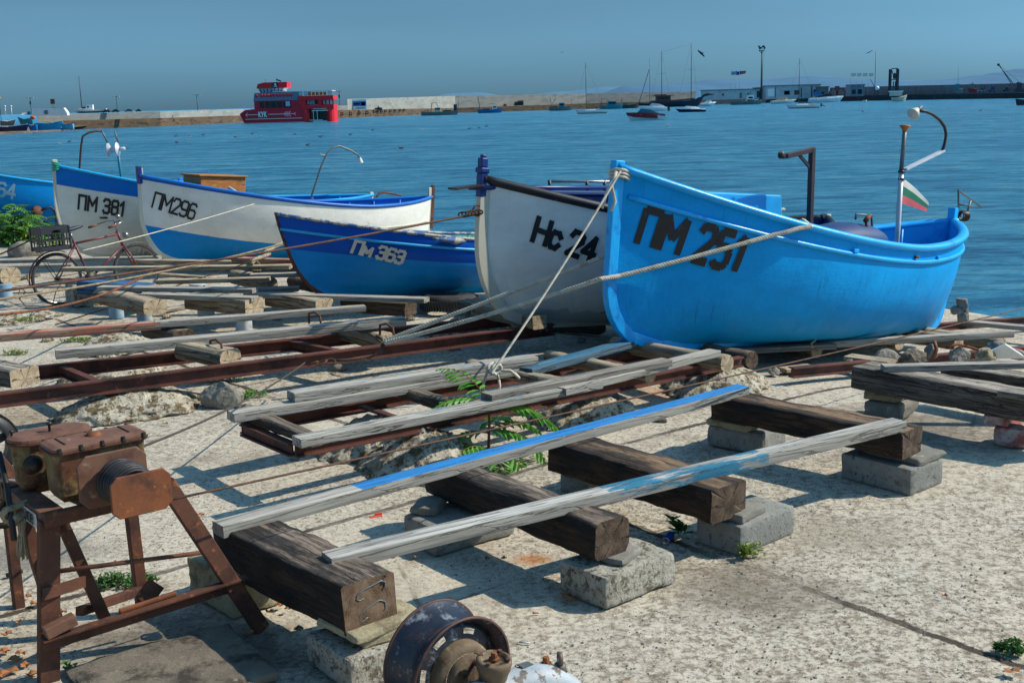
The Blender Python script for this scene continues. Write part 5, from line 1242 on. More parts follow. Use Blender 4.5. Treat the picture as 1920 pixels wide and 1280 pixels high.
# gearboxes
def gearbox(a0, a1, b0, b1, z0, z1, rnd_, lidm, label):
    def ring(e, z, k=1.0):
        out = []; r = rnd_
        for (cx, cy, s0) in ((a1 - r, b1 - r, 0), (a0 + r, b1 - r, 90), (a0 + r, b0 + r, 180), (a1 - r, b0 + r, 270)):
            for q in range(6):
                an = math.radians(s0 + 18 * q); out.append(W(cx + (r + e) * math.cos(an), cy + (r + e) * math.sin(an), z))
        return out
    mb = MB(); mb.loft([ring(-.03, z0), ring(-.012, z0 + .03), ring(-.006, z1 - .03)]); body = wp('gearbox', mb, M['gearpaint'], label=label)
    mb = MB(); mb.loft([ring(.012, z1 - .03), ring(.014, z1 - .018)]); wp('flange', mb, M['rust'], body, bevel=.003)
    mb = MB(); mb.loft([ring(.008, z1 - .017), ring(.006, z1 - .003), ring(-.02, z1 + .006)]); lid = wp('gearbox_lid', mb, lidm, body, bevel=.002)
    return body, lid
g1, l1 = gearbox(1.545, 1.95, 4.99, 5.18, .765, 1.01, .03, M['rust_plate'], 'square-cornered gearbox nearest the drum')
g2, l2 = gearbox(1.47, 1.82, 5.27, 5.45, .765, 1.0, .088, M['rust_plate'], 'round-ended gearbox with flat lid')
for k in range(5):
    for b_ in (4.985, 5.185):
        mb = MB(); c = W(1.565 + .092 * k, b_, .992); mb.lathe([(.001, .022), (.009, .020), (.010, .006), (.014, .004), (.014, 0)], c, DZ, 6, sm=False); wp('bolt', mb, M['dark_steel'], g1)
mb = MB(); mb.lathe([(.001, .016), (.028, .014), (.034, 0)], W(1.75, 5.09, 1.014), DZ, 18); wp('filler_cap', mb, M['rust_orange'], g1)
mb = MB(); B_(mb, 1.60, 1.605, 5.02, 5.15, 1.014, 1.020); B_(mb, 1.88, 1.885, 5.02, 5.15, 1.014, 1.020); wp('lid_seam', mb, M['dark_steel'], g1)
mb = MB(); mb.lathe([(.001, .045), (.012, .045), (.014, .035), (.006, .033), (.006, 0)], W(1.64, 5.33, 1.004), DZ, 8); wp('bolt', mb, M['dark_steel'], g2)
mb = MB(); mb.lathe([(.001, .03), (.010, .03), (.012, .022), (.005, .02), (.005, 0)], W(1.49, 5.38, 1.0), DZ, 8); wp('bolt', mb, M['dark_steel'], g2)
mb = MB(); mb.lathe([(.03, .0), (.045, .01), (.035, .02), (.02, .02), (.02, .05), (.001, .05)], W(1.52, 5.23, .90), -DV, 18); wp('shaft_coupling', mb, M['dark_steel'])
# drum with two octagonal cheek plates and the wire rope
def cheek(b_, ca, cz, w_, h_, cut, t, m, lb):
    pts = [(-w_, -h_ + cut), (-w_ + cut, -h_), (w_ - cut, -h_ + .0), (w_, -h_ + cut), (w_, h_ - cut), (w_ - cut, h_), (-w_ + cut, h_), (-w_, h_ - cut)]
    mb = MB(); mb.prism([W(ca + x, b_, cz + z) for x, z in pts], DV * t); return wp('cheek_plate', mb, m, label=lb, bevel=.004)
cheek(4.85, 1.735, .88, .15, .115, .04, .012, M['rust_plate'], 'rear cheek plate of the drum')
cheek(4.60, 1.755, .865, .128, .088, .03, .014, M['rust_orange'], 'orange rusted front cheek plate of the drum')
mb = MB(); mb.lathe([(.045, 0), (.045, .24)], W(1.745, 4.612, .875), DV, 20); dr = wp('drum', mb, M['rust'])
mb = MB(); pts = []
for k in range(15 * 20):
    t = k / 20; lay = t / 15; b_ = 4.63 + .20 * (t % 7.5) / 7.5 if int(t / 7.5) % 2 == 0 else 4.83 - .20 * (t % 7.5) / 7.5
    r = .080 + .010 * (t > 7.5) + .003 * math.sin(t * 5.3); an = 2 * PI * t; pts.append(W(1.745 + r * math.cos(an), b_, .875 + r * math.sin(an)))
mb.tube(pts, .0085, 6); wp('wire_coil', mb, M['wirecoil'], dr)
mb = MB(); mb.lathe([(.06, .0), (.074, .01), (.078, .1), (.074, .19), (.06, .2)], W(1.745, 4.635, .875), DV, 26); wp('inner_coil', mb, M['wirecoil'], dr)
mb = MB(); pts = [W(1.745 + .085 * math.cos(a_) + .02, 4.66, .875 + .105 * math.sin(a_)) for a_ in [PI * 1.15 + PI * .7 * k / 10 for k in range(11)]]; mb.tube(pts, .005, 6); wp('loose_loop', mb, M['wirecoil'], dr)
# crank lever on the left
mb = MB(); mb.tube([W(1.44, 5.42, .93), W(1.42, 5.28, .80), W(1.38, 5.12, .62)], .013, 8); wp('lever', mb, M['black_paint'])
# ground slab under the winch
block('base_slab', 'low dark dirty concrete slab on the ground under the winch', 'slab', W(1.84, 4.66, 0), (.74, .62, .05), AU - .1, M['earth'], 41, .02, .02, 14, chip=.4)
rock('stone', 'flat stone lying on the dark slab under the winch', 'stone', G(285, 1195, .05), (.05, .035, .015), M['stone_grey'], 74, .2, .1, 3)
for k, (px, py) in enumerate(((128, 1215), (158, 1208), (205, 1180))):
    pass
# ================================================================== LARGE WINCH at the left edge
W2 = thing('winch', 'second larger winch at the left edge with a black toothed wheel and orange bar', 'winch', W(1.2, 6.2, 0))
c = PB(-34, 838, 6.15); r1 = .17
mb = MB(); mb.lathe([(r1 - .05, -.03), (r1, -.03), (r1, .03), (r1 - .05, .03), (r1 - .05, -.03)], c, DV, 40)
gw = part('gear_wheel', mb, M['black_paint'], W2)
mb = MB()
for k in range(56):
    an = 2 * PI * k / 56; mb.box(c + DU * (r1 + .006) * math.cos(an) + DZ * (r1 + .006) * math.sin(an), (.014, .056, .014), Matrix((DU, DV, DZ)).transposed() @ Matrix.Rotation(-an, 3, 'Y'))
part('gear_teeth', mb, M['black_paint'], gw)
for k in range(5):
    an = 2 * PI * k / 5 + .3; mb = MB(); mb.bar(c + (DU * math.cos(an) + DZ * math.sin(an)) * .05, c + (DU * math.cos(an) + DZ * math.sin(an)) * (r1 - .04), .035, .03, DV); part('spoke', mb, M['black_paint'], gw)
mb = MB(); mb.lathe([(.001, -.06), (.06, -.06), (.06, .06), (.001, .06)], c, DV, 18); part('hub', mb, M['dark_steel'], gw)
mb = MB(); mb.bar(PB(-30, 826, 5.95), PB(38, 912, 5.80), .05, .06, DV); part('side_bar', mb, M['rust_orange'], W2, bevel=.004)
mb = MB(); mb.bar(PB(-30, 900, 6.0), PB(40, 905, 5.8), .06, .05, DZ); part('cross_bar', mb, M['rust'], W2, bevel=.004)
mb = MB(); p = PB(5, 870, 5.9); mb.bar(p, V((p.x, p.y, 0)), .05, .05, DU); part('leg', mb, M['rust'], W2, bevel=.004)
mb = MB(); p = PB(-60, 870, 6.1); mb.bar(p, V((p.x, p.y, 0)), .05, .05, DU); part('leg', mb, M['rust'], W2, bevel=.004)
c2 = PB(8, 942, 5.65); mb = MB(); mb.lathe([(.10, -.02), (.12, -.02), (.12, .02), (.10, .02), (.10, -.02)], c2, DV, 24); lw = part('chain_wheel', mb, M['dark_steel'], W2)
for k in range(4):
    an = PI * k / 4; mb = MB(); mb.bar(c2 - (DU * math.cos(an) + DZ * math.sin(an)) * .11, c2 + (DU * math.cos(an) + DZ * math.sin(an)) * .11, .012, .012, DV); part('spoke', mb, M['dark_steel'], lw)
mb = MB(); mb.bar(PB(30, 935, 5.6), PB(-40, 975, 5.9), .03, .03, DZ); part('axle', mb, M['dark_steel'], W2)
# frayed rope bundle hanging beside the winch
RB = thing('rope_bundle', 'knotted old rope with a frayed tail hanging beside the number plate of the winch', 'rope', PB(45, 1040, 5.2))
mb = MB(); cc = [(52, 940), (30, 950), (12, 955), (4, 965), (10, 976), (26, 972), (44, 962), (52, 955), (38, 968), (20, 982), (34, 980), (50, 972)]
mb.tube([PB(x, y, 5.2 + .02 * math.sin(k * 2.1)) for k, (x, y) in enumerate(cc)], .014, 8); part('knot', mb, M['rope_old'], RB)
for k in range(16):
    mb = MB(); x0 = 36 + 12 * (k % 4) / 4; x1 = 33 + 1.2 * k; pts = [PB(x0 + (x1 - x0) * t + math.sin(t * 6 + k) * 1.6, 975 + (66 + (k * 7) % 10) * t, 5.19 + .008 * math.sin(k * 1.7) + .01 * t) for t in [q / 8 for q in range(9)]]
    mb.tube(pts, [.006 - .0035 * q / 8 for q in range(9)], 5); part('frayed_strand', mb, M['rope_old'], RB)

# ================================================================== WHEEL with axle housing, bottom of the picture
WH = thing('wheel_axle', 'old black steel wheel with rusty hub joined to a flaking white axle housing', 'wheel and axle', W(2.45, 3.45, 0))
dax = (PB(772, 1300, 3.72) - PB(858, 1318, 3.5)).normalized()
dax = (DV + DZ * .04).normalized()          # from the near face to the far face
cn = PB(868, 1264, 3.42)                                       # centre of the near rim
R_ = .226
prof = [(R_, 0), (R_ + .004, .004), (R_ - .006, .016), (R_ - .022, .026), (R_ - .026, .05), (R_ - .040, .07), (R_ - .042, .12), (R_ - .026, .145), (R_ - .022, .17), (R_ - .004, .192), (R_, .20), (R_ - .006, .202)]
inner = [(r - .006, h_) for r, h_ in reversed(prof)]
mb = MB(); mb.lathe(prof[1:-1], cn, dax, 64); rim = part('rim', mb, M['rim_black'], WH)
mb = MB(); mb.lathe([(r - .005, h_) for r, h_ in prof[1:-1]], cn, dax, 64); part('rim_inside', mb, M['rim_black'], rim)
for (h0, m_) in ((0, 'rim_rust'), (.197, 'rim_rust')):
    mb = MB(); mb.lathe([(R_ - .004, h0 - .003), (R_ + .004, h0 - .003), (R_ + .005, h0 + .004), (R_ - .003, h0 + .005), (R_ - .004, h0 - .003)], cn, dax, 64); part('rim_edge', mb, M[m_], rim)
# wheel disc with slots
mb = MB(); x_ = dax.orthogonal().normalized(); y_ = dax.cross(x_)
def dp(r, an, h_): return cn + dax * h_ + (x_ * math.cos(an) + y_ * math.sin(an)) * r
mb.smooth = True
NS = 7
for k in range(NS * 8):
    a0, a1 = 2 * PI * k / (NS * 8), 2 * PI * (k + 1) / (NS * 8); slot = (k % 8) in (2, 3, 4)
    rr = [(R_ - .030, .060), (.176, .045), (.170, .043), (.150, .038), (.142, .036), (.12, .030), (.09, .022)]
    for j in range(len(rr) - 1):
        if slot and j == 2: continue
        mb.add([dp(rr[j][0], a0, rr[j][1]), dp(rr[j][0], a1, rr[j][1]), dp(rr[j + 1][0], a1, rr[j + 1][1]), dp(rr[j + 1][0], a0, rr[j + 1][1])], [(0, 1, 2, 3)])
part('wheel_disc', mb, M['rim_black'], WH)
mb = MB(); mb.lathe([(.132, .030), (.130, .0), (.120, -.016), (.095, -.020)], cn, dax, 40); bd = part('brake_drum', mb, M['drum_brown'], WH)
mb = MB(); mb.lathe([(.092, -.018), (.092, -.045), (.084, -.055), (.001, -.055)], cn, dax, 32); part('hub_cover', mb, M['drum_brown'], bd)
for k in range(6):
    an = 2 * PI * k / 6 + .35; mb = MB(); mb.lathe([(.001, -.028), (.011, -.028), (.011, 0)], dp(.072, an, -.055), dax, 6, sm=False); part('wheel_bolt', mb, M['rust'], bd)
# cast housing towards the camera's right
hc0 = cn - dax * .06; e1 = PB(1000, 1262, 3.22); e2 = PB(1085, 1300, 3.12)
hp = [(862, 1280, .035), (885, 1278, .045), (925, 1276, .055), (965, 1262, .06), (1005, 1250, .062), (1040, 1250, .058), (1075, 1266, .05), (1112, 1294, .045)]
mb = MB(); mb.smooth = True
rings = []
for k, (x, y, r) in enumerate(hp):
    p = PB(x, y + 22, 3.28 - .012 * k); rings.append([p + DV * (r * 1.15 * math.cos(2 * PI * q / 16)) + DZ * (r * math.sin(2 * PI * q / 16)) for q in range(16)])
mb.loft(rings); hs = part('axle_housing', mb, M['white_flake'], WH)
pc = PB(926, 1243, 3.26); tilt = (DZ + DV * -.12).normalized()
mb = MB(); mb.lathe([(.05, -.09), (.056, -.04), (.064, -.02), (.067, 0), (.067, .018), (.060, .022), (.048, .022), (.046, .012), (.001, .012)], pc, tilt, 30); fl = part('flange', mb, M['drum_brown'], hs)
mb = MB(); mb.lathe([(.001, .046), (.010, .046), (.013, .040), (.013, .026), (.020, .024), (.020, .012)], pc, tilt, 6, sm=False); part('nut', mb, M['rust_orange'], fl)
for k in range(4):
    an = PI * k / 2 + .5; q_ = pc + (DU * math.cos(an) + DV * math.sin(an)) * .055; mb = MB(); mb.lathe([(.001, .030), (.009, .030), (.009, .02)], q_, tilt, 6, sm=False); part('bolt', mb, M['rust'], fl)
p3 = PB(1024, 1246, 3.24); mb = MB(); mb.lathe([(.001, .034), (.012, .034), (.014, .030), (.014, .010), (.024, .008), (.026, 0)], p3, DZ, 6, sm=False); part('plug', mb, M['rust_orange'], hs)
p4 = PB(1050, 1234, 3.22); mb = MB(); mb.lathe([(.012, -.012), (.026, -.010), (.028, 0), (.026, .010), (.012, .012), (.010, 0), (.012, -.012)], p4, (DU * .8 - DV * .6), 18); part('lifting_lug', mb, M['white_flake'], hs)
mb = MB(); mb.tube([p4 - DZ * .02, p4 - DZ * .05], [.022, .03], 10); part('lug_base', mb, M['white_flake'], hs)
mb = MB(); p5 = PB(985, 1240, 3.25); mb.box(p5 - DZ * .012, (.055, .035, .004), Matrix((DU, DV, DZ)).transposed() @ Matrix.Rotation(.1, 3, 'Y')); part('type_plate', mb, M['galv'], hs)

# ================================================================== BICYCLE
rc = G(113, 572, 0); fc = G(262, 551, 0); X = (fc - rc); WB = X.length; X.normalize(); Yv = V((0, 0, 1)).cross(X)
BM = Matrix.Translation(rc) @ Matrix((X, Yv, V((0, 0, 1)))).transposed().to_4x4() @ Matrix.Rotation(math.radians(-3), 4, 'X')
BK = thing('bicycle', 'old maroon bicycle leaning among the boards at the left', 'bicycle', rc)
def bp(name, mb, m, par=None, **k): return part(name, mb, m, par or BK, **k)
WR = .335
def wheel(cx):
    c = (cx, 0, WR); wr = MB(BM)
    wr.lathe([(WR - .018 + .018 * math.cos(t), .016 * math.sin(t)) for t in [2 * PI * k / 10 for k in range(11)]], c, (0, 1, 0), 44); tyre = wr
    rt = MB(BM); rt.lathe([(.004, .04), (.022, .04), (.022, -.04), (.004, -.04)], c, (0, 1, 0), 12); w_ = bp('wheel', rt, M['dark_steel'])
    bp('tyre', tyre, M['rubber'], w_)
    r = MB(BM); r.lathe([(WR - .034, -.010), (WR - .044, -.008), (WR - .044, .008), (WR - .034, .010), (WR - .034, -.010)], c, (0, 1, 0), 44); bp('rim', r, M['chrome'], w_)
    for k in range(24):
        an = 2 * PI * k / 24; s_ = MB(BM); h_ = an + (.5 if k % 2 else -.5)
        s_.tube([(cx + .02 * math.cos(h_), .02 * (-1) ** (k // 2), WR + .02 * math.sin(h_)), (cx + (WR - .042) * math.cos(an), 0, WR + (WR - .042) * math.sin(an))], .0013, 4); bp('spoke', s_, M['galv'], w_)
    return w_
wheel(0); wheel(WB)
bbp = (.44, 0, .29); st = (.27, 0, .80); ht = (WB - .22, 0, .86); hb_ = (WB - .16, 0, .66)
fr = MB(BM)
for p, q, r in ((bbp, st, .016), ((.30, 0, .76), (WB - .215, 0, .82), .015), (bbp, hb_, .017), (ht, hb_, .019)): fr.tube([p, q], r, 8)
frm = bp('frame', fr, M['maroon_bike'])
for sy in (-1, 1):
    m_ = MB(BM); m_.tube([(0, sy * .055, WR), (bbp[0], sy * .03, bbp[2])], .009, 6); bp('chain_stay', m_, M['maroon_bike'], frm)
    m_ = MB(BM); m_.tube([(0, sy * .055, WR), (.29, sy * .02, .74)], .008, 6); bp('seat_stay', m_, M['maroon_bike'], frm)
    m_ = MB(BM); m_.tube([(hb_[0], sy * .035, hb_[2]), (WB - .06, sy * .05, .48), (WB, sy * .05, WR)], .011, 6); bp('fork_blade', m_, M['maroon_bike'])
m_ = MB(BM); m_.tube([st, (.25, 0, .90)], .012, 6); sp = bp('seat_post', m_, M['chrome'])
m_ = MB(BM); m_.smooth = True
m_.loft([[V((x, w_ * math.cos(2 * PI * k / 12), z + h_ * math.sin(2 * PI * k / 12))) for k in range(12)] for x, w_, z, h_ in ((.10, .03, .955, .012), (.13, .09, .95, .03), (.20, .09, .94, .032), (.28, .045, .945, .028), (.38, .022, .965, .02), (.42, .012, .968, .01))])
bp('saddle', m_, M['black_plastic'])
m_ = MB(BM); m_.tube([ht, (WB - .24, 0, .98)], .012, 6); m_.tube([(WB - .24, 0, .98), (WB - .20, -.1, 1.0), (WB - .24, -.24, .99), (WB - .38, -.28, .95)], .011, 8); m_.tube([(WB - .24, 0, .98), (WB - .20, .1, 1.0), (WB - .24, .24, .99), (WB - .38, .28, .95)], .011, 8); bp('handlebar', m_, M['chrome'])
for sy in (-1, 1):
    m_ = MB(BM); m_.tube([(WB - .35, sy * .275, .955), (WB - .47, sy * .285, .93)], .016, 8); bp('grip', m_, M['brown_cabin'])
m_ = MB(BM); m_.ball((WB - .20, -.03, 1.05), .035, 10, 7, (1, .9, .9)); bp('bell', m_, M['chrome'])
m_ = MB(BM); m_.tube([(WB - .14, 0, .80), (WB - .08, 0, .80)], [.035, .045], 12); bp('headlamp', m_, M['chrome'])
for cx, a0, a1 in ((0, .35, 1.05), (WB, .30, .78)):
    m_ = MB(BM); rr = WR + .02; n = 22; vs = []
    for k in range(n + 1):
        an = PI * (a0 + (a1 - a0) * k / n)
        for y in (-.028, -.015, .015, .028): vs.append(V((cx + (rr + (.008 if abs(y) < .02 else 0)) * math.cos(an), y, WR + (rr + (.008 if abs(y) < .02 else 0)) * math.sin(an))))
    m_.smooth = True; m_.add(vs, [(k * 4 + j, k * 4 + j + 1, (k + 1) * 4 + j + 1, (k + 1) * 4 + j) for k in range(n) for j in range(3)]); bp('mudguard', m_, M['galv'] if cx else M['maroon_bike'], fixn=False)
m_ = MB(BM); m_.lathe([(.001, -.035), (.09, -.035), (.09, -.03), (.001, -.03)], bbp, (0, 1, 0), 24); cs = bp('chain_ring', m_, M['dark_steel'])
m_ = MB(BM); m_.tube([(bbp[0], -.06, bbp[2]), (bbp[0] + .10, -.065, bbp[2] - .13)], .009, 6); m_.tube([(bbp[0], .06, bbp[2]), (bbp[0] - .10, .065, bbp[2] + .13)], .009, 6); bp('crank', m_, M['chrome'], cs)
for sx, sy, sz in ((.10, -.11, -.13), (-.10, .11, .13)):
    m_ = MB(BM); m_.box((bbp[0] + sx, sy, bbp[2] + sz), (.09, .07, .02)); bp('pedal', m_, M['rubber'], cs, bevel=.004)
m_ = MB(BM); m_.tube([(0, -.035, WR + .03), (bbp[0], -.035, bbp[2] + .09)], .004, 4); m_.tube([(0, -.035, WR - .03), (bbp[0], -.035, bbp[2] - .09)], .004, 4); bp('chain', m_, M['dark_steel'], cs)
m_ = MB(BM)
for y in (-.06, .06): m_.tube([(.26, y, .70), (-.20, y, .70), (0, y * .9, WR)], .005, 5)
m_.tube([(-.20, -.06, .70), (-.20, .06, .70)], .005, 5); bp('rack', m_, M['dark_steel'])
m_ = MB(BM); m_.box((-WR - .035, 0, .40), (.012, .05, .09)); bp('mud_flap', m_, M['tan'], bevel=.004)
# crate on the rack
cm = BM @ Matrix.Translation((-.02, 0, .708)) @ Matrix.Rotation(.06, 4, 'Z')
CT = thing('plastic_crate', 'open black plastic crate strapped over the rear wheel of the bicycle', 'crate', BM @ V((-.02, 0, .708)))
LX, LY, LZ = .185, .14, .30
for sgn in (-1, 1):
    for (ax_, L_) in (('x', LX), ('y', LY)):
        m_ = MB(cm)
        def bb(u0, u1, z0, z1):
            if ax_ == 'x': m_.bb(u0, u1, sgn * LY - .004, sgn * LY + .004, z0, z1)
            else: m_.bb(sgn * LX - .004, sgn * LX + .004, u0 * (LY - .005) / LX if False else u0, u1, z0, z1)
        e = L_ - (.0 if ax_ == 'x' else .005)
        bb(-e, e, 0, .05); bb(-e, e, .115, .135); bb(-e, -e * .4, .20, LZ); bb(e * .4, e, .20, LZ); bb(-e * .4, e * .4, .20, .215); bb(-e * .4, e * .4, .25, LZ + .001)
        for k in range(5):
            u_ = -e + 2 * e * k / 4; bb(max(-e, u_ - .008), min(e, u_ + .008), .05, .115); bb(max(-e, u_ - .008), min(e, u_ + .008), .135, .20)
        part('side_panel', m_, M['black_plastic'], CT)
m_ = MB(cm); m_.bb(-LX + .006, LX - .006, -LY + .006, LY - .006, .002, .008); part('bottom', m_, M['black_plastic'], CT)
for sx in (-1, 1):
    for sy in (-1, 1):
        m_ = MB(cm); m_.box((sx * (LX + .002), sy * (LY + .002), LZ / 2 - .003), (.022, .022, LZ + .004)); part('corner_post', m_, M['black_plastic'], CT, bevel=.004)

# ================================================================== ROPES AND CABLES
def sag(A, B, s, n=24):
    A, B = V(A), V(B); return [A.lerp(B, k / n) - V((0, 0, s * 4 * (k / n) * (1 - k / n))) for k in range(n + 1)]
def laid_rope(name, label, pts, r, mat, pitch=.075, strands=3, cat='rope', group=None):
    """three strands twisted round the centre line"""
    P_ = [V(p) for p in pts]; dist = [0]
    for a_, b_ in zip(P_[:-1], P_[1:]): dist.append(dist[-1] + (b_ - a_).length)
    tot = dist[-1]; n = int(tot / pitch * 9) + 2; mb = MB(); fine = []; j = 0
    for k in range(n + 1):
        s_ = tot * k / n
        while j < len(P_) - 2 and dist[j + 1] < s_: j += 1
        fine.append((P_[j].lerp(P_[j + 1], (s_ - dist[j]) / max(1e-9, dist[j + 1] - dist[j])), s_))
    prev = None; frames = []
    for k, (p, s_) in enumerate(fine):
        t = (fine[min(k + 1, n)][0] - fine[max(k - 1, 0)][0]).normalized()
        x = t.orthogonal().normalized() if prev is None else (prev - t * prev.dot(t)).normalized(); prev = x; frames.append((p, s_, x, t.cross(x)))
    for st in range(strands):
        mb.tube([p + (x * math.cos(2 * PI * (s_ / pitch + st / strands)) + y * math.sin(2 * PI * (s_ / pitch + st / strands))) * r * .52 for p, s_, x, y in frames], r * .56, 6)
    return single(name, label, cat, mb, mat, group=group)
K0 = G(716, 641, .40)
b = B1
e1 = b.m @ V((3.0, .62, 1.22))
laid_rope('rope', 'upper of the two thick white ropes, passing behind the blue bow', sag(K0, DY(1135, 480, 9.9) , .0, 10) + [e1], .019, M['rope'], group='thick mooring ropes')
gp = b.surf(1512, 422, -1, .03)
r2 = [K0 + V((.03, -.04, 0)).lerp(V((0, 0, 0)), 0)] 
st_p = b.m @ (b.loc(1134, 523, -.07) + V((-.05, 0, 0)))
r2 = sag(K0 + V((.03, -.04, 0)), st_p, .02, 10) + [b.m @ b.surf(1135 + (1512 - 1135) * t, 522.5 - (522.5 - 421) * t + 1.5 * math.sin(PI * t), -1, .035 if t < .85 else .06) for t in [.06 + .94 * q / 16 for q in range(17)]] + [b.m @ (gp + V((.05, .10, .05))), b.m @ (gp + V((.08, .3, -.05)))]
laid_rope('rope', 'lower thick white rope, crossing the black ПМ 251 to the blue gunwale', r2, .019, M['rope'], group='thick mooring ropes')
hd = b.m @ V((.0, -.06, h1.Hb - .03))
laid_rope('rope', 'thin grey-white rope from the blue bow down to the log of the middle cradle', sag(G(922, 700, .50), hd, .03), .0095, M['rope'], pitch=.04)
mb = MB()
for k in range(3): mb.tube([b.m @ V((.045 + .085 * math.cos(t), .075 * math.sin(t), h1.Hb - .03 - .028 * k + .01 * math.sin(2 * t))) for t in [2 * PI * q / 14 for q in range(15)]], .012, 6)
mb.tube([b.m @ V((-.05, -.06, h1.Hb - .04)), b.m @ V((-.09, -.06, h1.Hb - .16)), b.m @ V((-.06, -.08, h1.Hb - .28)), b.m @ V((-.09, -.07, h1.Hb - .36))], .014, 6)
mb.tube([b.m @ V((-.08, -.06, h1.Hb - .12)), b.m @ V((-.13, -.05, h1.Hb - .2)), b.m @ V((-.17, -.05, h1.Hb - .34))], .012, 6)
single('rope_lashing', 'rope wound round the top of the blue stem with loose ends hanging', 'rope', mb, M['rope'])
kc = G(921, 700, .47)
mb = MB()
mb.tube([kc + DU * .10 * math.cos(t) * .7 + DV * .02 * math.sin(2 * t) + DZ * (.12 * math.sin(t) - .06) for t in [2 * PI * q / 18 for q in range(19)]], .010, 7)
mb.tube([kc + DU * .05 * math.cos(t) - DV * (.05 * t / 6) + DZ * (.04 + .035 * math.sin(t)) for t in [q * .5 for q in range(22)]], .014, 7)
mb.tube([kc + V((.02, 0, .02)), kc + DU * .1 - DV * .1 + DZ * .02, kc + DU * .16 - DV * .12 - DZ * .04, kc + DU * .18 - DV * .05 - DZ * .02], .012, 7)
single('rope_knot', 'knotted rope loop round the brown log of the middle cradle', 'rope', mb, M['rope'])
mb = MB()
mb.tube([K0 + V((-.05, .02, .05)), K0 + V((.0, 0, .03)), K0 + V((.02, -.03, -.03)), K0 + V((-.06, -.08, -.10)), K0 + V((-.28, -.14, -.12)), K0 + V((-.4, -.2, -.11))], .014, 7)
mb.tube([K0 + V((-.12, .08, .06)), K0 + V((-.06, .02, .04)), K0 + V((.0, -.03, .0)), K0 + V((.0, -.06, -.07)), K0 + V((-.12, -.11, -.12))], .012, 7)
for k in range(3): c = K0 + V((-.42 - .07 * k, -.21 - .03 * k, -.115)); mb.tube([c + V((.045 * math.cos(t), .02 * math.sin(t), .018 * math.sin(t + k))) for t in [2 * PI * q / 10 for q in range(11)]], .008, 6)
single('rope_hook', 'rusty hook and rope shackle joining the white ropes to the steel cable', 'hook', mb, M['cable_rust'])
def cable(label, pts, r, mat, name='cable', cat='cable', group=None): 
    mb = MB(); mb.tube(pts, r, 6); return single(name, label, cat, mb, M[mat] if isinstance(mat, str) else mat, group=group)
cable('black cable running from the gearbox side of the winch to the rusty hook', sag(W(1.95, 5.25, .86), K0 + V((-.62, -.3, -.10)), .05), .0065, 'cable_dark')
cable('long brown cable from the winch drum across the whole slip to the right edge', sag(W(1.80, 4.64, .80), DY(2010, 556, 11.8), .02), .0055, 'cable_rust')
ne = B2.m @ B2.surf(890, 398, -1, .02)
c_a = DY(-80, 556, 8.0)
cable('dark cable rising from the left edge to the stem of the cream white boat', sag(c_a, ne, .04), .010, 'cable_rust')
mb = MB()
for k in range(5):
    c = c_a.lerp(ne, .955 + .009 * k); mb.tube([c + V((.05 * math.cos(t), 0, .022 * math.sin(t) + .008)) for t in [2 * PI * q / 10 for q in range(11)]], .008, 5)
single('shackle_chain', 'rusty shackles where the cable meets the cream white stem', 'chain', mb, M['rust'])
cable('tan cable below the dark one, ending at the clinker boat stem', sag(DY(-80, 572, 8.2), B3.m @ B3.surf(524, 455, -1, .02), .05), .010, 'cable_tan')
cable('thick rusty rods and cables sagging past the bicycle rear wheel', sag(DY(-60, 592, 9.0), G(285, 509, .55), .12), .012, 'rust_orange')
cable('brown rope from the ground up to the olive-stained board', sag(G(103, 609, .02), G(485, 486, .6), .0), .007, 'cable_rust')
cable('thin white line from the bicycle frame up to the boat marked ПМ296', sag(G(155, 470, .9) , B4.m @ B4.surf(476, 382, -1, .02), .02), .007, M['rope'])
cable('rusty line from the left edge up to the bush', sag(G(-40, 492, .3), G(104, 425, .8), .03), .012, 'cable_rust')
mb = MB(); c = G(45, 560, .1); mb.tube([G(35, 552, .35), G(38, 538, .4), G(48, 548, .35), G(36, 560, .25), G(48, 574, .05), G(98, 574, .01), G(105, 545, .35), G(120, 524, .45)], .006, 6)
single('wire_loop', 'loop of thin brown wire beside the bicycle rear wheel', 'wire', mb, M['cable_rust'])
FR = thing('frayed_rope', 'frayed pale rope hanging over the dark log end before the clinker boat', 'rope', G(478, 500, .4))
mb = MB(); cc = [(545, 451), (520, 460), (500, 470), (494, 478), (505, 476), (490, 482), (478, 486), (472, 494)]
mb.tube([G(x, y, .55) for x, y in cc], .026, 8); part('knot', mb, M['rope_old'], FR)
for k in range(6):
    mb = MB(); mb.tube([G(470 + k * 2, 488, .55), G(470 + k * 4, 500, .45), G(476 + k * 2, 512, .4), G(474 + k * 5, 530 + (k * 5) % 9, .25)], [.014, .012, .008, .004], 5); part('frayed_strand', mb, M['rope_old'], FR)

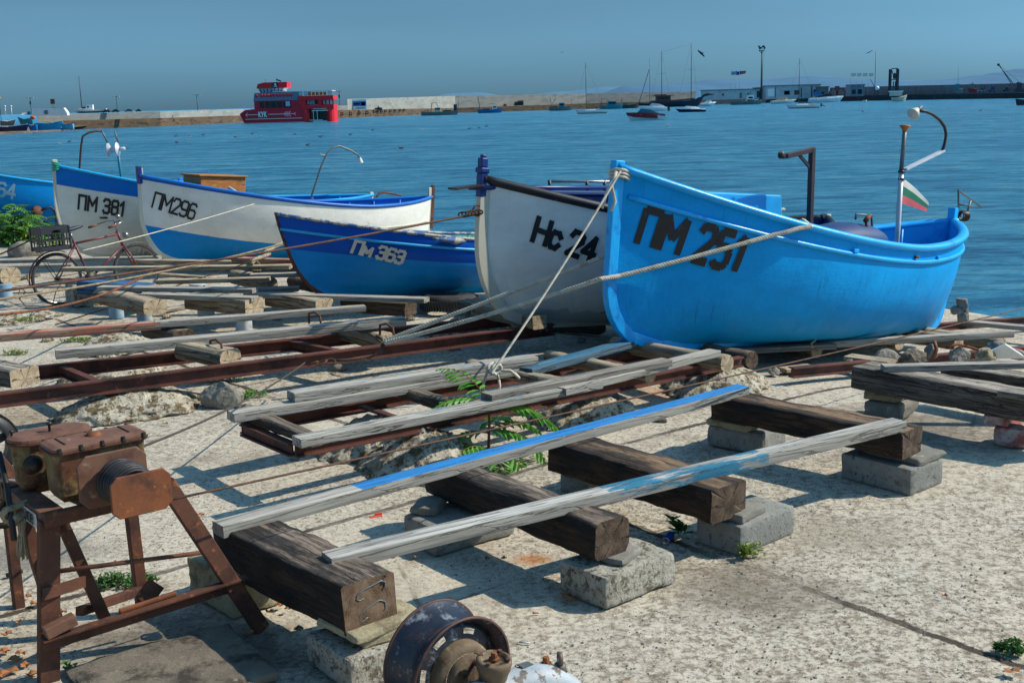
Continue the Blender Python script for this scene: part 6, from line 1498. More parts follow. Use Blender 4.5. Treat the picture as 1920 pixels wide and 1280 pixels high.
# ================================================================== PLANTS
def leaflet(mb, p, d, n, L, w):
    d = d.normalized(); s = d.cross(n).normalized(); n = s.cross(d)
    mb.add([p, p + d * L * .35 + s * w / 2 + n * .004, p + d * L * .75 + s * w * .36, p + d * L - n * L * .18, p + d * L * .75 - s * w * .36, p + d * L * .35 - s * w / 2 + n * .004, p + d * L * .38 - n * w * .12], [(0, 1, 6), (1, 2, 6), (2, 3, 6), (3, 4, 6), (4, 5, 6), (5, 0, 6)])
def frond(mb, ms, p, d, L, n=9, droop=.5, lw=.035, ll=.11):
    d = V(d).normalized(); pts = []; q = V(p); dd = d.copy()
    for k in range(n + 2):
        pts.append(q.copy()); q = q + dd * L / (n + 1); dd = (dd - V((0, 0, droop * .14))).normalized()
    ms.tube(pts, [.004 - .0025 * k / (n + 1) for k in range(n + 2)], 4)
    for k in range(1, n + 2):
        t = (pts[k] - pts[k - 1]).normalized(); s = t.cross(V((0, 0, 1))).normalized(); sc_ = math.sin(PI * (.18 + .74 * k / (n + 1)))
        for sg in (-1, 1):
            leaflet(mb, pts[k] + t * random.uniform(-.004, .004), s * sg + t * random.uniform(.35, .6) - V((0, 0, random.uniform(.15, .5))), V((0, 0, 1)), ll * sc_ * random.uniform(.85, 1.1), lw * sc_)
    leaflet(mb, pts[-1], (pts[-1] - pts[-2]), V((0, 0, 1)), ll * .6, lw * .7)
def plant(name, label, base, fronds, mats, group=None, stems=()):
    t = thing(name, label, 'plant', base, group); ml = MB(); ms = MB()
    for f in fronds: frond(ml, ms, *f)
    for s_ in stems: ms.tube(*s_)
    part('leaves', ml, mats[0], t, fixn=False); part('stem', ms, mats[1], t)
    return t
pb = G(915, 868, 0); D_ = lambda x, y, z: (DU * x + DV * y + DZ * z)
tops = [pb + V((0, 0, .22)), pb + V((.02, .03, .40)), pb + V((.0, -.02, .10))]
fr_ = [(tops[1], (-.85, .0, .55), .55, 13, 1.0, .045, .14), (tops[0], (-.95, .1, .15), .50, 12, .9, .045, .14), (tops[1], (.95, .15, .12), .62, 14, .7, .045, .14), (tops[0], (.9, -.1, .25), .52, 12, 1.1, .045, .13),
       (tops[0], (.3, .9, .5), .40, 9, .8, .04, .12), (tops[2], (.85, -.55, .35), .46, 11, 1.4, .045, .13), (tops[2], (.35, -.9, .45), .40, 9, 1.5, .045, .13), (tops[2], (-.5, -.5, .5), .34, 8, 1.2, .04, .12), (tops[1], (-.45, .4, .8), .50, 11, .8, .045, .13), (tops[0], (.7, .3, .45), .46, 10, 1.1, .045, .13)]
plant('seedling', 'bright green leafy seedling with long drooping fronds between the two blue-painted boards', pb, fr_, (M['leaf'], M['stem_red']), stems=[([pb, pb + V((.01, .01, .15)), tops[1]], [.012, .010, .007])])
# bush at the left edge
def bush(name, label, c, r, n, mats, L=(.3, .5), seed=3, group=None):
    random.seed(seed); t = thing(name, label, 'bush', c, group); ml = MB(); m2 = MB(); ms = MB()
    for k in range(n):
        an = random.uniform(0, 2 * PI); rr = random.uniform(0, 1) ** .6; el = random.uniform(0, 1)
        base = V(c) + V((math.cos(an) * rr * r[0] * .6, math.sin(an) * rr * r[1] * .6, random.uniform(.05, .75) * r[2] * (1.05 - rr * .6)))
        frond(ml if k % 3 else m2, ms, base, (math.cos(an) * (.4 + rr), math.sin(an) * (.4 + rr), random.uniform(.1, 1.1)), random.uniform(*L), 8, random.uniform(.5, 1.4), .05, .13)  # every third frond takes the second leaf colour
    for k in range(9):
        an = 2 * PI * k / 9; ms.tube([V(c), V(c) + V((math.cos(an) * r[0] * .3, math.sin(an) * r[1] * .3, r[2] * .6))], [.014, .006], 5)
    part('leaves', ml, mats[0], t, fixn=False); part('darker_leaves', m2, mats[1], t, fixn=False); part('branches', ms, M['stem_green'], t)
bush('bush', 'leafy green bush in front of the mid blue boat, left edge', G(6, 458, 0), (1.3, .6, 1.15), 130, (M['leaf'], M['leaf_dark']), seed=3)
bush('bush', 'lower spreading green bush right of the taller one, beside the crate', G(62, 458, 0), (.7, .5, .5), 50, (M['leaf_yellow'], M['leaf']), (.2, .32), seed=5)
def weed(name, label, c, r, n, mat, h=.08, seed=1, leafl=.035, fixed=None):
    random.seed(seed); ml = MB(); ms = MB(); c = V(c); t = thing(name, label, 'weed', c, 'small weeds growing on the concrete')
    for k in range(n):
        an = random.uniform(0, 2 * PI); rr = random.uniform(0, 1) ** .7; b0 = c + V((math.cos(an) * rr * r[0], math.sin(an) * rr * r[1], 0)); hh = h * random.uniform(.4, 1.1) * (1.1 - rr * .5)
        tip = b0 + V((random.uniform(-.5, .5) * hh, random.uniform(-.5, .5) * hh, hh)); ms.tube([b0, tip], .0015, 3)
        for q in range(5):
            p = b0.lerp(tip, .3 + .17 * q); d = V((random.uniform(-1, 1), random.uniform(-1, 1), random.uniform(.1, .9))); leaflet(ml, p, d, V((0, 0, 1)), leafl * random.uniform(.6, 1.2), leafl * .45)
    part('leaves', ml, mat, t, fixn=False); part('stem', ms, M['stem_green'], t)
weed('weed', 'low green weed patch between the winch legs', G(218, 1095, 0), (.13, .09), 70, M['leaf_dark'], .05, 1, .028)
weed('weed', 'low green weed patch right of the upright winch leg', G(272, 1090, 0), (.07, .06), 30, M['leaf_dark'], .05, 2, .028)
weed('weed', 'green weeds around the single angular stone', G(470, 745, 0), (.14, .08), 40, M['leaf'], .06, 3, .03)
weed('weed', 'weeds under the near long rail above the angular stone', G(415, 712, 0), (.25, .08), 50, M['leaf'], .10, 4, .06)
weed('weed', 'reddish green weeds between the long rails behind the shelly lumps', G(300, 680, 0), (.3, .1), 60, M['leaf_yellow'], .07, 5, .04)
weed('weed', 'mossy green tuft behind the long white board at the left', G(152, 640, 0), (.25, .08), 60, M['leaf_yellow'], .04, 6, .03)
weed('weed', 'small yellow-green tuft at the far left near the rails', G(28, 665, 0), (.15, .06), 30, M['leaf_yellow'], .05, 7, .03)
weed('weed', 'tuft on the rubble patch left of the pipe posts', G(52, 603, .08), (.15, .08), 30, M['leaf_yellow'], .06, 8, .03)
weed('weed', 'yellowish grass tuft at the foot of the orange-stained block', G(1400, 1046, 0), (.06, .025), 14, M['leaf_yellow'], .10, 9, .04)
weed('weed', 'small green plant with pointed leaves beside the drink can', G(1276, 1004, 0), (.02, .015), 7, M['leaf_dark'], .13, 10, .07)
weed('weed', 'dark weed tuft at the bottom right corner of the picture', G(1900, 1222, 0), (.08, .05), 45, M['leaf_dark'], .05, 11, .03)
weed('weed', 'tiny bright green sprout at the edge of the dark slab', G(132, 1258, 0), (.02, .015), 7, M['leaf'], .04, 12, .03)
# ================================================================== LITTER
cn_ = thing('drink_can', 'crushed blue and silver drink can lying on the joint of the slab', 'can', G(1253, 1008, 0)); c = G(1253, 1008, .023)
axc = (DU * .75 + DV * .35 + DZ * .05).normalized()
mb = MB(); mb.lathe([(.022, -.045), (.024, -.03), (.019, .0), (.023, .03), (.020, .045)], c, axc, 18); part('can_body', mb, M['blue_cloth'], cn_)
mb = MB(); mb.lathe([(.001, -.047), (.018, -.047), (.020, -.052), (.023, -.045)], c, axc, 18); part('can_lid', mb, M['chrome'], cn_)
mb = MB(); p = G(705, 968, .006); mb.box(p, (.075, .035, .006), Matrix.Rotation(.35, 3, 'Z') @ Matrix.Rotation(.08, 3, 'X')); mb.box(p + V((.012, .022, .008)), (.045, .012, .012), Matrix.Rotation(.35, 3, 'Z'))
single('plastic_fragment', 'orange-red plastic fragment on the bare concrete', 'plastic fragment', mb, M['red_chip'])
def butt(px, py, an, lb, L=.045, tan=.3):
    p = G(px, py, .005); d = V((math.cos(an), math.sin(an), 0)); t = thing('cigarette_butt', lb, 'cigarette butt', p, 'cigarette butts on the ground')
    mb = MB(); mb.tube([p, p + d * L * (1 - tan)], .0045, 8); part('paper', mb, M['butt'], t); mb = MB(); mb.tube([p - d * L * tan, p], .0044, 8); part('filter', mb, M['butt_tan'], t)
butt(975, 1203, -.3, 'white cigarette butt on the sunlit concrete right of the wheel rim', .05, .05)
butt(1008, 1148, .1, 'brown-tipped cigarette butt in the shade of the split timber', .035, .7)
butt(22, 1088, .9, 'short cigarette butt lying left of the winch leg', .04, .3)
mb = MB(); mb.tube([G(12, 1078, .02), G(42, 1070, .02)], .012, 10); single('pipe_stub', 'short black hose stub on the ground left of the winch', 'hose stub', mb, M['rubber'])
random.seed(11)
LF = [(1070, 1128, .075), (1085, 1122, .05), (1058, 1118, .05), (915, 1050, .04), (945, 1050, .035), (14, 1192, .07), (66, 1135, .06), (52, 1122, .05), (8, 1225, .08), (30, 1240, .09), (20, 1262, .09), (48, 1250, .07), (5, 1268, .08), (60, 1268, .07), (40, 1228, .06), (525, 1138, .06), (505, 1150, .04), (540, 1145, .04), (470, 1190, .05), (120, 1150, .04), (36, 1170, .04), (377, 968, .05), (1416, 788, .05), (1212, 790, .04), (310, 796, .05), (155, 805, .06), (1770, 1120, .03), (1898, 1262, .08), (745, 1042, .04), (780, 1046, .04)]
words_ = ['curled', 'flat', 'torn', 'pointed', 'small', 'wrinkled']
for k, (px, py, L) in enumerate(LF):
    p = G(px, py, .006); an = random.uniform(0, 6.28); mb = MB(); n = 10; vs = [p + V((0, 0, .012))]
    for q in range(n):
        t = 2 * PI * q / n; r = L / 2 * (.62 + .38 * abs(math.sin(t * 2.5 + k))); vs.append(p + V((r * math.cos(t + an), r * .7 * math.sin(t + an), .004 + .02 * abs(math.sin(t * 1.5 + k)))))
    mb.add(vs, [(0, 1 + q, 1 + (q + 1) % n) for q in range(n)])
    single('fallen_leaf', 'dry brown fallen leaf on the concrete', 'leaf', mb, M['skin_dry_leaf'], group='dry fallen leaves', fixn=False)
# grit: countless chips of stone on the slab
random.seed(5); mb = MB()
for k in range(2600):
    px = random.uniform(-40, 1960); py = 640 + (random.random() ** .8) * 660; r = random.uniform(.0022, .008) * (1.5 if random.random() < .06 else 1)
    p = G(px, py, 0)
    if AB(p)[0] > 7: continue
    p = p + V((0, 0, wob(*AB(p)) + r * .3)); R3 = Matrix.Rotation(random.uniform(0, 6.3), 3, 'Z'); h_ = r * random.uniform(.4, .9)
    mb.add([p + R3 @ V(q) for q in ((r, 0, 0), (.2 * r, .8 * r, 0), (-.9 * r, .4 * r, 0), (-.6 * r, -.7 * r, 0), (.5 * r, -.7 * r, 0), (.1 * r, 0, h_))], [(0, 1, 5), (1, 2, 5), (2, 3, 5), (3, 4, 5), (4, 0, 5)])
single('gravel', 'scattered grit and tiny stone chips on the concrete', 'gravel', mb, M['stone_grey'], kind='stuff', fixn=False)
# ================================================================== FAR HARBOUR
def wlY(px, py): return G(px, py, WZ).y
class FF:
    """frame of a far thing: units are picture pixels at its distance, x to the right, z up, y away; origin at px, py"""
    def __init__(s, px, py, Y=None, yaw=0.0, z=None):
        s.Y = Y or wlY(px, py); s.k = s.Y / FPX; s.px = px; s.py = py
        o = DY(px, py, s.Y); s.o = V((o.x, o.y, WZ if z is None and Y is None else o.z))
        s.m = Matrix.Translation(s.o) @ Matrix.Rotation(yaw, 4, 'Z') @ Matrix.Scale(s.k, 4)
    def mb(s): return MB(s.m)
def fpart(name, f, root, mat, fn, **k):
    mb = f.mb(); fn(mb); return part(name, mb, mat, root, **k)
def fhull(mb, x0, x1, hb, hm, hs, bow, wd, n=14, rake=3.0):
    """side-on hull from x0 to x1; bow 'L' or 'R'"""
    mb.smooth = False; rings = []
    for i in range(n + 1):
        t = i / n; u = t if bow == 'L' else 1 - t
        z = hm + ((hb - hm) * (1 - u / .6) ** 1.6 if u < .6 else (hs - hm) * ((u - .6) / .4) ** 1.4)
        w_ = wd / 2 * (1 - (1 - min(1, u / .5)) ** 2.0) * (1 if u < .7 else 1 - .35 * ((u - .7) / .3) ** 2) + .05
        x = x0 + (x1 - x0) * t; xb = x + (rake * (1 - u) ** 2 * (1 if bow == 'L' else -1)); zb = -.4
        rings.append([V((x, -w_, z)), V((x, w_, z)), V((xb, w_ * .55, zb)), V((xb, -w_ * .55, zb))])
    mb.loft(rings)
def ribbon(name, label, cat, pts, mat, th=3.0, back=0.0, kind=None, n=6, flush=False):
    """wall standing along picture points (px, waterline py, top py, bottom py)"""
    P_ = []
    for a_, b_ in zip(pts[:-1], pts[1:]):
        for k in range(n): t = k / n; P_.append([a_[j] + (b_[j] - a_[j]) * t for j in range(4)])
    P_.append(list(pts[-1])); rings = []
    for px, pw, pt, pb_ in P_:
        Y = wlY(px, pw) + back; a = DY(px, pt, Y); b_ = DY(px, pb_, Y); zb = max(WZ - 1, b_.z) if not flush else WZ - 1
        rings.append([V((a.x, a.y, a.z)), V((a.x, a.y + th, a.z)), V((a.x, a.y + th, zb)), V((a.x, a.y, zb))])
    mb = MB(); mb.loft(rings); return single(name, label, cat, mb, mat, kind=kind)
def box_(mb, x0, x1, z0, z1, y0, y1): mb.bb(x0, x1, y0, y1, z0, z1)

# quay and breakwater walls
ribbon('quay', 'low rust-brown quay face on the left of the red ferry', 'quay', [(118, 243.5, 226.5, 245), (300, 237, 221.6, 240), (468, 229.0, 216.2, 233)], M['f_base'], 6, 0, flush=True)
ribbon('quay_wall', 'long low pale concrete wall on top of the left quay', 'wall', [(70, 244.8, 215.8, 229.5), (300, 237, 209.2, 221.8), (468, 229.0, 204.4, 216.4)], M['f_conc'], 2, .6)
ribbon('quay', 'rust-brown quay face between the red ferry and the schooner', 'quay', [(600, 223.5, 207.5, 225), (853, 212.2, 202.8, 214), (1100, 204.5, 194.3, 206), (1320, 198, 188, 200)], M['f_base'], 9, 0, flush=True)
ribbon('breakwater_wall', 'tall pale concrete breakwater wall behind the fishing boats', 'wall', [(651, 221.5, 186, 208), (853, 212.2, 180, 203), (1100, 204.5, 175.5, 194.6), (1305, 198.5, 171.8, 188.5)], M['f_conc'], 3, 7)
ribbon('low_wall', 'low grey wall between the red ferry and the tall breakwater', 'wall', [(610, 223, 199, 209), (652, 221.5, 197.8, 208)], M['f_conc'], 2, 6)
ribbon('quay', 'dark quay under the sheds and machines on the right', 'quay', [(1320, 196.6, 184.5, 200), (1440, 193.0, 184, 196), (1580, 190.0, 180, 193), (1760, 186.8, 176.8, 190), (1990, 183.4, 172.3, 186)], M['f_dark'], 40, 0, flush=True)
ribbon('breakwater_wall', 'stained grey wall behind the machines on the right quay', 'wall', [(1560, 191.7, 164.5, 181), (1688, 189.3, 161.2, 178), (1990, 184.5, 154.6, 173.5)], M['f_wall2'], 3, 34)
# wall details
for k, (px, pw, pt, pb_) in enumerate(((740, 217.2, 183.5, 184.8), (820, 213.6, 181.5, 182.8), (905, 210.3, 180, 181.2), (990, 207.8, 178, 179.2), (1060, 205.6, 176.8, 178), (1125, 203.9, 176, 177.2))):
    pass
# far left shore
mb = MB(); rings = []
for px, pw, pt in ((-260, 262, 246), (-120, 259, 243), (0, 253.5, 240), (60, 250.5, 238), (100, 247.5, 237), (140, 244, 236)):
    Y = wlY(px, pw); a = DY(px, pw, Y); b_ = DY(px, pt, Y + 10); rings.append([V((a.x, a.y, WZ - .5)), V((b_.x, b_.y, WZ + .3)), V((b_.x, b_.y + 60, WZ + 1.0)), V((b_.x, b_.y + 60, WZ - 1))])
mb.loft(rings, closed=True); single('far_shore', None, None, mb, M['f_rock'], kind='structure')
random.seed(21)
SH = ['flat', 'rounded', 'wedge-like', 'broad', 'small', 'tilted', 'blocky']
for k in range(26):
    px = 118 + k * 4.4 + random.uniform(-1.5, 1.5); pw = 245.6 - (px - 118) * .035; Y = wlY(px, pw); r = Y / FPX * random.uniform(3.2, 5.2) * (1 - .4 * k / 26)
    p = DY(px, pw, Y); rock('rock', 'brown boulder of the rock pile where the left quay meets the shore', 'rock', V((p.x, p.y + .5, WZ - .2)), (r, r * .8, r * .75), M['f_rock'], 80 + k, .25, .06, 2, 'boulders at the foot of the left quay', k * .7, fac=5)
for k in range(12):
    px = -5 + k * 10 + random.uniform(-3, 3); pw = 253 - (px) * .055; Y = wlY(px, pw); r = Y / FPX * random.uniform(1.8, 3.2)
    p = DY(px, pw, Y); rock('rock', 'dark boulder at the waterline below the far beached boats', 'rock', V((p.x, p.y, WZ - .1)), (r * 1.5, r, r * .7), M['f_rock'], 120 + k, .25, .06, 2, 'boulders along the far left shore', k * .9, fac=5)

# ---- red ferry
f = FF(452, 228.5, 248, z=0); f.o = V((f.o.x, f.o.y, WZ)); f.m = Matrix.Translation(f.o) @ Matrix.Scale(f.k, 4)
FE = thing('ferry', 'red two-deck passenger catamaran marked КУК moored at the quay', 'ferry', f.o)
def fp(name, mat, fn, par=None, **k): return fpart(name, f, par or FE, mat, fn, **k)
def hull_f(mb):
    for y0 in (0, 38):
        mb.loft([[V((x, y0 + w0, z1)), V((x, y0 + 14 - w0, z1)), V((x + dx, y0 + 14 - w0, -1)), V((x + dx, y0 + w0, -1))] for x, w0, z1, dx in ((-3, 6.5, 18, 8), (8, 3, 25, 2), (25, 0, 26, 0), (118, 0, 26, 0))])
hu = fp('hull', M['ferry_dark'], hull_f)
fp('deck_body', M['ferry_dark'], lambda mb: mb.bb(26, 112, 1, 51, 20, 40.5))
def stern(mb):
    for (x0, x1) in ((112, 126), (158, 172)):
        mb.loft([[V((x0 + (x1 - x0) * t, 6 - 7 * math.sin(PI * (.1 + .8 * t)), z)) for t in (0, .25, .5, .75, 1)] + [V((x1, 50, z)), V((x0, 50, z))] for z in (-1, 24)])
    mb.bb(112, 172, -1, 50, 24, 31); mb.bb(108, 172, -1.5, 50, 40, 47.5); mb.bb(108, 121, -1, 50, 31, 40); mb.bb(144, 150, -1, 50, 31, 40)
st_ = fp('stern_block', M['ferry_red'], stern)
fp('stern_recess', M['window'], lambda mb: mb.bb(121, 171, 8, 49, 31.2, 39.8), st_)
fp('stern_opening', M['window'], lambda mb: mb.bb(126.5, 157.5, 12, 49, 2, 23.5), st_)
fp('swim_platform', M['white'], lambda mb: (mb.bb(132, 161, -4, 8, 20, 21.3), mb.bb(126, 150, -3, 9, 3, 4)), st_)
for x in (134, 141): fp('ladder_rail', M['white'], lambda mb: mb.bb(x, x + .8, -3, -2.4, 4, 20), st_)
for k in range(3): fp('window_pane', M['window_pale'], lambda mb: mb.bb(122 + 5 * k, 126 + 5 * k, 6.8, 7.6, 32, 39.4), st_)
for k in range(3): fp('window_pane', M['window_pale'], lambda mb: mb.bb(151.5 + 6.5 * k, 156 + 6.5 * k, 6.8, 7.6, 31.8, 39.6), st_)
wb = fp('window_band', M['window'], lambda mb: mb.bb(36, 94, .4, 2, 27.5, 39))
for k in range(5): fp('window_mullion', M['ferry_dark'], lambda mb: mb.bb(44.5 + 11 * k, 45.5 + 11 * k, .1, .35, 27.5, 39), wb)
fp('window_pane', M['window_pale'], lambda mb: mb.bb(84, 92, .0, .38, 30, 38.6), wb)
fp('upper_deck_band', M['ferry_grey'], lambda mb: mb.loft([[V((25, .2, 40.5)), V((25, 51, 40.5)), V((28, 51, 55)), V((28, .2, 55))], [V((108, .2, 40.5)), V((108, 51, 40.5)), V((108, 51, 55)), V((108, .2, 55))]]))
for k, x in enumerate([31.5] + [40.5 + 6.1 * q for q in range(10)]):
    def lr(mb): mb.lathe([(1.3, -.3), (2.9, -.3), (2.9, .4), (1.3, .4), (1.3, -.3)], V((x, -.3, 50)), (0, 1, 0), 14)
    fp('life_ring', M['ferry_red'], lr)
fp('canopy', M['white'], lambda mb: mb.bb(62, 170, 0, 50, 55.6, 56.6))
for x in (109, 118, 125): fp('canopy_panel', M['window_pale'], lambda mb: mb.bb(x, x + 6.5, .6, 1, 48, 55.4))
fp('canopy_panel', M['window_pale'], lambda mb: mb.bb(162, 170, .6, 1, 48, 55.4))
for k in range(5): fp('life_jackets', M['orange'], lambda mb: mb.bb(126 + 7 * k, 131.6 + 7 * k, .2, 2, 48.2, 54), bevel=.05)
br = fp('bridge', M['window_pale'], lambda mb: mb.loft([[V((37, 10, 55)), V((37, 40, 55)), V((78, 40, 55)), V((74, 10, 55))], [V((33, 7, 64)), V((33, 43, 64)), V((84, 43, 64)), V((84, 7, 64))]]))
for k in range(7): fp('bridge_mullion', M['mast'], lambda mb: mb.bar(V((39 + 6 * k, 9.4, 55)), V((37 + 7 * k, 6.4, 64)), .8, .8), br)
fp('bridge_roof', M['ferry_red'], lambda mb: mb.loft([[V((31, 5, 63)), V((31, 45, 63)), V((34, 45, 71)), V((34, 5, 71))], [V((46, 5, 63)), V((46, 45, 63)), V((46, 45, 73.5)), V((46, 5, 73.5))], [V((87, 5, 63)), V((87, 45, 63)), V((88, 45, 73.5)), V((88, 5, 73.5))]]))
fp('emblem_panel', M['navy'], lambda mb: mb.bb(61, 71.5, 4.3, 4.8, 63.5, 73))
fp('emblem', M['white'], lambda mb: (mb.ball(V((66.2, 4.2, 69.4)), 2.0, 10, 6, (1, .15, 1)), mb.bar(V((63, 4.1, 65)), V((69.5, 4.1, 66.8)), .5, .5), mb.bar(V((63, 3.9, 66.8)), V((69.5, 3.9, 65)), .5, .5)))
fp('flag', M['green_line'], lambda mb: mb.prism([V((66, 20, 77)), V((66, 20, 80)), V((75, 20, 76.5)), V((74, 20, 74))], V((0, .2, 0))))
fp('flagstaff', M['mast'], lambda mb: (mb.bar(V((66, 20, 73)), V((65.6, 20, 82)), .4, .4), mb.bar(V((46, 20, 73)), V((46, 20, 80)), .4, .4)))
def railf(mb):
    for z in (26.5, 30, 35.5): mb.bar(V((6, 2, z - (0 if z > 27 else 0))), V((25, 2, z)), .5, .5)
    for x in (6.5, 14, 19.5): mb.bar(V((x, 2, 25)), V((x + 2, 2, 36)), .6, .6)
fp('bow_rail', M['white'], railf)
def mark(mb):
    for (x0, z0, x1, z1, w_) in ((9, 16, 33, 16, .9), (51, 16, 101, 16, .9), (9, 16, 13, 19.5, .9), (9, 16, 13, 12.5, .9), (98, 16, 101.5, 18.6, .8), (98, 16, 101.5, 13.4, .8)) + tuple((80 + q * 4, 16, 84 + q * 4, 16 + s_ * 4.4, 1.3) for q in range(3) for s_ in (-1, 1)):
        mb.bar(V((x0, -.25, z0)), V((x1, -.25, z1)), .12, w_, (0, 1, 0)) if False else mb.prism([V((x0, -.3, z0 - w_ / 2)), V((x1, -.3, z1 - w_ / 2)), V((x1, -.3, z1 + w_ / 2)), V((x0, -.3, z0 + w_ / 2))], V((0, .15, 0)))
    mb.bb(8, 113, -.3, -.15, 7.6, 8.5); mb.bb(6, 118, -.3, -.15, .5, 1.2)
fp('arrow_mark', M['white'], mark, hu)
def kyk(mb): plane_text(mb, 'КУК', V((33.5, -.35, 11.8)), V((6.2, 0, 0)), V((0, 0, 8.6)), gap=.28, th=.22, nrm=V((0, -.05, 0)))
fp('lettering', M['white'], kyk, hu, fixn=False)

# tyres hung along the quay right of the ferry
for k, x in enumerate((629, 641, 657, 673, 688, 702, 708, 715, 723, 732, 741, 750, 758)):
    pw = 222.2 - (x - 629) * .0445; Y = wlY(x, pw) - .6; c = DY(x, pw - 8.0 + (k > 4) * -2.0, Y); r = Y / FPX * (3.4 if k < 5 else 2.6)
    mb = MB(); mb.lathe([(r * .45, -.15), (r, -.15), (r, .15), (r * .45, .15), (r * .45, -.15)], c, (0, 1, 0), 14)
    single('fender_tyre', 'black fender tyre hung on the quay right of the red ferry', 'tyre', mb, M['rubber'], group='fender tyres on the quay')
# billboards on the wall
def billboard(px0, px1, py0, py1, pw, back, label, cols):
    Y = wlY(px0, pw) + back; a = DY(px0, py1, Y); b_ = DY(px1, py0, Y); t = thing('billboard', label, 'billboard', a)
    mb = MB(); mb.bb(a.x, b_.x, Y - .2, Y, a.z, b_.z); part('board', mb, M['white'], t)
    for (u0, u1, v0, v1, m_) in cols:
        mb = MB(); mb.bb(a.x + (b_.x - a.x) * u0, a.x + (b_.x - a.x) * u1, Y - .26, Y - .21, a.z + (b_.z - a.z) * v0, a.z + (b_.z - a.z) * v1); part('printed_panel', mb, M[m_], t)
billboard(661.5, 687, 186, 206, 221, 6.6, 'white billboard with a blue seaside picture at the left end of the tall wall', [(.04, .96, .35, .8, 'f_blue'), (.1, .5, .5, .6, 'white'), (.1, .4, .40, .44, 'white'), (.62, .9, .36, .7, 'tan'), (.25, .85, .1, .2, 'skyblue_cloth')])
billboard(1171, 1186, 173.5, 189.5, 202.3, 6.6, 'small pale blue billboard on the tall wall left of the schooner', [(.08, .92, .2, .9, 'skyblue_cloth'), (.2, .8, .45, .55, 'white')])

def mast(f, root, x, z0, z1, w_=.8, mat='mast', lean=0, stays=(), spread=None, name='mast'):
    fpart(name, f, root, M[mat], lambda mb: mb.tube([V((x, 0, z0)), V((x + lean, 0, z1))], [w_ / 2, w_ / 2 * .7], 6))
    for k, (sx, sz) in enumerate(stays): fpart('stay', f, root, M[mat], lambda mb: mb.tube([V((x + lean, 0, z1 - 1)), V((sx, 0, sz))], .12, 3))
    if spread: fpart('spreader', f, root, M['mast_pale'], lambda mb: mb.bar(V((x - spread[1], 0, spread[0])), V((x + spread[1], 0, spread[0])), .4, .4))
# sailing boats
def sailboat(label, x0, x1, pw, bow, hullm, mx, mh, deckm='white', stays=True, Y=None):
    f = FF(x0, pw); t = thing('sailboat', label, 'sailboat', f.o); L = x1 - x0
    fpart('hull', f, t, M[hullm], lambda mb: fhull(mb, 0, L, 7.2, 5.6, 5.2, bow, 14, rake=6))
    fpart('boot_stripe', f, t, M['navy'], lambda mb: fhull(mb, 4 if bow == 'L' else 1, L - (1 if bow == 'L' else 4), 1.2, 1.0, 1.0, bow, 13.4, rake=2))
    fpart('cabin', f, t, M[deckm], lambda mb: mb.loft([[V((L * .30, -3, 5)), V((L * .30, 3, 5)), V((L * .34, 2.5, 7.6)), V((L * .34, -2.5, 7.6))], [V((L * .66, -3, 5)), V((L * .66, 3, 5)), V((L * .64, 2.5, 8.2)), V((L * .64, -2.5, 8.2))]]))
    fpart('cockpit_canopy', f, t, M['tan'], lambda mb: mb.bb(L * .7, L * .84, -2, 2, 6, 7.8))
    mast(f, t, mx - x0, 5, mh, 1.3, 'mast', stays=((2, 6), (L - 2, 6)) if stays else ())
    fpart('boom', f, t, M['mast'], lambda mb: mb.bar(V((mx - x0, 0, 10)), V((mx - x0 + L * .36 * (1 if bow == 'L' else -1), 0, 9.6)), 1.0, 1.2))
    return f, t
sailboat('white sailboat with tall bare mast moored left of centre harbour', 1078, 1137, 214, 'L', 'white', 1099, 92)
fs, ts = sailboat('white sailboat with bare mast and outboard, right harbour', 1473, 1536, 204, 'L', 'white', 1497, 90)
fpart('outboard_motor', fs, ts, M['black_plastic'], lambda mb: (mb.bb(64, 67, -1, 1, 2, 8), mb.bar(V((66, 0, 5)), V((73, 0, 2)), 1.2, 1.2)))
# schooner
f = FF(1196, 200.5, 395, z=0); f.o.z = WZ; f.m = Matrix.Translation(f.o) @ Matrix.Scale(f.k, 4)
t = thing('schooner', 'dark two-masted wooden schooner with brown deckhouse at the quay', 'sailing ship', f.o)
def sch(mb):
    mb.loft([[V((x, -w_, z)), V((x, w_, z)), V((xb, w_ * .5, -.5)), V((xb, -w_ * .5, -.5))] for x, w_, z, xb in ((22, 6, 9, 26), (40, 9, 9.5, 42), (70, 9, 9.5, 70), (95, 7, 11, 92), (112, 3, 14, 104), (122, .5, 18, 110))])
fpart('hull', f, t, M['navy'], sch)
fpart('bulwark', f, t, M['brown_cabin'], lambda mb: mb.loft([[V((x, -w_, z)), V((x, w_, z)), V((x, w_, z + 3)), V((x, -w_, z + 3))] for x, w_, z in ((24, 5.6, 9), (70, 8.6, 9.6), (104, 4, 12.2))]))
fpart('deckhouse', f, t, M['brown_cabin'], lambda mb: (mb.bb(33, 60, -5, 5, 12, 20), mb.bb(28, 66, -6, 6, 20, 21.2)))
fpart('deckhouse_window', f, t, M['window'], lambda mb: mb.bb(36, 57, -5.3, -5.05, 14.5, 18.5))
fpart('awning', f, t, M['red_far'], lambda mb: mb.bb(31, 52, -6.2, 6, 21.4, 23))
fpart('bowsprit', f, t, M['mast'], lambda mb: mb.bar(V((108, 0, 14)), V((140, 0, 22)), 1.2, 1.6))
fpart('furled_sail', f, t, M['f_dark'], lambda mb: mb.tube([V((118, 0, 18)), V((128, 0, 21.5)), V((139, 0, 21))], [1.2, 2.4, 1.6], 7))
fpart('rope_net', f, t, M['mast_pale'], lambda mb: (mb.bar(V((100, -2, 3)), V((113, -1, 14)), .3, .3), mb.bar(V((106, -2, 3)), V((108, -1, 14)), .3, .3)))
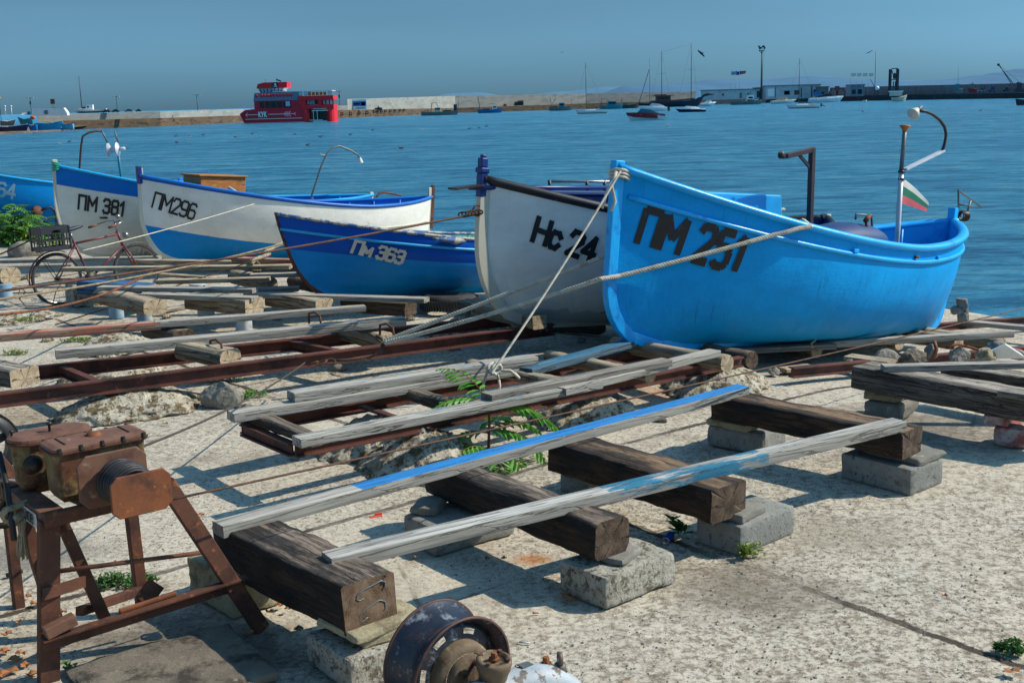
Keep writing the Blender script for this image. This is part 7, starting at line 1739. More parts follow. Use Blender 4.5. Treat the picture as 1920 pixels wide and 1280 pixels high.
mast(f, t, 44, 12, 101, 1.3, 'mast', stays=((24, 12), (60, 12)), spread=(60, 7)); mast(f, t, 98, 12, 113, 1.4, 'mast', stays=((74, 12), (110, 14), (44, 98)), spread=(66, 8))
f = FF(1196, 200, 398); t = thing('sailboat', 'small dark boat with raking boom and thin mast left of the schooner', 'sailboat', V((f.o.x, f.o.y, WZ)))
fpart('hull', f, t, M['navy'], lambda mb: fhull(mb, 0, 34, 7, 5, 6, 'L', 10)); mast(f, t, 22, 4, 86, .9, 'mast'); fpart('boom', f, t, M['mast'], lambda mb: mb.bar(V((2, 0, 6)), V((21, 0, 66)), .9, .9))

# fishing boats along the breakwater
def trawler(label, x0, x1, pw, bow, hullm, parts_, group='old fishing boats along the breakwater', hb=9, hm=6, hs=7.5, masts=()):
    f = FF(x0, pw); t = thing('fishing_boat', label, 'fishing boat', f.o, group)
    fpart('hull', f, t, M[hullm], lambda mb: fhull(mb, 0, x1 - x0, hb, hm, hs, bow, 12))
    for (nm, a, b_, c, d, m_) in parts_: fpart(nm, f, t, M[m_], lambda mb: mb.bb(a, b_, -3, 3, c, d))
    for (a, b_, c, d, w_) in masts: fpart('derrick', f, t, M['mast'], lambda mb: mb.bar(V((a, 0, b_)), V((c, 0, d)), w_, w_))
trawler('grey fishing boat with wheelhouse and frames, left part of the tall wall', 790, 859, 217.2, 'R', 'f_grey', [('wheelhouse', 25, 36, 6, 14, 'cream'), ('wheelhouse_window', 26, 35, 10, 12.5, 'window'), ('net_drum', 60, 66, 8, 19, 'mast'), ('deck_gear', 40, 55, 6, 9, 'f_dark')], masts=((18, 6, 20, 22, .8), (20, 22, 29, 23, .8), (29, 22, 32, 12, .8), (68, 8, 69, 26, .6)))
trawler('small blue fishing boat with white wheelhouse against the tall wall', 896, 942, 212.6, 'R', 'f_blue', [('wheelhouse', 27, 35, 6, 13, 'white'), ('wheelhouse_window', 28.5, 34, 9, 11.5, 'window'), ('deck_gear', 8, 22, 5.5, 8, 'f_dark')], masts=((4, 7, 1, 30, 1.0), (20, 16, 33, 17, .5)))
trawler('pale turquoise fishing boat with leaning derricks right of the stacked gear', 1030, 1073, 208.2, 'R', 'f_grey', [('wheelhouse', 18, 28, 6, 14, 'turq'), ('wheelhouse_window', 19, 27, 10, 12, 'window'), ('deck_gear', 4, 14, 5, 8, 'f_dark')], masts=((2, 7, 12, 22, .7), (1, 24, 4, 12, .7), (41, 8, 42, 20, .5)))
trawler('turquoise-hulled fishing boat right of the tall-masted white sailboat', 1125, 1168, 205.2, 'R', 'turq', [('wheelhouse', 14, 30, 6, 14, 'turq'), ('wheelhouse_window', 16, 28, 9.5, 12, 'window'), ('awning', 1, 12, 10, 11, 'f_dark')], masts=((2, 6, 3, 20, .6), (3, 19, 14, 18, .6), (14, 6, 15, 18, .6)))
trawler('dark green low fishing boat beside the turquoise one', 1158, 1196, 204, 'R', 'f_dark', [('wheelhouse', 10, 18, 6, 11, 'f_grey')], masts=((8, 6, 8, 20, .6),))
def gear(label, px, pw, w_, h_, up, m_, name='gear_pile', cat='gear'):
    f = FF(px, pw - up, wlY(px, pw) + 3); mb = f.mb(); random.seed(int(px))
    for k in range(5): mb.tube([V((w_ * (k + .2) / 5, 0, 0)), V((w_ * (k + .5) / 5, 0, h_ * random.uniform(.6, 1)))], [w_ / 7, w_ / 9], 6)
    single(name, label, cat, mb, M[m_])
gear('stack of dark fishing gear leaning on the tall wall', 965, 208.6, 17, 10, 10.5, 'f_dark')
gear('small heap of gear left of the stacked gear on the quay', 944, 209.3, 6, 5, 10, 'brown_cabin')
gear('dark bollard and gear at the left end of the breakwater quay', 703, 219, 14, 7, 12, 'f_dark')
# speedboats
def speedboat(label, x0, x1, pw, bow, hullm, topm, covm, hh=8, out=None, screen=(.35, .6)):
    f = FF(x0, pw); t = thing('speedboat', label, 'speedboat', f.o); L = x1 - x0; sg = 1 if bow == 'L' else -1
    X_ = (lambda u: L * u) if bow == 'L' else (lambda u: L * (1 - u))
    fpart('hull', f, t, M[hullm], lambda mb: fhull(mb, 0, L, hh * .72, hh * .55, hh * .45, bow, 15, rake=8))
    fpart('deck', f, t, M[topm], lambda mb: mb.loft([[V((X_(u), -w_, z0)), V((X_(u), w_, z0)), V((X_(u), w_ * .9, z1)), V((X_(u), -w_ * .9, z1))] for u, w_, z0, z1 in ((0, .3, hh * .72, hh * .86), (.2, 5, hh * .6, hh * .85), (.5, 7.4, hh * .52, hh * .8), (.98, 6.6, hh * .42, hh * .62))]))
    fpart('windscreen', f, t, M[covm], lambda mb: mb.loft([[V((X_(u), -w_, z)), V((X_(u), w_, z)), V((X_(u), w_ * .8, z1)), V((X_(u), -w_ * .8, z1))] for u, w_, z, z1 in ((screen[0] - .1, 2, hh * .7, hh * .75), (screen[0] + .02, 4.4, hh * .7, hh * 1.25), (screen[1], 4.6, hh * .68, hh * 1.1), (screen[1] + .2, 4, hh * .6, hh * .75))]))
    if out: fpart('outboard_motor', f, t, M['black_plastic'], lambda mb: mb.bb(X_(1.0) + 0, X_(1.0) + 5 * sg, -1.4, 1.4, 0, 9))
    return f, t
fq, tq = speedboat('red and white speedboat with blue-green canvas, nearest boat on the water', 1174, 1247, 226.5, 'L', 'white', 'crimson', 'teal_canvas', 17, screen=(.36, .62))
fpart('red_band', fq, tq, M['crimson'], lambda mb: mb.loft([[V((x, -w_, z0)), V((x, w_, z0)), V((x, w_ + .1, z1)), V((x, -w_ - .1, z1))] for x, w_, z0, z1 in ((1, .8, 9.5, 13.2), (14, 5.4, 6, 11.5), (36, 7.9, 4.2, 10.4), (57, 7.9, 3.2, 8.4))]))
speedboat('white motorboat with outboard motor left of the schooner bow', 1198, 1250, 209.5, 'L', 'white', 'white', 'window_pale', 12, out=True, screen=(.45, .7))
speedboat('white speedboat with navy stripe below the schooner bow', 1266, 1322, 211, 'L', 'navy', 'white', 'white', 9)
speedboat('small white motorboat moored behind the schooner bow', 1313, 1342, 199.8, 'R', 'white', 'white', 'window_pale', 9)
fq, tq = speedboat('white cabin cruiser with blue canopy before the long shed', 1516, 1580, 193.2, 'R', 'white', 'white', 'window', 13, screen=(.35, .6))
fpart('canopy', fq, tq, M['f_blue'], lambda mb: mb.bb(8, 22, -3, 3, 12, 20))
fq, tq = speedboat('white and tan motorboat below the lighting tower', 1445, 1492, 195.2, 'R', 'white', 'cream', 'tan', 9, screen=(.4, .6))
trawler('white fishing boat with tall wheelhouse left of the lighting tower', 1370, 1428, 197.2, 'R', 'f_grey', [('wheelhouse', 30, 42, 7, 17, 'white'), ('wheelhouse_window', 32, 40, 11, 14, 'window'), ('upper_deck', 28, 50, 7, 9, 'white')], 'boats at the right quay', masts=((36, 17, 36, 24, .6),))
trawler('pale fishing boat with long flying bridge in front of the lift tower', 1672, 1700, 190.6, 'R', 'cream', [('wheelhouse', -4, 18, 10, 17, 'cream'), ('flying_bridge', -6, 20, 17, 19, 'white')], 'boats at the right quay', hb=12, hm=7)
trawler('dark grey fishing boat cut by the right edge', 1903, 1960, 198, 'L', 'f_dark', [('wheelhouse', 22, 36, 8, 20, 'f_grey')], 'boats at the right quay', hb=12, hm=9)
trawler('small white skiff at the foot of the right quay', 1618, 1626, 191.6, 'R', 'white', [('seat', 2, 5, 2, 3, 'cream')], 'boats at the right quay', hb=4, hm=2.5, hs=3)
# sheds
def shed(label, px0, px1, pyt, pyb, pw, back, wallm, roofm, wins, name='shed'):
    Y = wlY(px0, pw) + back; f = FF(px0, pyb, Y); t = thing(name, label, 'shed', f.o); L = px1 - px0; h_ = pyb - pyt
    w_ = fpart('wall', f, t, M[wallm], lambda mb: mb.bb(0, L, 0, 30, -2, h_ - 1.6))
    fpart('roof', f, t, M[roofm], lambda mb: mb.bb(-1.2, L + 1.2, -1.5, 31, h_ - 1.6, h_))
    for (a, b_, c, d, m_) in wins: fpart('window' if c > 1 else 'door', f, w_, M[m_], lambda mb: mb.bb(a, b_, -.35, -.05, c, d))
    return f, t
shed('long low whitewashed shed with round roof line left of the lighting tower', 1319, 1422, 169.5, 186, 198, 14, 'build_white', 'build_roof', [(34, 37.5, 5, 9, 'red_far'), (66, 71, 0, 10, 'f_grey'), (80, 84, 4, 9, 'f_grey'), (98, 103, 0, 12, 'f_dark')])
shed('long white flat-roofed harbour building right of the lighting tower', 1436, 1536, 161.5, 184.5, 194.5, 12, 'build_white', 'build_roof', [(3, 15, 3, 17, 'white'), (17, 18, 0, 20, 'f_dark'), (33, 44, 5, 13, 'turq'), (34, 43, 6, 12, 'window'), (52, 62, 5, 13, 'brown_cabin'), (64, 66, 0, 18, 'f_dark'), (83, 85, 0, 20, 'f_dark'), (88, 98, 4, 13, 'window')])
shed('narrow dark annex between lighting tower and white building', 1418, 1435, 165, 185, 194.8, 14, 'f_dark', 'build_roof', [(4, 8, 3, 10, 'window')])
shed('small grey-blue kiosk under the white banners', 1594, 1620, 159.5, 179, 191, 14, 'ferry_grey', 'f_grey', [(3, 10, 2, 10, 'window'), (14, 22, 2, 10, 'window')], 'kiosk')
shed('low pale shed end right of the white building', 1537, 1553, 163, 182, 192.5, 20, 'f_grey', 'build_roof', [(3, 8, 3, 9, 'window')])
# lighting tower
f = FF(1427, 184, wlY(1427, 195) + 8); t = thing('lighting_tower', 'tall harbour lighting tower with a ring of floodlights', 'light tower', f.o)
fpart('tower_post', f, t, M['mast'], lambda mb: mb.tube([V((0, 0, -2)), V((0, 0, 84))], [1.5, 1.0], 8))
fpart('ladder', f, t, M['mast'], lambda mb: mb.bb(1.6, 2.3, -.3, .3, 0, 80))
fpart('platform', f, t, M['mast'], lambda mb: (mb.lathe([(4.6, 84), (5.2, 84), (5.2, 85), (4.6, 85), (4.6, 84)], V((0, 0, 0)), (0, 0, 1), 16), mb.bar(V((0, 0, 80)), V((5, 0, 84.5)), .7, .7), mb.bar(V((0, 0, 80)), V((-5, 0, 84.5)), .7, .7)))
for k in range(6):
    an = PI * 2 * k / 6; fpart('floodlight', f, t, M['mast'], lambda mb: mb.box(V((5.2 * math.cos(an), 5.2 * math.sin(an), 89.5 + (k % 2) * 2.4)), (2.8, 2.2, 3.2)))
    fpart('floodlight_bracket', f, t, M['mast'], lambda mb: mb.bar(V((5 * math.cos(an), 5 * math.sin(an), 84.5)), V((5.2 * math.cos(an), 5.2 * math.sin(an), 90)), .5, .5))
# flagpoles
for k, (x, m_, lb) in enumerate(((1371, 'skyblue_cloth', 'flagpole with pale blue flag, first of three by the white shed'), (1379, 'blue_cloth', 'flagpole with dark blue flag, second of three by the white shed'), (1387, 'red_cloth', 'flagpole with green and red flag, third of three by the white shed'))):
    f = FF(x, 184, wlY(1371, 195) + 3); t = thing('flagpole', lb, 'flagpole', f.o, 'three flagpoles by the white shed')
    fpart('pole', f, t, M['mast_pale'], lambda mb: mb.tube([V((0, 0, 0)), V((-1.2, 0, 49))], .28, 5))
    if k == 2:
        fpart('flag', f, t, M['green_line'], lambda mb: mb.prism([V((0, 0, 44.5)), V((0, 0, 48)), V((11, 1, 48.5)), V((11, 1, 46))], V((0, .2, 0)))); fpart('flag_stripe', f, t, M[m_], lambda mb: mb.prism([V((0, 0, 42)), V((0, 0, 44.4)), V((11, 1, 45.9)), V((10, 1, 43.5))], V((0, .2, 0))))
    else: fpart('flag', f, t, M[m_], lambda mb: mb.prism([V((-1, 0, 41.5)), V((-1, 0, 48)), V((4, .8, 47.2)), V((10, 0, 48.6)), V((9.4, 0, 42)), V((4, .8, 41))], V((0, .2, 0))))
for k in range(4):
    f = FF(1594 + 11 * k, 178, wlY(1594, 191) + 10); t = thing('banner_pole', ['leftmost', 'second', 'third', 'rightmost'][k] + ' of the four white banner poles above the kiosk', 'banner pole', f.o, 'white banners on poles')
    fpart('pole', f, t, M['mast_pale'], lambda mb: mb.tube([V((0, 0, 0)), V((0, 0, 39))], .28, 5))
    fpart('banner', f, t, M['white_cloth'], lambda mb: mb.prism([V((.2, 0, 33)), V((.2, 0, 39)), V((5, .6, 38.4)), V((9, 0, 38.8)), V((9, 0, 33.4)), V((5, .6, 32.8))], V((0, .2, 0))))
# lift tower
f = FF(1668, 178, wlY(1668, 189.5) + 6); t = thing('lift_tower', 'dark steel boat lift tower standing on the right quay', 'lift tower', f.o)
for x in (0, 13.5): fpart('tower_leg', f, t, M['mast'], lambda mb: (mb.bb(x, x + 2.4, -1, 1, 0, 46), mb.bb(x, x + 2.4, 8, 10, 0, 46)))
for z in (0, 12, 24, 44): fpart('cross_beam', f, t, M['mast'], lambda mb: mb.bb(2.4, 13.5, -1, 1, z + (2 if z else 0), z + 3.6))
for x in (5.5, 9): fpart('lifting_frame', f, t, M['mast'], lambda mb: mb.bb(x, x + 1.4, -.8, .8, 4, 24))
fpart('hook_block', f, t, M['mast'], lambda mb: mb.loft([[V((8 - w_, -1, z)), V((8 + w_, -1, z)), V((8 + w_, 1, z)), V((8 - w_, 1, z))] for w_, z in ((1.5, 28), (3, 31), (3, 35), (1, 39))]))
for s_ in (0, 1): fpart('brace', f, t, M['mast'], lambda mb: mb.bar(V((2.4 if s_ == 0 else 13.5, 0, 44)), V((6 if s_ == 0 else 10, 0, 34)), 1.2, 1.2))
# cranes
f = FF(1908, 173, wlY(1908, 185.5) + 4); t = thing('crane', 'harbour crane with lattice jib raised to the left, right edge', 'crane', f.o)
fpart('crane_body', f, t, M['mast'], lambda mb: (mb.bb(-6, 10, -4, 4, 0, 6), mb.bb(-2, 2, -1.5, 1.5, 6, 18), mb.bb(4, 6, -1.5, 1.5, 6, 17)))
fpart('jib', f, t, M['mast'], lambda mb: (mb.bar(V((-6, 0, 12)), V((-38, 0, 50)), .9, .9), mb.bar(V((-12, 0, 14)), V((-36, 0, 49)), .9, .9), [mb.bar(V((-7 - 3.1 * k, 0, 13 + 3.7 * k)), V((-13 - 2.5 * k, 0, 16 + 3.6 * k)), .5, .5) for k in range(9)]))
fpart('jib_head', f, t, M['mast'], lambda mb: mb.bb(-40, -36, -1, 1, 48, 52)); fpart('jib_stay', f, t, M['mast'], lambda mb: (mb.bar(V((-36, 0, 49)), V((3, 0, 18)), .3, .3), mb.bar(V((5, 0, 17)), V((-22, 0, 14)), .6, .6)))
f = FF(1640, 178, wlY(1640, 190) + 5); t = thing('derrick', 'thin leaning derrick with tall aerial mast above the white tank', 'derrick', f.o)
fpart('mast', f, t, M['mast'], lambda mb: mb.tube([V((0, 0, 0)), V((-.6, 0, 78))], .5, 5)); fpart('boom', f, t, M['mast'], lambda mb: mb.bar(V((6, 0, 4)), V((-9, 0, 28)), .8, .8)); fpart('tank', f, t, M['white'], lambda mb: mb.ball(V((4, 0, 12)), 4.2, 12, 8, (1, .8, .9)))
f = FF(1553, 183, wlY(1553, 192) + 6); t = thing('machine', 'dark red hexagonal steel frame machine right of the white building', 'machine', f.o)
for s_ in (0, 14):
    fpart('hexagon_frame', f, t, M['red_far'], lambda mb: [mb.bar(V((9 + s_ + 8 * math.cos(PI * k / 3), 0, 8 + 8 * math.sin(PI * k / 3))), V((9 + s_ + 8 * math.cos(PI * (k + 1) / 3), 0, 8 + 8 * math.sin(PI * (k + 1) / 3))), 1.8, 1.8) for k in range(6)])
fpart('machine_top', f, t, M['brown_cabin'], lambda mb: mb.bb(12, 20, -1, 2, 15, 20))
for k, (x, pw, lb, hm_, tm) in enumerate(((1787, 187.5, 'pale boat with thin mast standing on the right quay', 'f_grey', 'turq'), (1814, 187.2, 'dark red boat on a stand on the right quay', 'red_far', 'f_grey'))):
    f = FF(x, pw - 13, wlY(x, pw) + 8); t = thing('fishing_boat', lb, 'fishing boat', f.o, 'boats at the right quay')
    fpart('hull', f, t, M[hm_], lambda mb: fhull(mb, 0, 17, 9, 7, 8, 'L', 9)); fpart('wheelhouse', f, t, M[tm], lambda mb: mb.bb(4, 11, -2, 2, 8, 16))
    if k == 0: mast(f, t, 8, 14, 46, .5)
    else: fpart('mast', f, t, M['mast'], lambda mb: mb.bar(V((8, 0, 14)), V((9, 0, 19)), .8, .8))
# cars and vans
def car(label, px, py, Y, L, h_, m_, name='parked_car', cat='car', group='cars parked on the quays'):
    f = FF(px, py, Y); t = thing(name, label, cat, f.o, group); w_ = L * .4
    b_ = fpart('body', f, t, M[m_], lambda mb: mb.loft([[V((x, -w_ / 2, .14 * h_)), V((x, w_ / 2, .14 * h_)), V((x, w_ / 2, z * h_)), V((x, -w_ / 2, z * h_))] for x, z in ((0, .45), (L * .04, .58), (L * .95, .58), (L, .5))]))
    fpart('cabin', f, t, M['window'], lambda mb: mb.loft([[V((L * .2, -w_ * .46, .58 * h_)), V((L * .2, w_ * .46, .58 * h_)), V((L * .84, w_ * .46, .58 * h_)), V((L * .84, -w_ * .46, .58 * h_))], [V((L * .34, -w_ * .38, .95 * h_)), V((L * .34, w_ * .38, .95 * h_)), V((L * .72, w_ * .38, .95 * h_)), V((L * .72, -w_ * .38, .95 * h_))]]))
    fpart('roof', f, t, M[m_], lambda mb: mb.bb(L * .33, L * .73, -w_ * .38, w_ * .38, .95 * h_, h_))
    for x in (.2, .8): fpart('wheel', f, t, M['rubber'], lambda mb: mb.lathe([(.001, 0), (.2 * h_, 0), (.2 * h_, .12 * h_), (.001, .12 * h_)], V((L * x, -w_ / 2 - .02 * h_, .2 * h_)), (0, 1, 0), 12))
YR = wlY(1840, 187) + 10
car('silver car parked on the right quay near the crane', 1833, 173.6, YR, 13, 7.5, 'car_grey'); car('blue van parked right of the silver car on the quay', 1853, 173.3, YR, 13, 9.5, 'car_blue', 'parked_van', 'van'); car('dark green car partly behind gear near the crane', 1880, 172.6, YR, 12, 8, 'car_dark')
YL = wlY(200, 241) + 5
car('dark red car behind the left quay wall right of the beached sailboat', 192, 211.8, YL, 16, 6.0, 'car_red'); car('dark green car behind the left quay wall, right of the red one', 210, 211.2, YL, 14, 5.6, 'car_dark'); car('grey car behind the left quay wall', 234, 210.4, YL, 16, 5.0, 'car_grey'); car('farthest right dark car behind the left quay wall', 255, 209.8, YL, 10, 4.6, 'car_dark')
# left quay: white tent, beached sailing boat, lamps, signs
f = FF(61, 216, wlY(100, 245) + 7); t = thing('market_tent', 'long white tent or truck cover behind the left quay wall', 'tent', f.o)
fpart('cover', f, t, M['white'], lambda mb: mb.loft([[V((x, -6, -2)), V((x, 6, -2)), V((x, 5, z)), V((x, -5, z))] for x, z in ((0, 10), (2, 12), (60, 11.5), (66, 3))])); fpart('cover_print', f, t, M['ferry_grey'], lambda mb: mb.bb(24, 31, -6.3, -6.05, 1, 8))
f = FF(40, 216, wlY(60, 247) + 7); t = thing('market_tent', 'small bright white roof at the far left behind the beached boats', 'tent', f.o)
fpart('roof', f, t, M['white'], lambda mb: mb.loft([[V((0, -4, 0)), V((0, 4, 0)), V((3, 2, 4)), V((3, -2, 4))], [V((15, -4, 0)), V((15, 4, 0)), V((13, 2, 5)), V((13, -2, 5))]])); fpart('awning', f, t, M['turq'], lambda mb: mb.bb(13, 19, -4, 4, 0, 6))
f = FF(137, 212.5, wlY(160, 242) + 5); t = thing('sailboat', 'white boat with cabin and tall dark mast standing on the left quay', 'sailboat', f.o)
fpart('hull', f, t, M['white'], lambda mb: fhull(mb, 0, 62, 7, 5.6, 6.5, 'L', 12, rake=7)); fpart('cabin', f, t, M['white'], lambda mb: (mb.bb(11, 26, -3, 3, 5, 9), mb.bb(26, 38, -3, 3, 5, 14.5))); fpart('cabin_window', f, t, M['window'], lambda mb: (mb.bb(18, 25, -3.3, -3.05, 8, 11), mb.bb(28, 31, -3.3, -3.05, 9, 12)))
mast(f, t, 17, 6, 66, 1.6, 'mast'); fpart('stripe', f, t, M['f_dark'], lambda mb: fhull(mb, 5, 58, 2.6, 2.2, 2.2, 'L', 12.2, rake=3))
LM = 'lamp posts on the left quay'
def lamp(label, px, py0, h_, Y, sign=False):
    f = FF(px, py0, Y); t = thing('lamp_post', label, 'lamp post', f.o, LM)
    fpart('post', f, t, M['mast'], lambda mb: mb.tube([V((0, 0, -2)), V((0, 0, h_))], .45, 6)); fpart('arm', f, t, M['mast'], lambda mb: mb.bar(V((-3, 0, h_)), V((3, 0, h_)), .5, .7))
    for s_ in (-1, 1): fpart('lamp_head', f, t, M['cream'], lambda mb: mb.bb(4.6 * s_ - 1.8, 4.6 * s_ + 1.8, -1, 1, h_ - .6, h_ + .9))
    if sign: fpart('sign_plate', f, t, M['mast'], lambda mb: mb.bb(-1.3, 1.3, -.8, -.5, h_ - 12, h_ - 6))
lamp('double-headed lamp post with a small plate left of the white tent', 59, 213, 28, wlY(60, 247) + 4, True); lamp('double-headed lamp post right of the parked cars', 220, 208.5, 26, wlY(220, 240) + 6); lamp('double-headed lamp post midway along the left quay wall', 370.5, 205.5, 26, wlY(370, 235) + 4); lamp('lamp post with signs right of the red ferry', 637, 198.5, 26, wlY(640, 222) + 8, True)
for px, lb in ((11.5, 'left'), (23, 'right')):
    f = FF(px, 221, wlY(10, 252) + 3); t = thing('globe_lamp', lb + ' of the two white globe lamps at the far left', 'street lamp', f.o, 'white globe lamps')
    fpart('post', f, t, M['white'], lambda mb: mb.tube([V((0, 0, 0)), V((0, 0, 19))], .5, 6)); fpart('globe', f, t, M['globe'], lambda mb: mb.ball(V((0, 0, 20.5)), 1.9, 12, 8))
f = FF(101, 214, wlY(100, 245) + 12); t = thing('round_sign', 'square grey sign on a pole above the white tent', 'sign', f.o); fpart('post', f, t, M['mast'], lambda mb: mb.tube([V((0, 0, -2)), V((0, 0, 20))], .4, 5)); fpart('sign_plate', f, t, M['brown_cabin'], lambda mb: mb.bb(-4, 4, -.4, .1, 18, 27))
f = FF(103, 206, wlY(100, 245) + 15); t = thing('tree', 'small green treetop showing over the white tent', 'tree', f.o)
random.seed(4)
fpart('crown', f, t, M['leaf_dark'], lambda mb: [mb.ball(V((random.uniform(-3.4, 3.4), random.uniform(-2, 2), random.uniform(0, 3.6))), random.uniform(.7, 1.3), 6, 4) for k in range(24)]); fpart('trunk', f, t, M['brown_cabin'], lambda mb: mb.tube([V((0, 0, -10)), V((0, 0, 1))], .5, 5))
f = FF(-3, 195, wlY(10, 252) + 1); t = thing('yellow_sign', 'yellow round sign top cut by the left edge', 'sign', V((f.o.x, f.o.y, WZ + 2))); fpart('sign_plate', f, t, M['yellow'], lambda mb: mb.ball(V((2, 0, 10)), 3.6, 12, 8, (1, .3, 1))); fpart('post', f, t, M['mast'], lambda mb: mb.tube([V((2, 0, -30)), V((2, 0, 7))], .5, 5))
# beached boats at the far left
def beached(label, x0, x1, py, bow, m1, m2, h_=9, dy=0):
    f = FF(x0, py, wlY(60, 250) + dy); t = thing('rowing_boat', label, 'rowing boat', f.o, 'small boats drawn up on the far left shore')
    L = x1 - x0; fpart('hull', f, t, M[m1], lambda mb: fhull(mb, 0, L, h_ * 1.25, h_ * .8, h_, bow, 11, rake=5)); fpart('top_strake', f, t, M[m2], lambda mb: mb.loft([[V((L * u, -w_, z)), V((L * u, w_, z)), V((L * u, w_, z + 1.4)), V((L * u, -w_, z + 1.4))] for u, w_, z in ((.04, .8, h_ * (1.15 if bow == 'L' else .95)), (.5, 5.8, h_ * .78), (.96, 4.6 if bow == 'L' else .8, h_ * (.95 if bow == 'L' else 1.15)))]))
beached('white and navy boat on the far shore, cut by the left edge', -22, 54, 247, 'R', 'navy', 'white', 9.5, 1); beached('plain blue boat on the far shore right of the navy one', 52, 70, 245, 'L', 'f_blue', 'f_blue', 9.5, 2); beached('long cyan boat with tarpaulin on the far shore', 66, 118, 244, 'R', 'f_cyan', 'f_blue', 12, 3); beached('pale blue-white boat at the right end of the far beached boats', 113, 138, 242.5, 'L', 'skyblue_cloth', 'f_blue', 9, 4); beached('teal boat raised behind the long cyan one', 34, 62, 234, 'L', 'turq', 'f_cyan', 11, 8); beached('grey-white small boat behind the navy one at the far left', 2, 30, 236, 'R', 'f_grey', 'white', 9, 8)
f = FF(80, 231, wlY(60, 250) + 3); mb = f.mb(); mb.loft([[V((x, -3, z)), V((x, 3, z)), V((x, 2, z + h_)), V((x, -2, z + h_))] for x, z, h_ in ((0, 3, 2), (8, 0, 2.5), (16, -1, 2.5), (22, -2, 1))]); single('tarpaulin', 'tan tarpaulin laid over the long cyan boat', 'tarpaulin', mb, M['tan'])
f = FF(57, 222, wlY(60, 250) + 5); mb = f.mb(); mb.ball(V((4, 0, 1)), 4, 10, 7, (1.2, .6, .9)); single('orange_buoy', 'orange float heaped behind the cyan boats', 'buoy', mb, M['orange'])
# buoy and water birds
f = FF(1618, 209.5); mb = f.mb(); mb.ball(V((0, 0, 1)), 2.0, 12, 8); single('buoy', 'small red round buoy on open water right of centre', 'buoy', mb, M['ferry_red'])
BW = [(113, 271), (130, 266.5), (329, 256.5), (331, 268), (356, 258), (381, 254), (441, 258), (473, 251.5), (490, 257), (553, 252.5), (577, 273), (601, 257), (607, 294), (657, 253.5), (699, 245), (752, 279), (790, 245), (880, 242), (898, 240.5), (912, 237.5), (1251, 236.5), (1433, 200.5), (1838, 208.5), (1748, 196.5), (1592, 196)]
for k, (px, py) in enumerate(BW):
    f = FF(px, py); s_ = max(.35, min(1.3, 60 / f.Y)) * 0 + (.30 / f.k); t = thing('gull', 'small grey-white seabird floating on the harbour water', 'seabird', f.o, 'seabirds on the water')
    dr_ = -1 if k % 3 == 0 else 1; m_ = 'bird_white' if k % 4 == 0 else 'bird'
    fpart('body', f, t, M[m_], lambda mb: mb.loft([[V((dr_ * x * s_ / 1.0, w_ * math.cos(2 * PI * q / 8) * s_, (z + h_ * math.sin(2 * PI * q / 8)) * s_)) for q in range(8)] for x, w_, z, h_ in ((-.75, .05, .32, .04), (-.4, .26, .22, .22), (.1, .32, .2, .26), (.4, .2, .28, .2), (.55, .12, .5, .14), (.62, .13, .7, .14), (.75, .06, .68, .06), (.9, .02, .66, .02))]))
def flying(label, px, py, Y, sp, m_, pts, body):
    f = FF(px, py, Y); t = thing('flying_bird', label, 'bird', f.o, None); 
    fpart('wings', f, t, M[m_], lambda mb: [mb.prism([V(q) for q in poly], V((0, 1.0, .3))) for poly in pts]); fpart('body', f, t, M[m_], lambda mb: mb.tube([V(q) for q in body[0]], body[1], 8))
flying('dark gull flying beside the taller schooner mast', 1315, 100, 90, 1, 'bird_dark', [[(-7, 0, 6), (-6, 0, 3), (0, 0, -2.5), (2, 0, .5), (-3, 0, 4)], [(1, 0, .5), (-1, 0, -2), (5, 0, -7), (6.4, 0, -5.6)]], ([(4.8, 0, 1), (2.5, 0, 0), (-1, 0, -.6), (-2.6, 0, -1)], [.3, 1.0, 1.0, .3]))
flying('grey gull gliding left of the tall aerial mast', 1630, 98.5, 90, 1, 'bird', [[(-6, 0, -2.6), (-3, 0, -.2), (0, 0, .6), (0, 0, -.6), (-3, 0, -1.2)], [(0, 0, .6), (3, 0, 2.6), (7, 0, 3.2), (3, 0, 1.6), (0, 0, -.6)]], ([(1.6, 0, .5), (0, 0, 0), (-2, 0, -.5)], [.3, .7, .2]))
flying('tiny distant bird above the centre of the breakwater', 1054, 98.5, 160, 1, 'bird', [[(-3, 0, -1), (0, 0, .4), (3, 0, 1), (0, 0, -.4)]], ([(1, 0, .2), (-1, 0, -.2)], [.4, .2]))
# ================================================================== LIGHT
SUN = V((.98, .14, 0)).normalized() * math.cos(math.radians(42)) + V((0, 0, math.sin(math.radians(42))))
sd = bpy.data.lights.new('sun', 'SUN'); sd.energy = 5.0; sd.angle = math.radians(.5); sd.color = (1, .91, .76)
so = bpy.data.objects.new('sun', sd); COL.objects.link(so); so.location = (20, 5, 30); so.rotation_euler = SUN.to_track_quat('Z', 'Y').to_euler()
w = bpy.data.worlds.new('World'); sc.world = w; w.use_nodes = True; nt = w.node_tree
sky = nt.nodes.new('ShaderNodeTexSky'); sky.sky_type = 'NISHITA'; sky.sun_disc = False
sky.sun_elevation = math.radians(42); sky.sun_rotation = math.atan2(SUN.x, SUN.y); sky.dust_density = .6; sky.air_density = 1.0; sky.ozone_density = 3.0
mx = nt.nodes.new('ShaderNodeMix'); mx.data_type = 'RGBA'; mx.blend_type = 'MULTIPLY'; mx.inputs[0].default_value = 1.0; mx.inputs[7].default_value = (.33, .72, 1.06, 1)
bw = nt.nodes.new('ShaderNodeRGBToBW'); nt.links.new(sky.outputs[0], bw.inputs[0])
m2 = nt.nodes.new('ShaderNodeMix'); m2.data_type = 'RGBA'; m2.inputs[0].default_value = .82
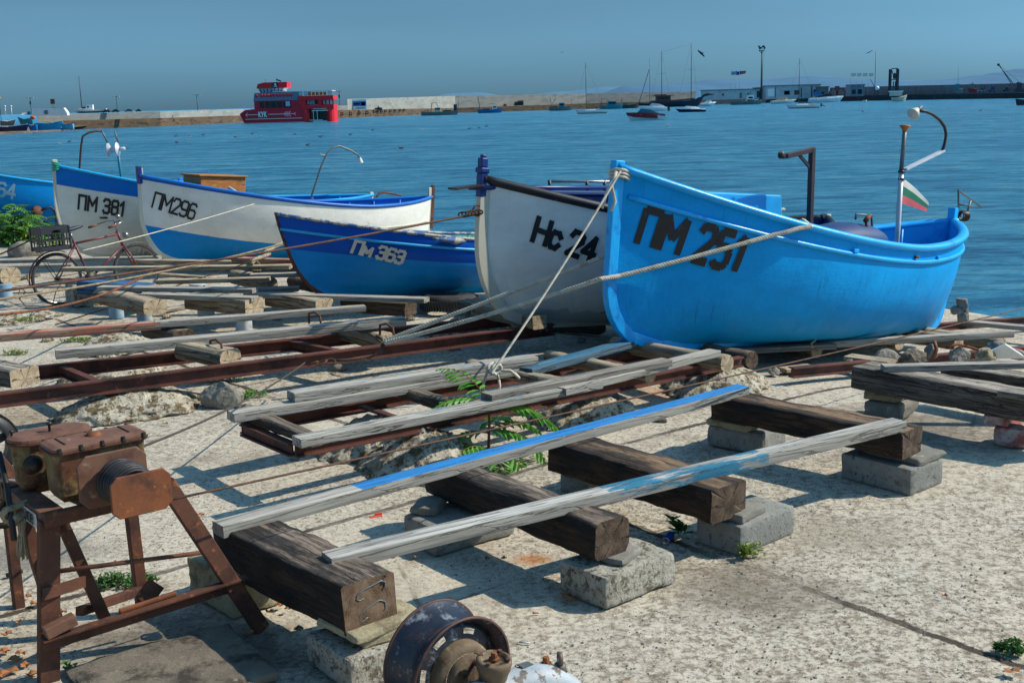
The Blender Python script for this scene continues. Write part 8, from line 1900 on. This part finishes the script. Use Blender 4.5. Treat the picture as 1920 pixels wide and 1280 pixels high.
pw_ = nt.nodes.new('ShaderNodeMath'); pw_.operation = 'POWER'; pw_.inputs[1].default_value = 1.5; nt.links.new(bw.outputs[0], pw_.inputs[0])
k_ = nt.nodes.new('ShaderNodeMath'); k_.operation = 'MULTIPLY'; k_.inputs[1].default_value = .36; nt.links.new(pw_.outputs[0], k_.inputs[0])
nt.links.new(sky.outputs[0], m2.inputs[6]); nt.links.new(k_.outputs[0], m2.inputs[7]); nt.links.new(m2.outputs[2], mx.inputs[6])
# upper sky boosted beyond the sky model as added fill; faint streaks of haze
tc = nt.nodes.new('ShaderNodeTexCoord'); sx = nt.nodes.new('ShaderNodeSeparateXYZ'); nt.links.new(tc.outputs['Generated'], sx.inputs[0])
mr = nt.nodes.new('ShaderNodeMapRange'); mr.interpolation_type = 'SMOOTHSTEP'; nt.links.new(sx.outputs[2], mr.inputs[0])
for i_, v_ in ((1, .12), (2, .45), (3, 1.0), (4, 3.7)): mr.inputs[i_].default_value = v_
mp = nt.nodes.new('ShaderNodeMapping'); mp.inputs['Scale'].default_value = (1.2, 1.2, 9); nt.links.new(tc.outputs['Generated'], mp.inputs[0])
nz = nt.nodes.new('ShaderNodeTexNoise'); nz.inputs['Scale'].default_value = 1.6; nz.inputs['Detail'].default_value = 5; nt.links.new(mp.outputs[0], nz.inputs[0])
m3 = nt.nodes.new('ShaderNodeMapRange'); nt.links.new(nz.outputs[0], m3.inputs[0])
for i_, v_ in ((1, .3), (2, .7), (3, .93), (4, 1.08)): m3.inputs[i_].default_value = v_
m4 = nt.nodes.new('ShaderNodeMath'); m4.operation = 'MULTIPLY'; nt.links.new(mr.outputs[0], m4.inputs[0]); nt.links.new(m3.outputs[0], m4.inputs[1])
vs_ = nt.nodes.new('ShaderNodeVectorMath'); vs_.operation = 'SCALE'; nt.links.new(mx.outputs[2], vs_.inputs[0]); nt.links.new(m4.outputs[0], vs_.inputs['Scale'])
bg = nt.nodes['Background']; nt.links.new(vs_.outputs[0], bg.inputs[0]); bg.inputs[1].default_value = .10
sc.view_settings.view_transform = 'Standard'; sc.view_settings.look = 'None'; sc.view_settings.exposure = 0; sc.view_settings.gamma = 1
sc.render.engine = 'CYCLES'; sc.cycles.max_bounces = 5; sc.cycles.diffuse_bounces = 2; sc.cycles.glossy_bounces = 3; sc.cycles.transparent_max_bounces = 6
bpy.context.view_layer.update()
